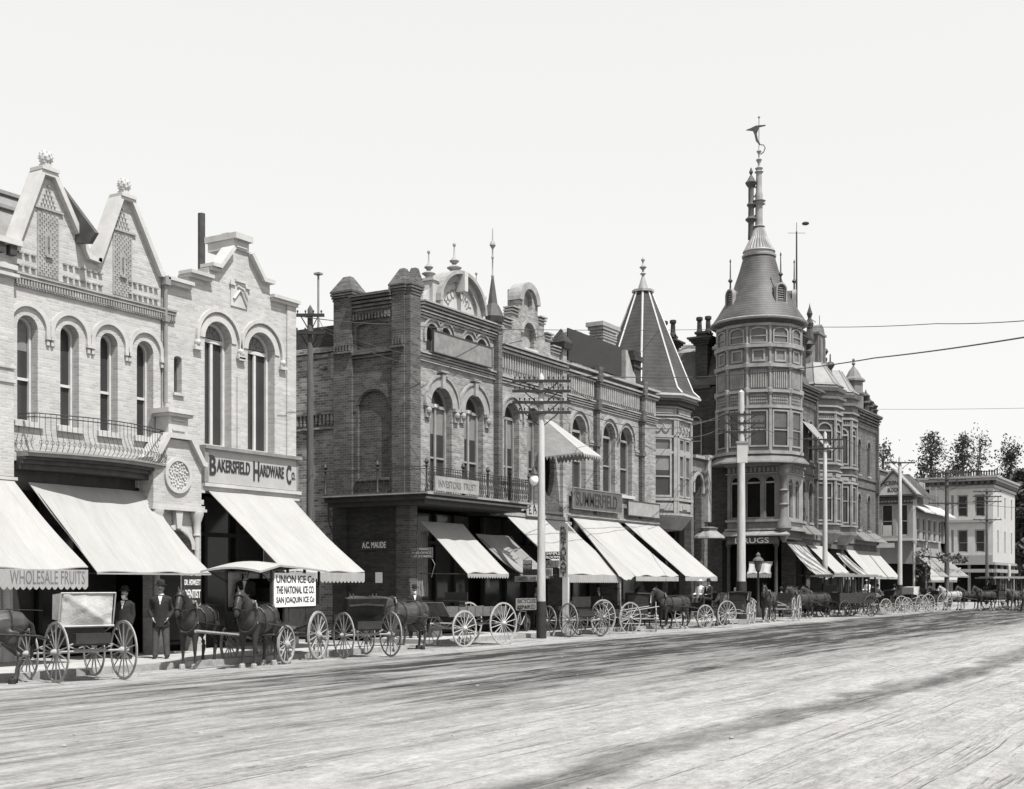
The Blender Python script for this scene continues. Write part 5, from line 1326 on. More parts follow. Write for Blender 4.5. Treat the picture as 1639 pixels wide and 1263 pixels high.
for F, a, b in ((SO, -OY1 - .1, -OY0 + .1), (FO, OX - .1, 80.8)):
    m.fbox(F, a, b, -.1, .1, 9.12, 9.2); m.fbox(F, a, b, -.2, .16, 9.62, 9.72); dentils(m, F, a + .1, b - .1, 0, .07, 9.25, 9.55, .3, .55); m.fbox(F, a, b, -.2, .14, 6.05, 6.2); m.fbox(F, a, b, -.2, .2, 5.5, 5.62)
m.build('oriel_moulding', 'tower_light', T)
m = MB(); m.lathe(OX + .02, OY0 + .02, [(.1, 4.7), (.3, 5.1), (.4, 5.5), (.5, 5.6), (.4, 6.1), (.26, 6.3), (.24, 7.0), (.34, 7.1), (.24, 7.2), (.22, 7.9), (.34, 8.0), (.2, 8.1), (.2, 8.9), (.36, 9.1), (.4, 9.6)], 10); m.build('corner_shaft', 'tower_paint', T, smooth=True)
m = MB(); m.lathe(tx, ty, [(2.4, 9.72), (3.3, 9.73), (3.28, 9.82), (2.85, 10.2), (2.8, 10.3)], 12, A0); m.build('oriel_roof', 'tower_paint', T)
m = MB(); m.add([SO.p(-30, 0, 5.52), SO.p(-26.0, 0, 5.52), SO.p(-25.4, .6, 5.2), SO.p(-30, .6, 5.2), SO.p(-30, 0, 5.15), SO.p(-26, 0, 5.15), SO.p(-25.4, .6, 5.12), SO.p(-30, .6, 5.12)], [(0, 1, 2, 3), (4, 5, 6, 7), (0, 3, 7, 4), (2, 3, 7, 6), (1, 2, 6, 5)]); m.build('sign_hood', 'tower_light', T)
board('drugs_sign', 'dark sign with pale letters under the corner bay of the tower building', 'sign', side(OX), -29.7, -26.3, 4.62, 5.08, .25, 'sign_grey', [('DRUGS', .12, .86)], 'lettering_light', th=.05, pad=.1)
# tower drum
b = MB(); b.lathe(tx, ty, [(tr, 10.3), (tr, 18.6)], 12, A0); dr = b.build('tower', 'tower_paint', T)
m = MB()
def tring(m, e, z0, z1): m.lathe(tx, ty, [(tr + e, z0), (tr + e, z1)], 12, A0)
for z0, z1, e in ((10.3, 10.5, .2), (13.2, 13.38, .16), (14.2, 14.38, .16), (15.8, 16.02, .22), (17.05, 17.25, .22), (18.42, 18.6, .1)): tring(m, e, z0, z1)
m.build('tower_band', 'tower_light', dr)
m = MB(); m.lathe(tx, ty, [(tr + .05, 18.6), (tr + .2, 18.75), (tr + .2, 18.85)], 24, A0); m.build('tower_cornice', 'dark_trim_and_shade', dr, smooth=True)
m = MB()
for k in range(12):
    a = A0 + k * PI / 6; x, y = tx + tr * math.cos(a), ty + tr * math.sin(a)
    m.lathe(x, y, [(.13, 10.4), (.13, 13.3), (.09, 13.3), (.09, 18.5)], 6)
    for z in (14.3, 15.9, 17.15): m.lathe(x, y, [(.06, z - .35), (.2, z - .1), (.2, z + .15), (.1, z + .2)], 6)
m.build('tower_rib', 'tower_light', dr)
for k in range(12):
    az = A0 + (k + .5) * PI / 6; ap = tr * math.cos(PI / 12); hw = tr * math.sin(PI / 12)
    if k > 5 and k < 10: continue
    F = Frame(tx + ap * math.cos(az), ty + ap * math.sin(az), az + PI / 2)
    w = window(F, T, -hw + .13, hw - .13, 10.75, 13.1, rise=0, d=.05, mull=0, fw=.1, frame='tower_light', rail=.48, name='tower_window')
    MB().fbox(F, -hw + .26, hw - .26, .016, .022, 12.0, 13.0).build('blind', 'sign_grey', w)
    window(F, T, -hw + .16, hw - .16, 17.3, 18.35, rise=.3, d=.05, mull=0, fw=.09, frame='tower_light', rail=.5, name='tower_window', transom=False, pane='pane_mid')
    m = MB()
    n = 7
    for j in range(n):
        u = -hw + .2 + (2 * hw - .4) * (j + .5) / n; m.fbox(F, u - .045, u + .045, 0, .05, 14.5, 15.65)
    for j in range(8):
        for i in range(3):
            u = -hw + .18 + (2 * hw - .36) * (j + .5) / 8; z = 13.55 + .2 * i; m.fbox(F, u - .045, u + .045, 0, .04, z, z + .12)
    m.fplate(F, rect(-hw + .3, hw - .3, 16.15, 16.95), [rect(-hw + .42, hw - .42, 16.27, 16.83)], 0, .07)
    m.build('tower_panel', 'tower_light', dr)
z5 = zt(520)
cone = [(3.02, 18.86), (3.05, 18.95), (3.0, 19.05), (2.93, 19.2), (2.72, 19.5), (2.38, 20.05), (1.98, 20.75), (1.66, 21.35), (1.27, 22.5), (1.02, 23.4)]
m = MB(); m.lathe(tx, ty, cone, 40); m.build('cone_roof', 'cone_shingles', T, smooth=True)
m = MB(); m.lathe(tx, ty, [(2.7, 18.82), (3.12, 18.86), (3.16, 18.96), (3.06, 19.02), (2.98, 19.04)], 40); m.lathe(tx, ty, [(1.1, 23.38), (1.12, 23.5), (1.0, 23.52), (.98, 23.72), (1.06, 23.74), (1.02, 23.84), (.9, 23.86)], 32); m.build('roof_band', 'lead_grey', T, smooth=True)
m = MB()
for k in range(28):
    a = 2 * PI * k / 28
    m.tube([(tx + .93 * math.cos(a), ty + .93 * math.sin(a), 23.85), (tx + .5 * math.cos(a), ty + .5 * math.sin(a), 24.7), (tx + .3 * math.cos(a), ty + .3 * math.sin(a), 25.3)], .06, 4)
m.lathe(tx, ty, [(.9, 23.85), (.47, 24.7), (.27, 25.3)], 28)
m.build('fluted_neck', 'lead_grey', T)
m = MB(); m.lathe(tx, ty, [(.27, 25.2), (.25, 25.35), (.4, 25.42), (.25, 25.5), (.24, 26.2), (.24, 26.8), (.42, 26.9), (.24, 26.95), (.25, 27.05), (.45, 27.1), (.24, 27.18), (.26, 27.5), (.2, 27.7), (.19, 28.9), (.3, 29.0), (.17, 29.1), (.24, 29.2), (.26, 29.25), (.1, 29.35), (.06, 29.5), (.2, 29.8), (.05, 29.95), (.05, 30.15), (.17, 30.35), (.05, 30.5), (.03, 30.7), (.025, 32.5), (.09, 32.6), (.02, 32.7)], 12)
m.build('spire', 'lead_grey', T, smooth=True)
qx, qy = tx - .25, ty + .45
m = MB(); m.lathe(qx, qy, [(.22, 24.6), (.2, 25.3), (.2, 25.7), (.4, 25.9), (.2, 26.1), (.19, 26.7), (.3, 26.85), (.19, 27.0), (.19, 28.0), (.24, 28.05), (.4, 28.3), (.3, 28.4), (.1, 28.75), (.05, 28.8), (.14, 29.0), (.02, 29.3)], 8)
for z in (25.9, 26.5, 27.2, 27.8): m.tube([(qx, qy, z), ((qx + tx) / 2, (qy + ty) / 2, z + .25), (tx, ty, z)], .06, 5)
m.build('side_spirelet', 'slate', T, smooth=True)
# weather vane: a curling dragon shape cut from sheet metal
FV = Frame(tx, ty, R(-70))
m = MB().fplate(FV, [(-.85, 31.8), (-.5, 31.92), (-.2, 32.05), (.42, 32.06), (.42, 32.0), (.0, 31.93), (-.14, 31.5), (-.06, 31.1), (.08, 30.85), (-.0, 30.82), (-.2, 31.05), (-.3, 31.5), (-.4, 31.72)], [], -.04, .04)
m.tube([FV.p(0, 0, 30.8), FV.p(.3, 0, 30.75), (FV.p(.4, 0, 30.55)), FV.p(.3, 0, 30.3), FV.p(.1, 0, 30.15)], .035, 5)
m.build('weather_vane', 'dark_trim_and_shade', T)
def lucarne(az, r0, z0, zr_):
    a = R(az); F = Frame(tx + r0 * math.cos(a), ty + r0 * math.sin(a), a + PI / 2)
    m = MB(); m.fplate(F, arch(-.36, .36, z0, z0 + 1.15, .36), [arch(-.22, .22, z0 + .15, z0 + 1.0, .22)], -1.3, .0); o = m.build('lucarne', 'slate', T)
    m = MB(); 
    for k in range(6): m.fbox(F, -.24, .24, -.12, -.04, z0 + .17 + .14 * k, z0 + .23 + .14 * k)
    m.fbox(F, -.45, .45, -.3, .06, z0 - .12, z0); m.build('louvre', 'tower_light', o)
    MB().fplate(F, arch(-.42, .42, z0, z0 + 1.22, .42), [arch(-.33, .33, z0, z0 + 1.12, .33)], -.2, .07).build('louvre_frame', 'tower_light', o)
    MB().fbox(F, -.25, .25, -.4, -.2, z0 + .1, z0 + .9).build('louvre_back', 'interior_dark', o)
    m = MB(); q = F.p(0, -.05, 0); m.lathe(q[0], q[1], [(.06, z0 + 1.15), (.05, z0 + 1.6), (.16, z0 + 1.75), (.05, z0 + 1.9), (.03, z0 + 2.9), (.06, z0 + 3.0), (.0, z0 + 3.2)], 6); m.build('finial', 'dark_trim_and_shade', o, smooth=True)
lucarne(236, 2.35, 20.05, 0); lucarne(146, 2.3, 19.9, 0); lucarne(290, 2.3, 20.0, 0)
# chimneys
def stack(x, y, z0, z1, w=.9, pots=0, mat='dark_brick_and_shade'):
    m = MB(); h = w / 2
    m.box(x - h, x + h, y - h, y + h, z0, z1 - .9)
    for k in range(4): e = (.11 if pots else .05) * (k + 1); m.box(x - h - e, x + h + e, y - h - e, y + h + e, z1 - .9 + .13 * k, z1 - .78 + .13 * k)
    m.box(x - h * .9, x + h * .9, y - h * .9, y + h * .9, z1 - .38, z1 - .15); m.box(x - h - .05, x + h + .05, y - h - .05, y + h + .05, z1 - .15, z1)
    o = m.build('chimney', mat, T)
    for k in range(pots):
        yy = y + (k - (pots - 1) / 2) * .62
        m = MB(); m.lathe(x, yy, [(.26, z1), (.18, z1 + .2), (.16, z1 + .8), (.24, z1 + .85), (.24, z1 + 1.0), (.18, z1 + 1.05)], 8); m.build('chimney_pot', mat, o)
stack(85.0, D + 1.3, 15.4, zt(533) + 1.2, .95)
yc_ = sy(1127, X0 + .6); stack(X0 + .6, yc_, 15, 18.85, .85, 2)
yc_ = sy(1071, X0 + 1.2); stack(X0 + 1.2, yc_, 15, 19.0, .85, 2)
# tall centre dormer and roof ornaments
m = MB(); m.fbox(FRONT, 87.6, 89.2, -1.6, -.6, 17.0, 19.9); m.fbox(FRONT, 87.5, 89.3, -1.7, -.5, 19.9, 20.05); m.fbox(FRONT, 87.8, 88.0, -.6, -.5, 17.4, 19.7); m.fbox(FRONT, 88.8, 89.0, -.6, -.5, 17.4, 19.7); m.fbox(FRONT, 87.5, 89.3, -1.7, -.45, 17.3, 17.45)
m.fplate(FRONT, [(87.6, 20.06), (89.2, 20.06), (88.9, 20.5), (88.4, 20.7), (87.9, 20.5)], [], -1.5, -.6)
m.fplate(FRONT, [(89.3, 17.4), (90.6, 17.4), (90.4, 18.3), (89.9, 18.4), (89.7, 19.0), (89.3, 19.1)], [], -1.3, -.8); m.fplate(FRONT, [(86.3, 17.4), (87.5, 17.4), (87.5, 19.1), (87.1, 19.0), (86.9, 18.4), (86.5, 18.3)], [], -1.3, -.8)
m.build('centre_dormer', 'tower_paint', T)
m = MB()
for u, z in ((86.6, 18.3), (90.2, 18.35), (91.8, 17.6)):
    p = FRONT.p(u, -1, 0); m.lathe(p[0], p[1], [(.25, z), (.28, z + .2), (.12, z + .35), (.35, z + .7), (.25, z + .9), (.06, z + 1.0), (.05, z + 1.5), (.0, z + 1.6)], 8)
m.build('dormer_finial', 'dark_trim_and_shade', T, smooth=True)
m = MB(); p = FRONT.p(87.2, -1.1, 0); m.lathe(p[0], p[1], [(.3, 19.1), (.35, 19.5), (.2, 20.2), (.3, 20.6), (.12, 21.0), (.22, 21.3), (.05, 21.8), (.0, 22.1)], 7)
m.tube([FRONT.p(87.0, -1.1, 21.0), FRONT.p(88.6, -1.1, 20.95)], .03, 4)
m.build('dark_spirelet', 'dark_trim_and_shade', T)
m = MB()
for u in (87.3, 89.5): m.tube([FRONT.p(u, -1.1, 19), FRONT.p(u, -1.1, 21.6)], .025, 4)
m.build('spike', 'dark_trim_and_shade', T)
p = FRONT.p(96.2, -.5, 0)
m = MB(); m.lathe(p[0], p[1], [(.75, 15.42), (.75, 16.6), (.85, 16.65), (.85, 16.8), (.7, 16.85), (.7, 17.6), (.9, 17.65), (.88, 17.8), (.6, 18.0), (.35, 18.5), (.1, 18.8), (.05, 18.9), (.16, 19.05), (.05, 19.2), (.12, 19.35), (0, 19.5)], 8, PI / 8); m.build('roof_cupola', 'tower_paint', T)
m = MB(); rnd = random.Random(4)
for u, h in ((93.2, .9), (94.4, 1.2), (98.2, 1.6), (99.3, 1.2), (100.6, 1.0)):
    p = FRONT.p(u, -.1, 0); m.lathe(p[0], p[1], [(.28, 15.42), (.28, 15.42 + h * .4), (.4, 15.42 + h * .5), (.2, 15.42 + h * .6), (.35, 15.42 + h * .85), (.1, 15.42 + h), (0, 15.42 + h * 1.2)], 8)
m.build('parapet_urn', 'dark_trim_and_shade', T)
m = MB(); m.fbox(FRONT, 93.5, 95.2, -.5, .0, 15.43, 16.5); m.fbox(FRONT, 97.6, 99.8, -.5, -.2, 15.43, 16.2); m.build('parapet', 'dark_front_brick', T)
vx, vy = 81.5, sy(1275.5, 81.5)
m = MB(); zv0, zv1 = 16.0, szx(1271, 357, 81.5); m.tube([(vx, vy, zv0), (vx, vy, zv1 - .6)], [.09, .05], 6); m.tube([(vx, vy, zv1 - .6), (vx, vy, zv1)], .02, 4); m.tube([(vx - .3, vy + .5, zv1 - .7), (vx + .3, vy - .5, zv1 - .7)], .015, 4)
m.ball((vx + .35, vy - .5, zv1 - .05), .16, 8, 5, (1.6, 1.6, .7)); m.build('wind_gauge_pole', 'dark_trim_and_shade', T)
# awnings
shopfront(T, 80.8, 100.8, 4.8, bays=9)
m = MB()
for x in (80.4, 86.6, 91.4, 100.7): m.fbox(FRONT, x - .2, x + .2, -.8, .05, .15, 4.98)
m.build('shop_pier', 'dark_front_brick', T)
m = MB(); m.fbox(FRONT, 80.5, X1, -.4, .02, 4.6, 5.0); m.build('lintel', 'dark_front_brick', T)
m = MB()
for x, y in ((77.4, 26.7), (77.4, 29.9)): m.lathe(x, y, [(.2, .15), (.2, .5), (.12, .6), (.1, 4.4), (.2, 4.6), (.2, 4.9)], 10)
m.build('corner_column', 'dark_trim_and_shade', T, smooth=True)
MB().box(76.95, 80.6, 26.05, 30.3, 4.95, 5.5).build('oriel_floor', 'dark_trim_and_shade', T)
awning(FRONT, T, 78.4, 82.3, 4.85, .1, 2.65, 2.5, drop=.15, mat='striped_canvas', seed=20, sag=.28, skew=-1.3)
awning(SO, T, -28.3, -26.7, 3.5, .1, 2.75, 1.3, drop=.25, seed=21, sag=.12, skew=.3)
awning(FRONT, T, 82.9, 86.4, 4.7, .1, 2.85, 1.95, drop=.1, seed=22, scallop=.05)
awning(FRONT, T, 91.9, X1 - .1, 4.6, .1, 2.6, 1.9, drop=.15, seed=23, scallop=.05)
awning(FRONT, T, 89.6, 91.8, 4.3, .1, 2.7, 2.0, drop=.1, seed=24, mat='striped_canvas', sag=.35, scallop=.05)
awning(FRONT, T, 81.9, 84.2, 13.0, .08, 11.3, 1.5, drop=.15, seed=25, mat='striped_canvas', sag=.02, name='window_awning')
m = MB(); m.fplate(Frame(0, D - 1.9, 0), rect(85.2, 88.0, 1.9, 2.8), [], 0, .01); m.build('hanging_drape', 'striped_canvas', T)

# ================================================ gabled frame block
S = thing('gabled_corner_block', 'low frame corner block with a white lettered gable on its upper bay', 'building', (120, D, 0))
XS, XE = 112.8, 126.8
FS = side(XS)
MB().box(XS + 1.4, XE, D + .3, 40, 3.9, 9.0).build('main_wall', 'plaster_tan', S)
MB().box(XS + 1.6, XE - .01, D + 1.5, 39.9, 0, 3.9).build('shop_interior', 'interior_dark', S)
uy0, uy1 = -29.75, -26.4
m = MB().fplate(FS, rect(uy0, uy1, 6.0, 9.9), [rect(-sy(1411.5, XS), -sy(1430, XS), 6.35, 9.15), rect(-sy(1435, XS), -sy(1454, XS), 6.35, 9.15)], -.2, 0)
m.fbox(FS, uy0, uy1, -1.5, -.21, 5.9, 9.9); m.build('bay_wall', 'plaster_tan', S)
for a, b in ((1411.5, 1430), (1435, 1454)):
    w = window(FS, S, -sy(a, XS) + .01, -sy(b, XS) - .01, 6.36, 9.14, rise=0, d=-.1, mull=0, fw=.09, frame='plaster_white', rail=.48)
MB().fbox(FS, -sy(1412.5, XS), -sy(1429, XS), -.09, -.05, 6.45, 7.3).build('white_screen', 'plaster_white', S)
m = MB(); m.fbox(FS, uy0 - .25, uy1 + .25, -.1, .3, 9.55, 9.72); m.fbox(FS, uy0 - .3, uy1 + .3, -1.6, .36, 9.82, 9.98); m.fbox(FS, uy0, uy1, 0, .12, 9.2, 9.3); m.build('bay_cornice', 'dark_trim_and_shade', S)
m = MB(); dentils(m, FS, uy0, uy1, 0, .08, 9.32, 9.5, .28, .5); m.fbox(FS, uy0 - .1, uy1 + .1, -.1, .12, 5.9, 6.1); m.fbox(FS, uy0 + .1, uy1 - 1.6, .0, .1, 5.3, 5.7); m.build('bay_trim', 'plaster_white', S)
gc = (uy0 + uy1) / 2
m = MB().fplate(FS, [(uy0 - .1, 9.99), (uy1 + .1, 9.99), (gc, 12.0)], [], -.2, .1); m.build('gable', 'white_paint', S)
coping(S, FS, [(uy0 - .35, 9.9), (gc, 12.15), (uy1 + .35, 9.9)], .14, -1.4, .3, mat='grey_paint')
lettering('gable_lettering', 'SCRIBNER', FS, gc - .85, gc + .85, 10.62, 10.98, .11, 'lettering_dark', S, bold=.02, arc=(gc, 8.4, 2.45, 2.85, 108, 72))
lettering('gable_lettering', 'BLOCK', FS, gc - .5, gc + .5, 10.25, 10.6, .11, 'lettering_dark', S, bold=.02)
m = MB()
for (a, b) in (((uy0 - .4, 9.85), (gc, 12.1)), ((gc, 12.1), (uy1 + .4, 9.85))):
    v = [FS.p(a[0], .3, a[1]), FS.p(b[0], .3, b[1]), FS.p(b[0], -7, b[1]), FS.p(a[0], -7, a[1])]
    m.add(v + [(p[0], p[1], p[2] - .08) for p in v], [(0, 1, 2, 3), (4, 7, 6, 5), (0, 4, 5, 1), (1, 5, 6, 2), (2, 6, 7, 3), (3, 7, 4, 0)])
m.build('gable_roof', 'shingle_rows', S)
m = MB(); m.box(XS + 3, XS + 9, 30.5, 38, 9, 12.6); m.box(XS + 2.8, XS + 9.2, 30.3, 38.2, 12.6, 12.75); m.build('attic_storey', 'grey_paint', S)
m = MB(); m.add([(XS + 2.8, 29.9, 9.9), (XS + 2.8, 34.5, 9.9), (XS + 4.2, 34.0, 12.4), (XS + 4.2, 30.4, 12.4)], [(0, 1, 2, 3)]); m.build('side_roof', 'shingle_rows', S)
sw = [(XS + 1.9 + 2.2 * k, XS + 3.1 + 2.2 * k) for k in range(6)]
m = MB().fplate(FRONT, rect(XS + 1.4, XE, 5.0, 8.6), [rect(a, b, 6.0, 8.1) for a, b in sw], -.25, 0); m.build('front_wall', 'plaster_tan', S)
for a, b in sw: window(FRONT, S, a + .01, b - .01, 6.01, 8.09, rise=0, d=-.1, mull=0, fw=.09, frame='plaster_white')
m = MB(); v = [FRONT.p(XS + 1, .9, 8.55), FRONT.p(XE + .2, .9, 8.55), FRONT.p(XE + .2, -.6, 9.5), FRONT.p(XS + 1, -.6, 9.5)]; m.add(v + [(p[0], p[1], p[2] - .12) for p in v], [(0, 1, 2, 3), (4, 7, 6, 5), (0, 4, 5, 1), (1, 5, 6, 2), (2, 6, 7, 3), (3, 7, 4, 0)])
m.build('eaves', 'plaster_white', S)
m = MB(); m.fbox(FRONT, XS + 2, XE, -.75, -.68, 9.5, 10.6); m.build('roof_board', 'sign_grey', S)
m = MB()
for k in range(5): m.fbox(FRONT, XS + 2 + 2.6 * k, XS + 2.1 + 2.6 * k, -.67, -.6, 9.3, 11.4)
m.fbox(FRONT, XS + 2, XE, -2.2, -2.0, 10.4, 12.0); m.build('roof_posts', 'plaster_tan', S)
m = MB(); 
for k in range(3): m.box(XS + 4 + 3.2 * k, XS + 4.7 + 3.2 * k, 28.5, 29.2, 9.5, 12.6 - .2 * k); m.box(XS + 3.9 + 3.2 * k, XS + 4.8 + 3.2 * k, 28.4, 29.3, 12.3 - .2 * k, 12.5 - .2 * k)
m.build('chimney', 'side_brick', S)
m = MB(); m.fbox(FRONT, XS + 1.4, XE, -.3, .4, 4.6, 5.0); m.build('shop_fascia', 'plaster_tan', S)
awning(FRONT, S, XS + 1.2, XE - .3, 4.6, .2, 2.8, 2.2, drop=.1, mat='old_canvas', seed=31, scallop=.05)
m = MB()
for x, y in ((XS + .4, D - .1), (XS + .4, 29.5), (XS + 5, D - .1)): m.lathe(x, y, [(.14, .15), (.1, .3), (.1, 5.6), (.2, 5.9)], 8)
m.build('porch_post', 'plaster_white', S)
# leafy garland hanging over the shop fronts
m = MB(); rnd = random.Random(9)
for k in range(420):
    a = rnd.random(); x = XS + .3 + a * 12; z = 5.0 - .55 * abs(math.sin(a * 9)) - rnd.random() * .5; y = D - 1.9 - rnd.random() * .5
    if k % 3 == 0: x = XS - .1 + rnd.random() * .8; z = rnd.uniform(2.2, 5.4); y = D - 1.5 + rnd.random() * 1.2
    s_ = rnd.uniform(.06, .16); d1 = Vector((rnd.uniform(-1, 1), rnd.uniform(-1, 1), rnd.uniform(-1, 1))).normalized() * s_; d2 = d1.cross(Vector((rnd.uniform(-1, 1), rnd.uniform(-1, 1), rnd.uniform(-1, 1)))).normalized() * s_
    c = Vector((x, y, z)); m.add([c - d1, c + d2, c + d1, c - d2], [(0, 1, 2, 3)])
m.build('leaf_garland', 'leaves', S)

# ================================================ white corner building
Wd = thing('white_corner_building', 'white three-storey corner building with a heavy bracketed cornice beyond the gabled block', 'building', (158, D, 0))
XW0, XW1 = 151.7, 166.5
FW = side(XW0)
wl = [(-sy(a, XW0), -sy(b, XW0)) for a, b in ((1523, 1527), (1533, 1549.5), (1561, 1577))]
rows_ = [(szx(1555, 884, XW0), szx(1555, 848, XW0)), (szx(1555, 827, XW0), szx(1555, 792, XW0))]
ho = [rect(a, b, z0, z1) for a, b in wl for z0, z1 in rows_]
m = MB().fplate(FW, rect(-33.5, -D, 4.3, 13.2), ho, -.4, 0); m.build('side_wall', 'plaster_white', Wd)
for a, b in wl:
    for z0, z1 in rows_: window(FW, Wd, a + .01, b - .01, z0 + .01, z1 - .01, rise=0, d=-.2, mull=0, fw=.12, frame='plaster_tan', pane='pane_dark')
fr = [(154.5 + 4.6 * k, 155.3 + 4.6 * k) for k in range(3)]
m = MB().fplate(FRONT, rect(XW0 + .41, XW1, 4.3, 13.19), [rect(a, b, z0, z1) for a, b in fr for z0, z1 in rows_], -.35, 0); m.build('front_wall', 'plaster_white', Wd)
for a, b in fr:
    for z0, z1 in rows_: window(FRONT, Wd, a + .01, b - .01, z0 + .01, z1 - .01, rise=0, d=-.2, mull=0, fw=.12, frame='plaster_tan')
MB().box(XW0 + .5, XW1 - .01, D + .5, 45, 0, 13.1).build('core', 'interior_dark', Wd)
m = MB()
for z0, z1, e in ((13.2, 13.5, .15), (14.0, 14.3, .42), (14.3, 14.55, .55)): m.box(XW0 - e, XW1 + e, D - e, 46, z0, z1)
m.build('cornice', 'plaster_tan', Wd)
m = MB(); m.box(XW0 - .12, XW1 + .1, D - .12, 46, 13.5, 14.0)
dentils(m, FW, -33.5, -D + .6,   .1, .4, 13.55, 13.98, .7, .5); dentils(m, FRONT, XW0, XW1,   .1, .4, 13.55, 13.98, .7, .5); m.build('bracket_course', 'dark_trim_and_shade', Wd)
m = MB(); m.fbox(FW, -33.5, -D, 0, .3, szx(1555, 836, XW0), szx(1555, 832, XW0)); m.fbox(FW, -33.5, -D, 0, .25, 4.3, 5.4); m.fbox(FW, -33.5, -D, 0, .4, 3.4, 3.8); m.fbox(FRONT, XW0, XW1, 0, .4, 3.4, 3.8); m.fbox(FRONT, XW0, XW1, 0, .2, 4.3, 4.6); m.build('string_course', 'plaster_tan', Wd)
m = MB(); rnd = random.Random(2)
for k in range(26):
    u = -33.5 + 7.5 * k / 26; m.fbox(FW, u, u + .16, -1, -.9, 14.6, 15.2 + .3 * rnd.random())
m.fbox(FW, -33.5, -D, -1.0, -.9, 15.1, 15.2); m.build('roof_sign_frame', 'dark_trim_and_shade', Wd)
m = MB()
for y_ in (27, 29, 31, 33): m.box(XW0 + .1, XW0 + .4, y_, y_ + .3, 0, 4.3)
for x_ in (154, 158, 162, 166): m.box(x_, x_ + .3, D, D + .3, 0, 4.3)
m.build('shop_post', 'plaster_tan', Wd)
awning(FW, Wd, -33.4, -30.0, 4.0, .1, 2.5, 2.4, drop=.2, seed=35, mat='canvas')
# ================================================ trees
def tree(name, x, y, h, label, seed, group, crown0=.35, spread=.22, n=2600, leaf=.5, mat='leaves', clumps=26, trunk_r=.35):
    rnd = random.Random(seed)
    t = thing(name, label, 'tree', (x, y, 0), 0, group)
    m = MB(); P = [(x + .4 * math.sin(k + seed), y + .3 * math.cos(k * 1.7 + seed), h * .93 * k / 6) for k in range(7)]
    m.tube(P, [trunk_r * (1 - .85 * k / 6) for k in range(7)], 7)
    cl = []
    for k in range(clumps):
        a = rnd.uniform(0, 2 * PI); hh = h * (crown0 + (1 - crown0) * (k + rnd.random()) / clumps); q = (hh / h - crown0) / (1 - crown0)
        rr = h * spread * (math.sin(PI * min(1, q * .9 + .12)) ** .7) * rnd.uniform(.25, 1.0)
        c = Vector((x + rr * math.cos(a), y + rr * math.sin(a), hh)); cl.append((c, h * rnd.uniform(.035, .085)))
        m.tube([(x, y, hh - h * .1), ((c.x + x) / 2, (c.y + y) / 2, hh - h * .03), tuple(c)], [trunk_r * .22, trunk_r * .12, .03], 4)
    m.build('trunk', 'bark', t)
    m = MB()
    for k in range(n):
        c, r = cl[rnd.randrange(len(cl))]
        p = c + Vector((rnd.gauss(0, 1), rnd.gauss(0, 1), rnd.gauss(0, .9))) * r * .5
        s_ = leaf * rnd.uniform(.4, 1.1); d1 = Vector((rnd.uniform(-1, 1), rnd.uniform(-1, 1), rnd.uniform(-1, .6))).normalized() * s_
        d2 = d1.cross(Vector((rnd.uniform(-1, 1), rnd.uniform(-1, 1), rnd.uniform(-1, 1)))).normalized() * s_ * .45
        m.add([p - d1, p + d2, p + d1 * .9, p - d2], [(0, 1, 2, 3)])
    m.build('crown', mat, t)
    return t
def far_at(px, X): return sy(px, X)
G_ = 'tall trees behind the far buildings'
tree('eucalyptus_tree', 190, far_at(1491, 190), szx(1491, 697, 190), 'dense pointed tree rising behind the gabled corner block, leftmost of the tall dark crowns', 3, G_, .3, .08, 4600, .3, clumps=30)
tree('eucalyptus_tree', 200, far_at(1541, 200), szx(1541, 698, 200), 'broad airy tree above the roof of the white corner building, with a wispy right side', 8, G_, .35, .085, 3800, .3, clumps=28)
tree('eucalyptus_tree', 190, far_at(1568, 190), szx(1568, 694, 190), 'thin wispy treetop standing highest above the white corner building', 5, G_, .55, .06, 1000, .28, clumps=16)
tree('eucalyptus_tree', 200, far_at(1617, 200), szx(1617, 712, 200), 'narrow dark tree just right of the white corner building cornice', 12, G_, .3, .075, 4200, .32, clumps=26)
tree('eucalyptus_tree', 150, far_at(1414, 150), szx(1414, 712, 150), 'feathery treetops showing between the tower building and the lettered gable', 15, G_, .5, .10, 700, .35, 'leaves_pale', clumps=26)
tree('street_tree', 182, far_at(1636, 182), 17, 'dark tree filling the right edge of the photo behind the carriages', 21, None, .12, .15, 5000, .6, clumps=50)
tree('street_tree', 230, far_at(1630, 230), 17, 'distant dark tree closing the far end of the street', 23, None, .1, .3, 5000, .8, clumps=50)
tree('street_tree', 250, far_at(1662, 250), 16, 'far tree at the end of the street beyond the right edge', 27, None, .1, .35, 5000, .9, clumps=50)
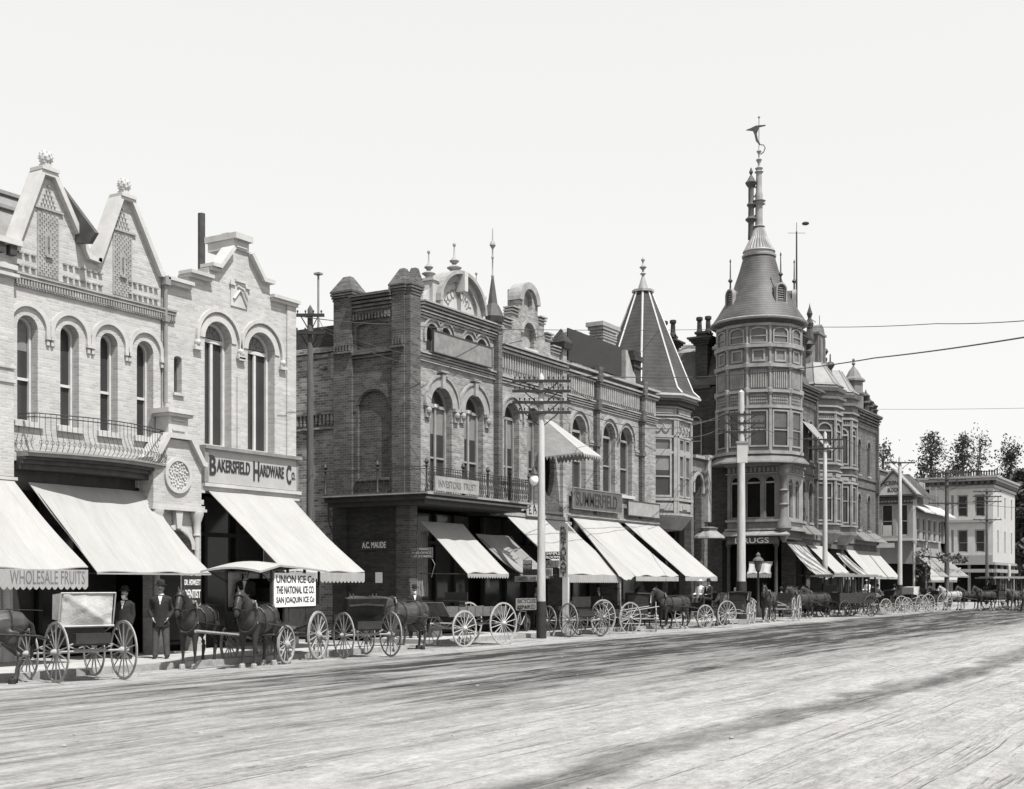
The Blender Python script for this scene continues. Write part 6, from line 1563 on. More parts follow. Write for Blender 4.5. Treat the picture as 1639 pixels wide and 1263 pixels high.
# ================================================ horses, people, carriages
def remeshed(name, mb, mat, parent, vox=0.03, smooth=2):
    o = mb.build(name, mat, parent, split=False)
    md = o.modifiers.new('r', 'REMESH'); md.mode = 'VOXEL'; md.voxel_size = vox
    s = o.modifiers.new('s', 'SMOOTH'); s.factor = .5; s.iterations = smooth
    dg = bpy.context.evaluated_depsgraph_get(); me = bpy.data.meshes.new_from_object(o.evaluated_get(dg))
    o.modifiers.clear(); old = o.data; o.data = me; bpy.data.meshes.remove(old)
    me.polygons.foreach_set('use_smooth', [True] * len(me.polygons)); me.name = name
    if not me.materials: me.materials.append(MATS[mat])
    return o
def ell(m, pts, rad, n=12):
    """tapering tube of oval sections: rad = list of (side, up)"""
    pts = [Vector(p) for p in pts]; v = []; f = []
    for i, p in enumerate(pts):
        a = pts[max(0, i - 1)]; b = pts[min(len(pts) - 1, i + 1)]; t = (b - a).normalized()
        sdv = Vector((0, 1, 0)); up = t.cross(sdv).normalized(); 
        if up.z < 0 or (abs(up.z) < .15 and up.x < 0): up = -up
        for k in range(n):
            an = 2 * PI * k / n; v.append(p + sdv * (rad[i][0] * math.cos(an)) + up * (rad[i][1] * math.sin(an)))
    for i in range(len(pts) - 1):
        for k in range(n): f.append((i * n + k, i * n + (k + 1) % n, (i + 1) * n + (k + 1) % n, (i + 1) * n + k))
    f.append(tuple(range(n))); f.append(tuple(range((len(pts) - 1) * n, len(pts) * n)))
    return m.add(v, f)
def make_horse(head='up', coat='horse_dark', white_feet=True, legs=0):
    """horse facing +X, hooves on z = 0, withers about 1.55 m"""
    t = thing('horse', 'horse', 'horse')
    m = MB()
    ell(m, [(-1.02, 0, 1.2), (-.9, 0, 1.22), (-.6, 0, 1.2), (-.2, 0, 1.14), (.25, 0, 1.13), (.6, 0, 1.17), (.82, 0, 1.2), (.92, 0, 1.2)],
        [(.08, .1), (.22, .25), (.29, .33), (.3, .33), (.29, .35), (.26, .36), (.19, .28), (.08, .12)])
    if head == 'up':
        nk = [(.62, 0, 1.33), (.86, 0, 1.52), (1.04, 0, 1.68), (1.15, 0, 1.78)]; hd = [(1.09, 0, 1.8), (1.22, 0, 1.77), (1.36, 0, 1.56), (1.46, 0, 1.34), (1.48, 0, 1.27)]
    else:
        nk = [(.62, 0, 1.3), (.95, 0, 1.42), (1.25, 0, 1.5), (1.45, 0, 1.55)]; hd = [(1.38, 0, 1.58), (1.5, 0, 1.55), (1.64, 0, 1.36), (1.74, 0, 1.16), (1.76, 0, 1.1)]
    ell(m, nk, [(.17, .33), (.14, .26), (.11, .19), (.09, .14)]); ell(m, hd, [(.08, .1), (.105, .15), (.085, .12), (.065, .085), (.05, .05)])
    top = Vector(hd[1])
    for s in (-1, 1): m.tube([top + Vector((-.06, s * .06, .1)), top + Vector((-.05, s * .075, .17)), top + Vector((-.04, s * .07, .25))], [.035, .03, .008], 6)
    dx = [0, .12, -.08, .05] if legs else [0, 0, 0, 0]
    for i, (s, k) in enumerate(((-1, 0), (1, 1))):
        y = s * .15; q = dx[i]
        m.tube([(.62, y, 1.15), (.64 + q * .3, y, .85), (.66 + q * .6, y, .62), (.66 + q * .7, y, .55), (.65 + q * .9, y, .3), (.65 + q, y, .14), (.69 + q, y, .06), (.71 + q, y, 0)], [.13, .1, .062, .058, .038, .042, .055, .065], 10)
        q = dx[i + 2]
        m.tube([(-.66, y * 1.05, 1.1), (-.64 + q * .2, y, .85), (-.82 + q * .6, y, .6), (-.86 + q * .7, y, .52), (-.8 + q * .9, y, .3), (-.78 + q, y, .14), (-.73 + q, y, .06), (-.71 + q, y, 0)], [.2, .15, .07, .06, .042, .045, .057, .067], 10)
    body_ = remeshed('body', m, coat, t, .028, 3)
    m = MB(); rnd = random.Random(5)
    for k in range(60):
        a = k / 60; i = min(2, int(a * 3)); b_ = a * 3 - i; c = Vector(nk[i]).lerp(Vector(nk[i + 1]), b_); r_ = (.33, .26, .19, .14)[i] * (1 - b_) + (.26, .19, .14, .12)[i] * b_
        n_ = Vector((-.75, 0, .65)) if head == 'up' else Vector((-.25, 0, .95)); p = c + n_ * r_ * .95
        m.tube([p, p + Vector((-.02, -.08, -.02)), p + Vector((rnd.uniform(-.04, .02), -.13, -.16 - rnd.random() * .1))], [.02, .022, .004], 4)
    m.build('mane', 'hair_black', t)
    m = MB(); ell(m, [(-.98, 0, 1.32), (-1.1, 0, 1.2), (-1.14, 0, .95), (-1.12, 0, .7), (-1.08, 0, .5)], [(.03, .03), (.05, .05), (.07, .06), (.06, .05), (.015, .015)], 8); m.build('tail', 'hair_black', t, smooth=True)
    m = MB()
    for i, s in enumerate((-1, 1)):
        for x, q in ((.71, dx[i]), (-.71, dx[i + 2])): m.lathe(x + q, s * (.15), [(.082, 0.003), (.072, .1), (.05, .13)], 10)
    m.build('hoof', 'hoof_pale' if white_feet else 'hair_black', t)
    # harness: collar, saddle strap, breeching, traces, bridle with blinkers
    m = MB()
    def strap(x, rs, ru, z, w=.02, lean=0):
        m.tube([(x + lean * math.sin(a), rs * math.cos(a), z + ru * math.sin(a)) for a in [2 * PI * k / 20 for k in range(20)]], w, 4, close=True)
    strap(.72, .24, .38, 1.27, .05, -.1); strap(.3, .315, .375, 1.13, .02); strap(-.35, .32, .36, 1.16, .014); strap(-.62, .315, .35, 1.2, .014)
    for s in (-1, 1):
        m.tube([(.75, s * .25, 1.15), (.2, s * .325, 1.08), (-.5, s * .33, 1.02), (-1.15, s * .3, .98), (-1.5, s * .3, .85)], .018, 4)
        m.tube([(-.62, s * .33, 1.15), (-.95, s * .27, 1.05), (-1.07, s * .1, 1.05)], .016, 4)
    h1, h2, h3 = Vector(hd[1]), Vector(hd[2]), Vector(hd[3])
    for c, r_ in ((h1.lerp(h2, .2), .14), (h2.lerp(h3, .6), .105)):
        ax = (h3 - h1).normalized(); up = Vector((0, 1, 0)).cross(ax)
        m.tube([c + Vector((0, .85 * r_ * math.cos(a), 0)) + up * (r_ * 1.15 * math.sin(a)) for a in [2 * PI * k / 12 for k in range(12)]], .014, 4, close=True)
    for s in (-1, 1):
        m.cbox(h1.lerp(h2, .45) + Vector((0, s * .115, .03)), (.11, .012, .09)); m.tube([h2.lerp(h3, .7) + Vector((0, s * .08, 0)), Vector((.5, s * .2, 1.5)), Vector((-.3, s * .15, 1.55)), Vector((-1.3, s * .1, 1.5))], .008, 3)
    m.build('harness', 'leather', t)
    m = MB()
    for k in (-1, 1): m.tube([(.7, k * .2, 1.6), (.68, k * .25, 1.35), (.75, k * .25, 1.1)], .02, 5); m.ball((.7, k * .18, 1.63), .03, 6, 4)
    m.build('hames', 'wheel_pale', t)
    return t
def wheel(par, x, y, r, spokes=14, rim=.028, hubr=.075, mat='wheel_pale', dish=.0):
    """upright wheel whose axle lies along Y"""
    m = MB()
    n = 40
    for r0, r1, w in ((r - .012, r, rim * .8), (r - .055, r - .013, rim)):
        v = []; f = []
        for k in range(n):
            a = 2 * PI * k / n
            for rr, ww in ((r0, -w / 2), (r1, -w / 2), (r1, w / 2), (r0, w / 2)): v.append((x + rr * math.cos(a), y + ww, r + rr * math.sin(a)))
        for k in range(n):
            a, b = 4 * k, 4 * ((k + 1) % n)
            for j in range(4): f.append((a + j, a + (j + 1) % 4, b + (j + 1) % 4, b + j))
        m.add(v, f)
    o = m.build('wheel', mat, par, smooth=True)
    m = MB()
    for k in range(spokes):
        a = 2 * PI * (k + .5) / spokes
        m.tube([(x + hubr * .7 * math.cos(a), y + dish, r + hubr * .7 * math.sin(a)), (x + (r - .04) * math.cos(a), y, r + (r - .04) * math.sin(a))], [.019, .013], 5)
    m.build('spokes', mat, o)
    m = MB(); m.tube([(x, y - .12, r), (x, y - .1, r), (x, y - .05, r), (x, y + .05, r), (x, y + .1, r), (x, y + .12, r)], [.03, .045, hubr, hubr, .045, .03], 10); m.build('hub', mat, o, smooth=True)
    return o
def make_buggy(top='box', wm='wheel_pale', body_m='cart_dark', shafts=True, rr=.64, fr=.55, topm='leather_pale', wb=1.45, gear='wheel_pale'):
    """light four-wheeled buggy facing +X"""
    t = thing('buggy', 'buggy', 'buggy'); tr_ = .74
    for s in (-1, 1): wheel(t, -wb / 2, s * tr_, rr, 14, mat=wm); wheel(t, wb / 2, s * tr_, fr, 12, mat=wm)
    m = MB()
    m.tube([(-wb / 2, -tr_, rr), (-wb / 2, tr_, rr)], .03, 6); m.tube([(wb / 2, -tr_, fr), (wb / 2, tr_, fr)], .028, 6)
    m.tube([(-wb / 2, 0, rr), (wb / 2, 0, fr)], .028, 5)
    for x, r_ in ((-wb / 2, rr), (wb / 2, fr)):
        for z0, c in ((r_ + .03, -.0), (r_ + .2, 0)):
            m.tube([(x, -.5, r_ + .12), (x, -.25, z0), (x, .25, z0), (x, .5, r_ + .12)], .018, 5)
    m.build('running_gear', gear, t)
    m = MB(); z = .86
    m.box(-.85, .55, -.37, .37, z - .1, z - .06); m.box(-.85, .55, -.38, -.35, z - .06, z + .16); m.box(-.85, .55, .35, .38, z - .06, z + .16); m.box(-.88, -.85, -.38, .38, z - .06, z + .16)
    m.box(.55, .58, -.38, .38, z - .1, z + .32)
    o = m.build('body', body_m, t)
    m = MB(); m.box(-.5, -.02, -.42, .42, z + .1, z + .3); m.build('seat_box', body_m, o)
    m = MB(); m.cbox((-.26, 0, z + .36), (.46, .84, .12)); m.build('cushion', 'leather', t)
    if top == 'box':           # leather-backed seat, its pale back towards the street
        m = MB(); prof = [(-.5, z + .3), (-.62, z + .98), (-.52, z + 1.0), (-.12, z + .97), (-.1, z + .45), (-.44, z + .42)]
        for s0, s1 in ((-.56, .56),):
            n = len(prof); v = [(x, s0, zz) for x, zz in prof] + [(x, s1, zz) for x, zz in prof]
            m.add(v, [tuple(range(n)), tuple(range(n, 2 * n))] + [(i, (i + 1) % n, (i + 1) % n + n, i + n) for i in range(n)])
        m.build('folded_top', topm, t)
        v = []; f = []; nn_ = 14
        for i in range(nn_ + 1):
            for j in range(nn_ + 1):
                a, b = i / nn_, j / nn_; x = -.5 - .12 * b - .06 * math.sin(PI * a) * math.sin(PI * b) - .03 * noise.noise(Vector((a * 4 + b * 3, b * 2, 3))) - .03 * max(0, 1 - abs(a - b) * 7) - .012
                v.append((x, -.55 + 1.1 * a, z + .3 + .68 * b))
        for i in range(nn_):
            for j in range(nn_): q = i * (nn_ + 1) + j; f.append((q, q + 1, q + nn_ + 2, q + nn_ + 1))
        n1 = len(v); v += [(a + .02, b, c) for a, b, c in v]; f += [tuple(k + n1 for k in q) for q in f]
        MB().add(v, f).build('back_leather', topm, t, smooth=True)
        m = MB(); m.tube([(-.55, -.6, z + .3), (-.55, .6, z + .3)], .03, 6); m.tube([(-.64, -.6, z + 1.0), (-.64, .6, z + 1.0)], .022, 6)
        for s in (-1, 1): m.tube([(-.5, s * .6, z + .3), (-.64, s * .6, z + 1.0)], .016, 5); m.tube([(-.5, s * .6, z + .3), (0, s * .55, z + .1)], .016, 5)
        m.build('top_rail', 'wheel_light', t)
    elif top == 'folded':      # dark folded hood behind the seat
        m = MB()
        for k in range(5): m.tube([(-.15, -.5, z + .35), (-.42 - .07 * k, -.52, z + .75 - .04 * k), (-.45 - .07 * k, 0, z + .78 - .04 * k), (-.42 - .07 * k, .52, z + .75 - .04 * k), (-.15, .5, z + .35)], .04, 5)
        v = [(-.5, -.55, z + .1), (-.5, .55, z + .1), (-.78, .62, z + .78), (-.78, -.62, z + .78), (-.44, -.52, z + .1), (-.44, .52, z + .1), (-.45, .58, z + .82), (-.45, -.58, z + .82)]
        m.add(v, [(0, 1, 2, 3), (4, 5, 6, 7), (0, 1, 5, 4), (1, 2, 6, 5), (2, 3, 7, 6), (3, 0, 4, 7)])
        m.build('folded_top', 'leather', t)
    else:
        m = MB(); m.box(-.55, -.48, -.42, .42, z + .3, z + .7); m.build('seat_back', 'leather', t)
    if shafts:
        m = MB()
        for s in (-1, 1): m.tube([(wb / 2, s * .35, fr + .02), (wb / 2 + .3, s * .38, fr + .25), (wb / 2 + 1.2, s * .33, 1.0), (wb / 2 + 2.3, s * .28, 1.1)], .022, 5)
        m.tube([(wb / 2 + .3, -.38, fr + .25), (wb / 2 + .3, .38, fr + .25)], .022, 5); m.build('shafts', gear, t)
    return t
def make_spring_wagon(wm='wheel_light', bedm='cart_wood', rr=.72, fr=.6):
    """open flat delivery wagon facing +X"""
    t = thing('wagon', 'wagon', 'wagon'); wb, tr_ = 2.0, .78
    for s in (-1, 1): wheel(t, -wb / 2, s * tr_, rr, 16, .035, mat=wm, hubr=.09); wheel(t, wb / 2, s * tr_, fr, 14, .035, mat=wm, hubr=.09)
    m = MB(); m.tube([(-wb / 2, -tr_, rr), (-wb / 2, tr_, rr)], .04, 6); m.tube([(wb / 2, -tr_, fr), (wb / 2, tr_, fr)], .04, 6); m.tube([(-wb / 2, 0, rr), (wb / 2, 0, fr)], .04, 5)
    for x, r_ in ((-wb / 2, rr), (wb / 2, fr)): m.tube([(x, -.55, 1.0), (x, 0, r_ + .05), (x, .55, 1.0)], .03, 5)
    m.build('running_gear', wm, t)
    m = MB(); m.box(-1.5, 1.45, -.5, .5, 1.0, 1.06); m.box(-1.5, 1.45, -.54, -.5, .98, 1.05); m.box(-1.5, 1.45, .5, .54, .98, 1.05)
    o = m.build('bed', bedm, t)
    m = MB()
    for s in (-1, 1):
        m.box(-1.5, 1.0, s * .52 - .015, s * .52 + .015, 1.051, 1.3)
        for k in range(7): m.box(-1.45 + .4 * k, -1.41 + .4 * k, s * .54 - .02, s * .54 + .02, 1.0, 1.31)
    m.build('side_board', bedm, o)
    m = MB(); m.box(.55, .95, -.5, .5, 1.45, 1.5); m.box(.5, .54, -.5, .5, 1.5, 1.78); m.box(.6, .9, -.46, -.42, 1.06, 1.45); m.box(.6, .9, .42, .46, 1.06, 1.45); m.build('seat', 'shop_wood', t)
    m = MB(); m.add([(1.45, -.5, 1.06), (1.45, .5, 1.06), (1.75, .5, 1.45), (1.75, -.5, 1.45), (1.42, -.5, 1.06), (1.42, .5, 1.06), (1.72, .5, 1.46), (1.72, -.5, 1.46)], [(0, 1, 2, 3), (4, 5, 6, 7), (0, 1, 5, 4), (1, 2, 6, 5), (2, 3, 7, 6), (3, 0, 4, 7)])
    m.build('dashboard', bedm, t)
    m = MB(); m.tube([(wb / 2, 0, fr), (wb / 2 + .6, 0, .75), (wb / 2 + 3.0, 0, .95)], .035, 6); m.tube([(wb / 2 + .55, -.7, .78), (wb / 2 + .55, .7, .78)], .025, 5); m.build('pole', wm, t)
    return t
def make_ice_wagon():
    t = thing('ice_wagon', 'covered ice wagon with a white lettered side panel and long front canopy', 'wagon'); wb, tr_ = 2.0, .8; rr, fr = .66, .5
    for s in (-1, 1): wheel(t, -wb / 2, s * tr_, rr, 14, .06, mat='wheel_pale', hubr=.12); wheel(t, wb / 2, s * tr_, fr, 12, .06, mat='wheel_pale', hubr=.11)
    m = MB(); m.tube([(-wb / 2, -tr_, rr), (-wb / 2, tr_, rr)], .05, 6); m.tube([(wb / 2, -tr_, fr), (wb / 2, tr_, fr)], .05, 6)
    for x, r_ in ((-wb / 2, rr), (wb / 2, fr)): m.tube([(x, -.6, .95), (x, 0, r_ + .08), (x, .6, .95)], .04, 5); m.tube([(x - .4, -.62, .95), (x, -.62, r_ + .1), (x + .4, -.62, .95)], .035, 5)
    m.build('running_gear', 'cart_grey', t)
    m = MB(); m.box(-1.5, 1.5, -.66, .66, .95, 1.05); m.box(-1.5, .8, -.66, -.6, 1.05, 1.5); m.box(-1.5, .8, .6, .66, 1.05, 1.5); m.box(-1.5, -1.44, -.6, .6, 1.05, 1.5)
    m.box(1.3, 1.5, -.6, .6, 1.05, 1.2); m.box(1.5, 1.55, -.6, .6, .8, 1.35)
    m.build('body', 'cart_dark', t)
    m = MB(); m.box(.55, .95, -.58, .58, 1.5, 1.6); m.box(.5, .55, -.58, .58, 1.6, 1.95); m.build('driver_seat', 'leather', t)
    m = MB(); m.box(-1.1, 1.45, -.69, -.665, 1.46, 2.34); m.box(-1.1, 1.45, .665, .69, 1.46, 2.34); pn = m.build('sign_panel', 'porcelain', t)
    for F_ in (Frame(0, -.69, 0), Frame(.35, .69, PI)):
        lettering('lettering', 'UNION ICE Co', F_, -1.0, 1.35, 2.08, 2.28, .004, 'lettering_dark', pn, bold=.02, thick=.006); lettering('lettering', 'THE NATIONAL ICE CO.', F_, -1.0, 1.35, 1.8, 2.0, .004, 'lettering_dark', pn, bold=.02, thick=.006); lettering('lettering', 'SAN JOAQUIN ICE Co', F_, -1.0, 1.35, 1.52, 1.72, .004, 'lettering_dark', pn, bold=.02, thick=.006)
    m = MB(); n = 8; v = []; f = []
    pr = [(-1.6, 2.42), (.2, 2.5), (1.4, 2.54), (2.5, 2.38)]
    for x, z in pr:
        for k in range(n + 1): y = -.82 + 1.64 * k / n; v.append((x, y, z + .1 * (1 - (y / .82) ** 2)))
    n1 = len(v); v += [(a, b, c - .05) for a, b, c in v]
    for i in range(3):
        for k in range(n): a = i * (n + 1) + k; f += [(a, a + 1, a + n + 2, a + n + 1), (a + n1, a + n + 1 + n1, a + n + 2 + n1, a + 1 + n1)]
    for i in range(3):
        for k in (0, n): a = i * (n + 1) + k; f.append((a, a + n + 1, a + n + 1 + n1, a + n1))
    for i in (0, 3):
        for k in range(n): a = i * (n + 1) + k; f.append((a, a + 1, a + 1 + n1, a + n1))
    m.add(v, f); m.build('canopy', 'canvas', t, smooth=True)
    m = MB()
    for x, zt_ in ((-1.45, 2.42), (-.5, 2.45), (.55, 2.5), (1.5, 2.52)):
        for s in (-1, 1): m.box(x - .03, x + .03, s * .63 - .03, s * .63 + .03, 1.05, zt_)
    m.tube([(1.5, -.6, 2.1), (2.3, -.7, 2.38)], .02, 5); m.tube([(1.5, .6, 2.1), (2.3, .7, 2.38)], .02, 5)
    m.build('canopy_posts', 'cart_dark', t)
    m = MB(); m.box(-1.44, .5, -.58, .58, 1.06, 2.2); m.build('ice_box', 'interior_dark', t)
    m = MB(); m.tube([(wb / 2, 0, fr + .1), (wb / 2 + .8, 0, .75), (wb / 2 + 3.2, 0, .95)], .04, 6); m.tube([(wb / 2 + .7, -.8, .8), (wb / 2 + .7, .8, .8)], .035, 5); m.build('pole', 'wheel_pale', t)
    return t
def make_omnibus():
    t = thing('omnibus', 'dark passenger coach with a pale flat roof', 'coach'); wb = 2.3
    for s in (-1, 1): wheel(t, -wb / 2, s * .85, .7, 14, .05, mat='wheel_dark', hubr=.1); wheel(t, wb / 2, s * .85, .52, 12, .05, mat='wheel_dark', hubr=.1)
    m = MB(); m.box(-1.7, 1.5, -.75, .75, .85, 1.5)
    for k in range(6):
        for s in (-1, 1): m.box(-1.68 + .6 * k, -1.6 + .6 * k, s * .7 - .04, s * .7 + .04, 1.5, 2.5)
    m.build('body', 'cart_dark', t)
    m = MB(); m.box(-2.0, 2.3, -.95, .95, 2.5, 2.6); m.box(-1.8, 2.0, -.8, .8, 2.6, 2.66); m.build('roof', 'cart_grey', t)
    m = MB(); m.box(1.5, 2.0, -.6, .6, 1.5, 1.6); m.box(1.5, 1.55, -.6, .6, 1.6, 2.0); m.build('driver_seat', 'leather', t)
    m = MB()
    for k in range(5): m.fbox(Frame(0, -.72, 0), -1.5 + .6 * k, -1.15 + .6 * k, 0, .02, 1.55, 2.35)
    m.build('side_curtain', 'curtain', t)
    m = MB(); m.tube([(wb / 2, 0, .6), (wb / 2 + 3.2, 0, .95)], .04, 6); m.build('pole', 'wheel_dark', t)
    return t
def make_person(pose='stand', coat='cloth_black', trousers='cloth_grey', hat='bowler', beard=False, coat_len=.92, shirt='cloth_white', vox=.012):
    """adult about 1.75 m, facing +X"""
    t = thing('person', 'person', 'person')
    sit = pose == 'sit'
    hz = .95 if not sit else .12      # hip height (sitting: above the seat)
    m = MB(); ch = hz + .42
    ell(m, [(0, 0, hz - .06), (0, 0, hz + .08), (.01, 0, hz + .25), (.0, 0, ch), (-.01, 0, ch + .1), (-.01, 0, ch + .15)], [(.15, .1), (.155, .11), (.14, .1), (.17, .11), (.15, .09), (.06, .06)])
    m.tube([(-.01, 0, ch + .12), (.01, 0, ch + .25)], [.062, .055], 10)
    H_ = Vector((.02, 0, ch + .34))
    m.ball(H_, .1, 14, 10, (.95, .76, 1.2)); m.ball(H_ + Vector((.04, 0, -.07)), .06, 10, 8, (1, .85, .9))
    m.tube([H_ + Vector((.09, 0, .02)), H_ + Vector((.122, 0, -.025))], [.01, .017], 6)
    for s in (-1, 1): m.ball(H_ + Vector((0, s * .08, -.01)), .028, 6, 5, (.7, .35, 1)); m.ball(H_ + Vector((.085, s * .033, .018)), .013, 6, 5)
    m.tube([H_ + Vector((.092, -.025, -.06)), H_ + Vector((.1, 0, -.058)), H_ + Vector((.092, .025, -.06))], .009, 5)
    L_ = {}
    for s in (-1, 1):
        sh = Vector((0, s * .19, ch + .06))
        if pose == 'sit': el, wr = sh + Vector((.08, s * .04, -.28)), sh + Vector((.3, -s * .03, -.3))
        elif pose == 'akimbo': el, wr = sh + Vector((-.05, s * .09, -.28)), sh + Vector((.08, -s * .01, -.46))
        elif pose == 'walk': el, wr = sh + Vector((s * .08, s * .04, -.29)), sh + Vector((s * .18 + .03, s * .04, -.53))
        else: el, wr = sh + Vector((-.02, s * .03, -.3)), sh + Vector((.05, s * .01, -.54))
        m.tube([sh + Vector((0, -s * .04, .0)), sh, el, wr], [.06, .055, .042, .03], 10)
        dr_ = (wr - el).normalized(); pal = wr + dr_ * .05
        m.ball(wr + dr_ * .05, .036, 8, 6, (1.0, .6, 1.2))
        fx = Vector((1, 0, 0)) - dr_ * dr_.x; fx.normalize()
        for k in range(4):
            b0_ = wr + dr_ * .085 + fx * (.028 - .018 * k); ln = (.06, .07, .066, .05)[k]; inn = Vector((0, -s * .02, 0))
            m.tube([b0_ - dr_ * .02, b0_ + dr_ * ln * .5 + inn * .4, b0_ + dr_ * ln + inn * 1.2], [.0105, .0098, .0085], 6)
        m.tube([wr + dr_ * .03 + fx * .02, wr + dr_ * .07 + fx * .05, wr + dr_ * .105 + fx * .052], [.014, .012, .01], 6)
        L_[s] = (sh, el, wr)
        hp = Vector((0, s * .09, hz - .02))
        if sit: kn, an = hp + Vector((.44, s * .02, .02)), hp + Vector((.46, s * .02, -.4))
        elif pose == 'walk': kn, an = hp + Vector((s * .14, 0, -.43)), hp + Vector((s * .26 - .04, 0, -.84))
        else: kn, an = hp + Vector((.02, s * .03, -.43)), hp + Vector((0, s * .05, -.85))
        m.tube([hp, kn, an], [.09, .06, .042], 10)
        L_[s] += (hp, kn, an)
    remeshed('body', m, 'skin', t, vox, 1)
    m = MB()
    for s in (-1, 1):
        sh, el, wr, hp, kn, an = L_[s]
        m.tube([hp + Vector((0, -s * .01, .06)), hp, kn, an + Vector((0, 0, .02)), an + Vector((0, 0, -.02))], [.1, .115, .085, .072, .075], 10)
    remeshed('trousers', m, trousers, t, .018, 1)
    m = MB()
    for s in (-1, 1):
        an = L_[s][5]; m.tube([an + Vector((-.05, 0, .02)), an + Vector((-.02, 0, -.03)), an + Vector((.1, 0, -.045)), an + Vector((.2, 0, -.055))], [.045, .055, .045, .03], 8)
    m.build('shoe', 'leather', t, smooth=True)
    m = MB(); cl = hz + .42 - coat_len
    if sit: cl = hz - .08
    ell(m, [(-.0, 0, max(cl, .1)), (-.0, 0, hz), (.01, 0, hz + .25), (0, 0, ch), (-.01, 0, ch + .09), (-.01, 0, ch + .17)], [(.21, .17), (.2, .16), (.18, .145), (.215, .15), (.19, .13), (.085, .085)])
    for s in (-1, 1):
        sh, el, wr = L_[s][:3]; m.tube([sh + Vector((0, -s * .06, .02)), sh, el, wr - (wr - el) * .06], [.08, .08, .062, .05], 10)
    remeshed('coat', m, coat, t, .018, 1)
    if shirt:
        m = MB(); m.add([(.125, -.05, ch + .14), (.125, .05, ch + .14), (.16, 0, ch - .08), (.1, -.05, ch + .14), (.1, .05, ch + .14), (.13, 0, ch - .08)], [(0, 1, 2), (3, 4, 5), (0, 1, 4, 3), (1, 2, 5, 4), (2, 0, 3, 5)]); m.lathe(.0, 0, [(.075, ch + .13), (.07, ch + .19)], 12); m.build('shirt', shirt, t)
    m = MB(); z = H_.z + .045
    if hat == 'bowler': m.lathe(H_.x, H_.y, [(.155, z + .01), (.16, z + .025), (.1, z + .03), (.1, z + .08), (.085, z + .13), (.04, z + .155), (0, z + .16)], 16)
    elif hat == 'straw': m.lathe(H_.x, H_.y, [(.17, z + .01), (.17, z + .02), (.095, z + .025), (.095, z + .1), (0, z + .105)], 16)
    m.build('hat', 'cloth_black' if hat == 'bowler' else 'cloth_white', t, smooth=False)
    m = MB(); m.ball(H_ + Vector((-.018, 0, .01)), .105, 12, 8, (.92, .8, 1.1)); m.build('hair', 'hair_black' if not beard else 'cloth_grey', t, smooth=True)
    m = MB(); m.tube([H_ + Vector((.088, -.04, -.055)), H_ + Vector((.112, 0, -.04)), H_ + Vector((.088, .04, -.055))], [.008, .015, .008], 6); m.tube([H_ + Vector((.086, -.05, .03)), H_ + Vector((.1, -.02, .036))], .007, 5); m.tube([H_ + Vector((.086, .05, .03)), H_ + Vector((.1, .02, .036))], .007, 5); m.build('moustache', 'hair_black', t, split=False)
    if beard: m = MB(); m.ball(H_ + Vector((.07, 0, -.09)), .055, 10, 8, (.7, 1.0, 1.3)); m.build('beard', 'cloth_white', t, smooth=True)
    return t
def put(o, X, Y, deg, z=0.0, label=None, group=None, s=1.0):
    return place(o, X, Y, z, R(deg), s, label, group)
def gp(px, d):          # a spot on the road seen d metres away in the given column of the photo
    l = (px - 820) / 2000 * d; return d * CC + l * CS, d * CS - l * CC
HG = 'horses standing in harness along the kerb'
BG = 'light buggies parked along the kerb'
PG = 'people on the pavement and in the carriages'
horse_up = make_horse('up', 'horse_dark', True)
horse_low = make_horse('low', 'horse_bay', False, legs=1)
horse_gr = make_horse('up', 'horse_grey', False)
# --- leftmost horse and buggy with the pale seat back
put(horse_low, 16.1, 22.3, 160, 0, 'dark horse at the left edge of the photo, its rump towards the first buggy', HG)
bug1 = make_buggy('box', 'wheel_pale', 'cart_dark', shafts=False)
put(bug1, 18.2, 21.85, 74, 0, 'light buggy with a square pale seat back, leftmost vehicle in the row', BG)
# --- ice wagon and its pair
ice = make_ice_wagon(); ice['group'] = 'wagons at the kerb'
put(ice, 25.3, 22.55, 196, 0, 'ice delivery wagon with three lines of lettering on a white panel and a long canopy')
h = copy_tree(horse_up); put(h, 22.4, 22.45, 206, 0, 'black horse of the ice wagon pair, the one nearer the shops, below the dentist board', HG)
h2 = horse_up; put(h2, 23.3, 21.3, 202, 0, 'black horse of the ice wagon pair, the one nearer the road, beside the lettered panel', HG)
# --- buggy with dark folded hood
bug2 = make_buggy('folded', 'wheel_pale', 'cart_dark', shafts=False)
put(bug2, 28.1, 22.05, 66, 0, 'buggy with a black folded hood standing just behind the ice wagon', BG)
# --- flat wagon with a pair
wag = make_spring_wagon('wheel_light', 'cart_wood'); wag['group'] = 'wagons at the kerb'
put(wag, 35.2, 22.9, 172, 0, 'open flat wagon with pale wooden sides and white spoked wheels under the corner balcony')
h = copy_tree(horse_low); put(h, 31.5, 22.75, 176, 0, 'brown horse with lowered head harnessed to the open flat wagon, nearer the road', HG)
h = copy_tree(horse_low); put(h, 32.1, 24.0, 172, 0, 'brown horse half hidden behind its team mate at the open flat wagon', HG)
# --- cart group right of the white pole
bug3 = make_buggy('none', 'wheel_pale', 'cart_dark', shafts=False, rr=.66, fr=.6)
put(bug3, 43.4, 23.2, 62, 0, 'bare buggy with a plain low seat back just right of the tall white pole', BG)
b4 = make_buggy('none', 'wheel_pale', 'cart_dark', True, rr=.72, fr=.66, wb=1.6)
put(b4, 46.0, 23.2, 343, 0, 'empty dark buggy with raised pale shafts beyond the bare buggy', BG)
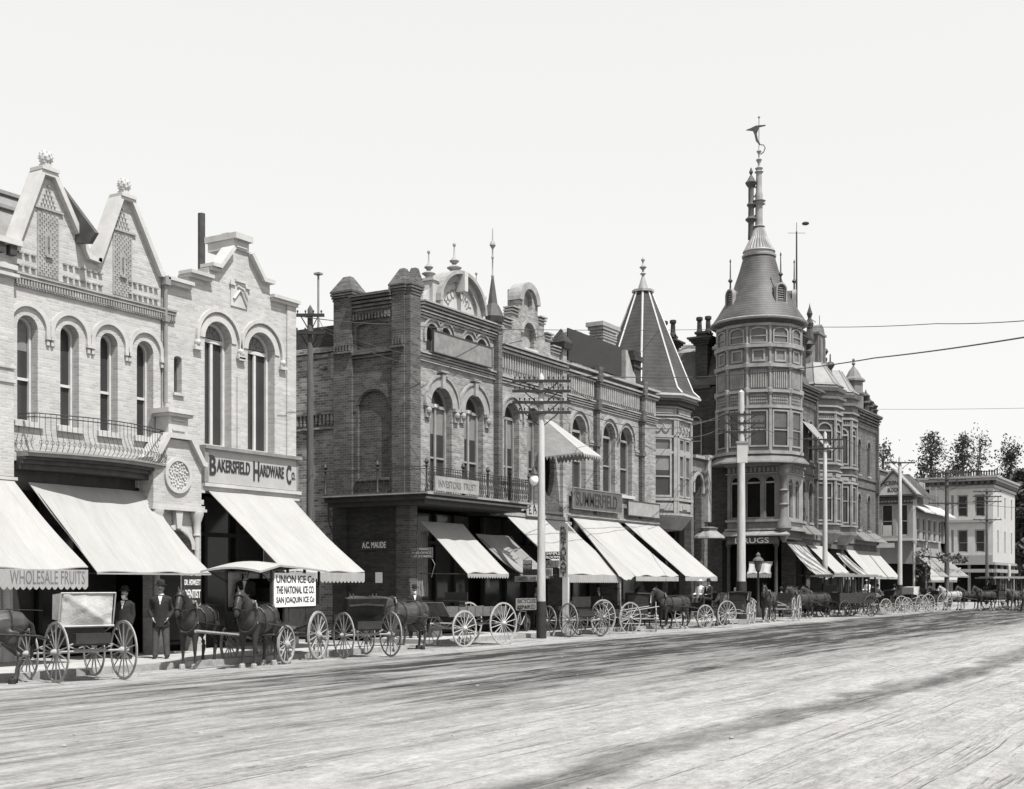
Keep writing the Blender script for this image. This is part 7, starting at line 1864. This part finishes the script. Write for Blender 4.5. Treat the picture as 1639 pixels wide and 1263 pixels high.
# --- horse and buggy with passengers
h = copy_tree(horse_up); put(h, 52.6, 23.0, 160, 0, 'black horse drawing the occupied buggy in front of the turret building', HG)
b5 = copy_tree(bug2); put(b5, 55.4, 22.6, 158, 0, 'occupied dark buggy in front of the turret building with a white-shirted passenger', BG)
h = copy_tree(horse_up); put(h, 52.95, 23.95, 160, 0, 'black horse half hidden beyond the team mate in front of the turret building', HG)
# --- farther carts
b6 = copy_tree(b4); put(b6, 66.5, 26.2, 80, 0, 'small empty cart parked in the side street left of the second white pole', BG)
b7 = copy_tree(bug1); put(b7, 71.2, 27.2, 120, 0, 'buggy parked behind the second white pole at the side street corner', BG)
h = copy_tree(horse_up); put(h, 72.0, 23.3, 160, 0, 'lone dark horse standing at the side street crossing left of the coach horses', HG)
w2 = copy_tree(wag); put(w2, 86.58, 22.86, 155, 0, 'flat wagon in front of the tower building bay windows, behind the far team')
h = copy_tree(horse_low); put(h, 83.5, 24.3, 150, 0, 'brown horse crossing behind the far flat wagon near the tower building', HG)
b8 = copy_tree(bug1); put(b8, 92.83, 22.16, 148, 0, 'pale-backed buggy standing alone in front of the last white awning', BG)
b9 = copy_tree(b4); put(b9, 95.73, 21.21, 145, 0, 'empty pale-wheeled buggy directly behind the lone pale-backed buggy', BG)
h = copy_tree(horse_up); put(h, 89.5, 22.84, 150, 0, 'dark horse harnessed to the lone pale-backed buggy', HG)
# --- coach teams at the far right
put(horse_gr, 101.5, 20.8, 146, 0, 'grey horse leading the coach team at the far right', HG)
h = copy_tree(horse_up); put(h, 102.0, 21.7, 146, 0, 'dark horse beside the grey leader of the coach team', HG)
for X, Y, lab in ((103.14, 18.57, 'dark wheel horse of the coach team, nearer the road'), (104.5, 20.1, 'dark wheel horse of the coach team, nearer the buildings')):
    h = copy_tree(horse_up); put(h, X, Y, 147, 0, lab, HG)
om = make_omnibus(); put(om, 107.1, 17.8, 147, 0, 'dark passenger coach with a flat pale roof at the right end of the street')
h = copy_tree(horse_low); put(h, 103.19, 16.55, 170, 0, 'brown horse standing in front of the coach at the right edge', HG)
b10 = copy_tree(bug2); put(b10, 105.93, 15.87, 160, 0, 'hooded dark buggy beside the coach at the right edge of the photo', BG)
# --- people
p1 = make_person('stand', 'cloth_black', 'cloth_black', 'bowler', beard=True, coat_len=1.15)
put(p1, 22.15, 24.75, 200, .15, 'white-bearded person in a long dark overcoat and bowler hat behind the first buggy', PG, .98)
p2 = make_person('akimbo', 'cloth_black', 'cloth_grey', 'bowler', coat_len=.62)
put(p2, 22.75, 24.1, 218, .15, 'tall person in a dark jacket and bowler hat standing by the stair doorway', PG, 1.06)
p3 = make_person('sit', 'cloth_white', 'cloth_grey', 'straw', vox=.02)
put(p3, 55.45, 22.85, 165, 1.26, 'seated person in a white shirt and pale straw hat in the occupied buggy', PG)
p4 = make_person('sit', 'cloth_black', 'cloth_black', 'bowler', vox=.02)
put(p4, 55.3, 22.35, 155, 1.26, 'seated person in a dark coat sharing the occupied buggy', PG)
p5 = make_person('walk', 'cloth_grey', 'cloth_black', 'bowler', vox=.02)
put(p5, 91.2, 24.3, 190, 0, 'person in dark clothes walking before the last white awning', PG)
def pc(src, X, Y, a, z, lab, s=1.0): put(copy_tree(src), X, Y, a, z, lab, PG, s)
pc(p1, 104.2, 14.7, 240, 0, 'person in a long dark coat standing beside the brown horse at the right edge')
pc(p5, 100.9, 15.4, 100, 0, 'person in dark clothes walking in the road at the right edge of the photo')
pc(p3, 107.05, 17.88, 147, 1.4, 'passenger in a white shirt sitting inside the coach')
pc(p4, 105.63, 18.79, 147, 1.46, 'driver in a dark coat on the front seat of the coach')
pc(p4, 24.2, 22.55, 205, 1.46, 'driver in a dark coat in the shade of the ice wagon canopy')
pc(p5, 79.6, 25.4, 200, .0, 'person in dark clothes walking past the far team')
pc(p3, 85.92, 23.16, 155, 1.35, 'driver in a white shirt on the seat of the flat wagon by the tower building')

# --- the crowd of traffic before the tower building and the centre awnings
om2 = copy_tree(om); put(om2, 78.6, 22.4, 152, 0, 'dark covered coach passing the corner of the tower building')
for X, Y, a, lab in ((75.47, 23.4, 152, 'dark horse drawing the covered coach past the tower corner, nearer the road'), (75.93, 24.3, 152, 'dark horse drawing the covered coach past the tower corner, nearer the kerb'), (98.6, 23.3, 146, 'dark horse on the building side of the coach team')):
    put(copy_tree(horse_up), X, Y, a, 0, lab, HG)
for X, Y, a, lab in ((49.6, 23.3, 205, 'dark hooded buggy in the shade before the long shop name board'), (61.2, 23.2, 190, 'dark hooded buggy in front of the octagonal turret'), (103.2, 23.6, 175, 'dark buggy at the kerb behind the coach team')):
    put(copy_tree(bug2), X, Y, a, 0, lab, BG)
put(copy_tree(horse_low), 58.4, 23.1, 185, 0, 'brown horse hitched in front of the octagonal turret', HG)
for src, X, Y, a, z, lab in ((p5, 62.0, 25.6, 200, .15, 'person in dark clothes on the pavement below the octagonal turret'), (p2, 50.2, 25.6, 230, .15, 'person with hands on hips in the shade of the first turret building awning'),
    (p1, 69.5, 24.6, 200, 0, 'person in a long coat crossing the side street beside the three-arm pole'), (p5, 74.3, 25.3, 20, 0, 'person in dark clothes stepping up to the drug store corner'), (p2, 79.4, 26.0, 230, .15, 'person with hands on hips at the corner of the tower building'),
    (p5, 88.0, 25.6, 200, .15, 'person in dark clothes on the pavement before the bay windows'), (p1, 96.4, 25.2, 210, .15, 'person in a long coat under the last white awning'), (p2, 108.8, 15.3, 200, 0, 'person standing with bent arms beside the last hooded buggy'),
    (p5, 99.0, 24.6, 30, .15, 'person walking on the pavement behind the coach team'), (p5, 45.2, 25.9, 180, .15, 'person in dark clothes on the pavement behind the raised pale shafts'), (p1, 36.0, 25.6, 220, .15, 'person in a long coat in the dark doorway behind the open flat wagon')):
    pc(src, X, Y, a, z, lab)

for X, Y, a, src, lab in ((84.6, 21.6, 150, bug2, 'dark hooded buggy following the far team past the bay windows'), (67.6, 22.9, 188, b4, 'dark light cart at the kerb just right of the octagonal turret')):
    put(copy_tree(src), X, Y, a, 0, lab)
for X, Y, a, lab in ((81.45, 22.7, 152, 'dark horse of the team walking behind the covered coach, nearer the road'), (81.9, 23.6, 152, 'dark horse of the team walking behind the covered coach, nearer the kerb'), (64.7, 22.7, 188, 'dark horse harnessed to the light cart right of the octagonal turret')):
    put(copy_tree(horse_up), X, Y, a, 0, lab, HG, 1.05)
# ================================================ bicycle
def make_bicycle():
    t = thing('bicycle', 'pale-framed bicycle standing on the pavement left of the tall white pole', 'bicycle')
    for x in (-.53, .53): wheel(t, x, 0, .34, 18, .018, .03, mat='wheel_dark')
    m = MB()
    bb_, st, hd, rr_, ff = (-.08, 0, .28), (-.22, 0, .82), (.36, 0, .86), (-.53, 0, .34), (.53, 0, .34)
    for a, b in ((bb_, st), (st, (.38, 0, .8)), (bb_, (.38, 0, .72)), (bb_, rr_), (st, rr_), ((.36, 0, .92), ff)): m.tube([a, b], .018, 6)
    m.build('frame', 'wheel_light', t)
    m = MB(); m.tube([(.15, -.25, .98), (.3, -.2, 1.0), (.36, 0, .98), (.3, .2, 1.0), (.15, .25, .98)], .014, 5); m.tube([(.36, 0, .9), (.36, 0, 1.0)], .014, 5); m.build('handlebar', 'iron', t)
    m = MB(); m.cbox((-.26, 0, .92), (.26, .12, .05)); m.tube([(-.22, 0, .8), (-.25, 0, .91)], .014, 5); m.build('saddle', 'leather', t)
    return t
put(make_bicycle(), sx(836, 25.3), 25.3, 8, .15)
F5 = Frame(0, 25.6, 0)
t = board('pavement_board', 'white lettered board standing on the pavement behind the bicycle', 'sign', F5, sx(826, 25.6), sx(858, 25.6), 1.0, 1.48, 0, 'porcelain', ['BICYCLES', 'REPAIRED'], 'lettering_grey', th=.03)
m = MB(); a = sx(826, 25.6); b = sx(858, 25.6)
for x in (a + .1, b - .1): m.box(x - .03, x + .03, 25.62, 25.68, .15, 1.0)
m.build('leg', 'shop_wood', t)
# ================================================ poles and wires
def pole(name, label, px, Y, ztop, r0=.17, zdark=1.45, arms=(), white=True, group=None, ang=28, step=True):
    X = sx(px, Y); t = thing(name, label, 'pole', (X, Y, 0), 0, group)
    k = lambda z: r0 * (1 - .35 * z / ztop)
    m = MB(); m.lathe(X, Y, [(r0 * 1.12, 0), (r0 * 1.1, zdark)], 12); m.build('pole_base', 'pole_tar', t, smooth=True)
    m = MB(); m.lathe(X, Y, [(k(zdark), zdark), (k(ztop * .6), ztop * .6), (k(ztop) * .95, ztop), (0.01, ztop + .15)], 12); m.build('shaft', 'pole_white' if white else 'pole_wood', t, smooth=True)
    c_, s_ = math.cos(R(ang)), math.sin(R(ang)); tips = []
    for z, L_, n in arms:
        o_ = (-s_ * .16, c_ * .16)
        M3 = Matrix.Rotation(R(ang), 3, 'Z'); m = MB(); m.cbox((X - o_[0], Y - o_[1], z), (L_, .09, .1), M3)
        for e in (-1, 1): m.tube([(X + e * c_ * L_ * .28 - o_[0], Y + e * s_ * L_ * .28 - o_[1], z - .05), (X, Y, z - .55)], .02, 4)
        o = m.build('crossarm', 'pole_tar', t)
        m = MB()
        for j in range(n):
            u = -L_ / 2 + .1 + (L_ - .2) * j / (n - 1) if n > 1 else 0
            if abs(u) < .12: continue
            m.lathe(X + c_ * u - o_[0], Y + s_ * u - o_[1], [(.015, z + .06), (.015, z + .09), (.03, z + .1), (.034, z + .15), (.02, z + .165), (0, z + .18)], 6)
        m.build('insulators', 'pole_tar' if white else 'wire', o, smooth=True)
        tips.append([(X + c_ * u - o_[0], Y + s_ * u - o_[1], z + .2) for u in (-L_ / 2 + .1, -L_ / 4, L_ / 4, L_ / 2 - .1)])
    return t, tips
def zpx(px, py, Y): return sz(px, py, Y)
AR = -59      # crossarms lie across the view, as they do in the photo
pA, tA = pole('telegraph_pole', 'weathered two-arm pole at the gap between the hardware shop and the corner building', 497, 27.6, zpx(500, 496, 27.6), .15, .5, [(zpx(500, 507, 27.6), 1.0, 4), (zpx(500, 535, 27.6), 1.05, 4)], white=False, ang=AR)
pB, tB = pole('telegraph_pole', 'tall white-painted four-arm pole with a black foot, in front of the round-gabled building', 867, 23.3, zpx(867, 603, 23.3), .17, 1.4, [(zpx(867, y_, 23.3), 2.2, 12) for y_ in (611, 627, 645, 661)], ang=AR)
pC, tC = pole('telegraph_pole', 'white-painted three-arm pole with a black foot carrying a white box, left of the round tower', 1187, 24.3, zpx(1187, 628, 24.3), .26, 2.2, [(zpx(1187, y_, 24.3), 2.6, 10) for y_ in (664, 678, 692)], ang=AR)
pD, tD = pole('telegraph_pole', 'slim white two-arm pole in front of the tower building bay windows', 1321, 24.8, zpx(1321, 694, 24.8), .19, 2.1, [(zpx(1321, 704, 24.8), 2.4, 8), (zpx(1321, 718, 24.8), 2.4, 8)], ang=AR)
pE, tE = pole('telegraph_pole', 'thin white pole with a single arm in front of the lettered gable', 1441, 23.6, zpx(1441, 733, 23.6), .19, 2.0, [(zpx(1441, 741, 23.6), 2.2, 4)], ang=AR)
pF, tF = pole('telegraph_pole', 'dark unpainted pole crowded with arms left of the white corner building', 1516, 24.5, zpx(1516, 752, 24.5), .24, .5, [(zpx(1516, y_, 24.5), 3.4, 10) for y_ in (757, 768, 778, 806)], white=False, ang=AR)
pG, tG = pole('telegraph_pole', 'thin grey pole with stub arms in front of the white corner building', 1580, 25.0, zpx(1580, 783, 25), .18, .5, [(zpx(1580, y_, 25), 3.0, 6) for y_ in (787, 795, 803, 832)], white=False, ang=AR)
pH, tH = pole('telegraph_pole', 'short pale post at the far corner right of the white corner building', 1616, 25.0, zpx(1616, 905, 25), .25, .4, [], white=True)
X = sx(1184, 24.0); t = thing('junction_box', 'white wooden box with a small roof fixed high on the three-arm pole', 'box', (X, 23.9, 9)); z0, z1 = zpx(1184, 741, 24), zpx(1184, 710, 24)
m = MB(); m.cbox((X, 23.85, (z0 + z1) / 2), (.2, .56, z1 - z0), Matrix.Rotation(R(31), 3, 'Z')); m.build('case', 'plaster_white', t)
m = MB(); m.cbox((X, 23.85, z1 + .05), (.3, .68, .1), Matrix.Rotation(R(31), 3, 'Z')); m.build('lid', 'grey_paint', t)
# street lamps
X = sx(855, 23.2); t = thing('arc_lamp', 'white arc lamp globe on a curved bracket beside the four-arm pole', 'lamp', (X, 23.2, 5)); zl = zpx(855, 768, 23.2)
m = MB(); m.ball((X, 23.2, zl), .17, 12, 8, (1, 1, 1.3)); m.build('globe', 'porcelain', t, smooth=True)
m = MB(); m.lathe(X, 23.2, [(.19, zl + .2), (.12, zl + .3), (.05, zl + .42), (.02, zl + .5)], 10); m.tube([(X, 23.2, zl + .45), (X + .15, 23.22, zl + .55), (X + .33, 23.28, zl + .4)], .02, 5); m.tube([(X, 23.2, zl - .25), (X, 23.2, zl - .9), (X + .33, 23.28, zl - 1.2)], .02, 5); m.build('bracket', 'iron', t)
X = sx(1214, 24.6); t = thing('street_lamp', 'dark iron street lamp with a round lantern at the corner before the drug store sign', 'lamp', (X, 24.6, 0)); zl = zpx(1214, 905, 24.6)
m = MB(); m.lathe(X, 24.6, [(.22, .15), (.2, .6), (.1, .75), (.07, 1.2), (.06, zl - .4), (.14, zl - .3)], 10); m.build('post', 'iron', t, smooth=True)
m = MB(); m.lathe(X, 24.6, [(.14, zl - .3), (.2, zl - .1), (.26, zl + .25)], 8); m.build('lantern', 'pane_mid', t); m = MB(); m.lathe(X, 24.6, [(.34, zl + .26), (.3, zl + .34), (.12, zl + .5), (.14, zl + .6), (.03, zl + .75)], 8); m.build('lantern_roof', 'sign_grey', t)
# signs grouped round the four-arm pole
Yp = 23.25
def psign(px0, px1, py0, py1, Y, mat, lines, tm, label, name='street_sign', pad=.12):
    t = board(name, label, 'sign', Frame(0, Y, 0), sx(px0, Y), sx(px1, Y), sz((px0 + px1) / 2, py1, Y), sz((px0 + px1) / 2, py0, Y), 0, mat, lines, tm, th=.03, pad=pad)
    return t
def sq(px0, px1, py0, py1, X, mat, lines, tm, label, name='street_sign', pad=.12):
    F = side(X); zc = lambda p: szx((px0 + px1) / 2, p, X)
    return board(name, label, 'sign', F, -sy(px0, X), -sy(px1, X), zc(py1), zc(py0), 0, mat, lines, tm, th=.03, pad=pad)
XP = sx(867, 23.3)
sq(838, 852, 897, 911, XP + .3, 'sign_grey', ['ROOMS', 'TO LET'], 'lettering_light', 'small grey two-line sign left of the four-arm pole, upper one of the pair')
sq(838, 861, 911, 921, XP + .2, 'sign_grey', ['FURNISHED'], 'lettering_dark', 'low grey sign left of the four-arm pole, under the two-line sign')
sq(825, 862, 922, 931, XP + .5, 'canvas', ['COMMERCIAL HOTEL'], 'lettering_grey', 'long white strip sign below the grey signs left of the four-arm pole')
sq(874, 899, 883, 895, XP + .5, 'lettering_dark', ['SAMPLE', 'ROOMS'], 'lettering_light', 'small black sign with pale lettering hung right of the four-arm pole')
sq(867, 896, 897, 908, XP + .55, 'canvas', ['CALL'], 'lettering_grey', 'white one-word sign just under the small black sign right of the pole')
t = sq(867, 885, 909, 922, XP + .5, 'canvas', ['OPEN'], 'lettering_grey', 'small white framed sign at the pole, lowest of the right-hand signs')
t = sq(896.5, 909.5, 838, 924, XP + 1.6, 'canvas', [], 'iron', 'tall narrow vertical sign lettered downwards beside the awnings', 'vertical_sign')
Fv = side(XP + 1.6); u0, u1 = -sy(896.5, XP + 1.6), -sy(909.5, XP + 1.6); zt0, zt1 = szx(903, 922, XP + 1.6), szx(903, 842, XP + 1.6)
for i, ch in enumerate('RESTAURANT'):
    a = zt1 - (zt1 - zt0) * (i + .12) / 10; b = zt1 - (zt1 - zt0) * (i + .85) / 10; lettering('lettering', ch, Fv, u0 + .06, u1 - .06, b, a, .035, 'lettering_dark', t, bold=.01)
X = XP + 1.75; y = sy(905, X); MB().box(X, X + .1, y - .12, y + .12, .15, zt0 - .05).build('post', 'white_paint', t)
# barrels before the striped awning
for k, (px, Y) in enumerate(((76.0, 25.5), (76.9, 25.8))):
    X = px; t = thing('barrel', ('wooden barrel standing on the pavement under the striped awning, left of its pair', 'wooden barrel standing on the pavement under the striped awning, right of its pair')[k], 'barrel', (X, Y, .15), 0, 'barrels under the striped awning')
    m = MB(); m.lathe(X, Y, [(.26, .15), (.34, .6), (.26, 1.05), (.24, 1.02), (0.01, 1.02)], 14); m.build('staves', 'cart_wood', t, smooth=True)
    m = MB()
    for z, r_ in ((.28, .3), (.48, .333), (.75, .333), (.95, .295)): m.lathe(X, Y, [(r_ + .005, z - .025), (r_ + .015, z), (r_ + .005, z + .025)], 14, cap=False)
    m.build('hoops', 'iron', t)
# hitching blocks and crates on the pavement
for (px, Y, s_, lab) in ((693, 25.4, .6, 'wooden crate on the pavement behind the open flat wagon'),):
    X = sx(px, Y); t = thing('mounting_block' if 'stone' in lab else 'crate', lab, 'block' if 'stone' in lab else 'crate', (X, Y, .15))
    m = MB(); m.box(X - s_ / 2, X + s_ / 2, Y - .2, Y + .2, .15, .15 + s_ * .55); m.box(X - s_ * .6, X + s_ * .6, Y - .25, Y + .25, .15 + s_ * .55, .15 + s_ * .62); m.build('block', 'pale_stone' if 'stone' in lab else 'cart_wood', t)
# wires
WG = 'telegraph and telephone wires'
def wire(label, pts, sag=.25, r=.012):
    P = [Vector(p) for p in pts]; out_ = []
    for a, b in zip(P, P[1:]):
        n = 14
        for k in range(n + (1 if b is P[-1] else 0)):
            q = k / n; p = a.lerp(b, q); p.z -= sag * 4 * q * (1 - q); out_.append(p)
    o = MB().tube(out_, r, 4).build('overhead_wire', 'wire', None); o['label'] = label; o['category'] = 'wire'; o['group'] = WG
def at(px, py, d):
    l = (px - 820) / 2000 * d; return (d * CC + l * CS, d * CS - l * CC, EYE + (935 - py) / 2000 * d)
wire('wire from the two-arm pole past the corner building to the round tower eaves', [at(485, 507, 38), at(632, 519, 42), at(800, 527, 50), at(1150, 527, 74)], .05, .013)
wire('uppermost wire running right from the tower eaves across the empty sky', [at(1150, 527, 74), at(1290, 523, 60), at(1500, 518, 44), at(1700, 508, 34)], .06, .014)
wire('thick cable rising to the right across the sky from the front of the round tower', [tB[0][3], at(1110, 604, 58), at(1270, 591, 50), at(1400, 573, 40), at(1639, 540, 30), at(1700, 529, 28)], .03, .02)
wire('wire from the four-arm pole down to the middle of the three-arm pole', [tB[1][3], at(1010, 655, 60), tC[1][0]], .3, .016)
wire('wire from the lowest four-arm pole arm to the top three-arm pole arm', [tB[3][3], tC[0][1]], .9, .016)
wire('pair wire ending at the lowest arm of the three-arm pole, upper strand', [at(1095, 700, 60), tC[2][0]], .15, .016)
wire('wire from the three-arm pole to the slim two-arm pole', [tC[2][3], tD[0][1]], .35, .018)
wire('thin level wire far right of the tower building at window height', [at(1399, 655, 95), at(1700, 652, 80)], .05, .012)
wire('wire between the slim two-arm pole and the thin single-arm pole', [tD[0][3], tE[0][1]], .25, .018)
wire('wire between the thin single-arm pole and the dark crowded pole', [tE[0][3], tF[0][1]], .2, .02)
wire('wire from the dark crowded pole out to the right edge', [tF[3][3], at(1700, 812, 120)], .3, .02)
wire('wire slanting across the brick side of the corner building from the two-arm pole', [tA[1][3], at(720, 576, 46)], .2, .012)
wire('second wire slanting across the corner building from the lower pole arm', [tA[1][2], at(690, 590, 44), at(860, 613, 47)], .2, .012)
# loose dung, stones and paper in the road
rnd = random.Random(77); m = MB()
for k in range(260):
    x = rnd.uniform(6, 60) ; y = rnd.choice((rnd.uniform(5, 22), rnd.gauss(13.5, .6), rnd.gauss(21.5, .4)))
    if y > 22.3 or y < 3: continue
    r_ = rnd.uniform(.006, .02) * (1.6 if rnd.random() < .1 else 1); m.ball((x, y, r_ * .3), r_, 6, 4, (rnd.uniform(.8, 1.8), rnd.uniform(.8, 1.6), .6))
o = m.build('road_litter', 'granite', None); o['kind'] = 'stuff'; o['label'] = 'small stones and clods scattered over the dirt road'; o['category'] = 'stones'
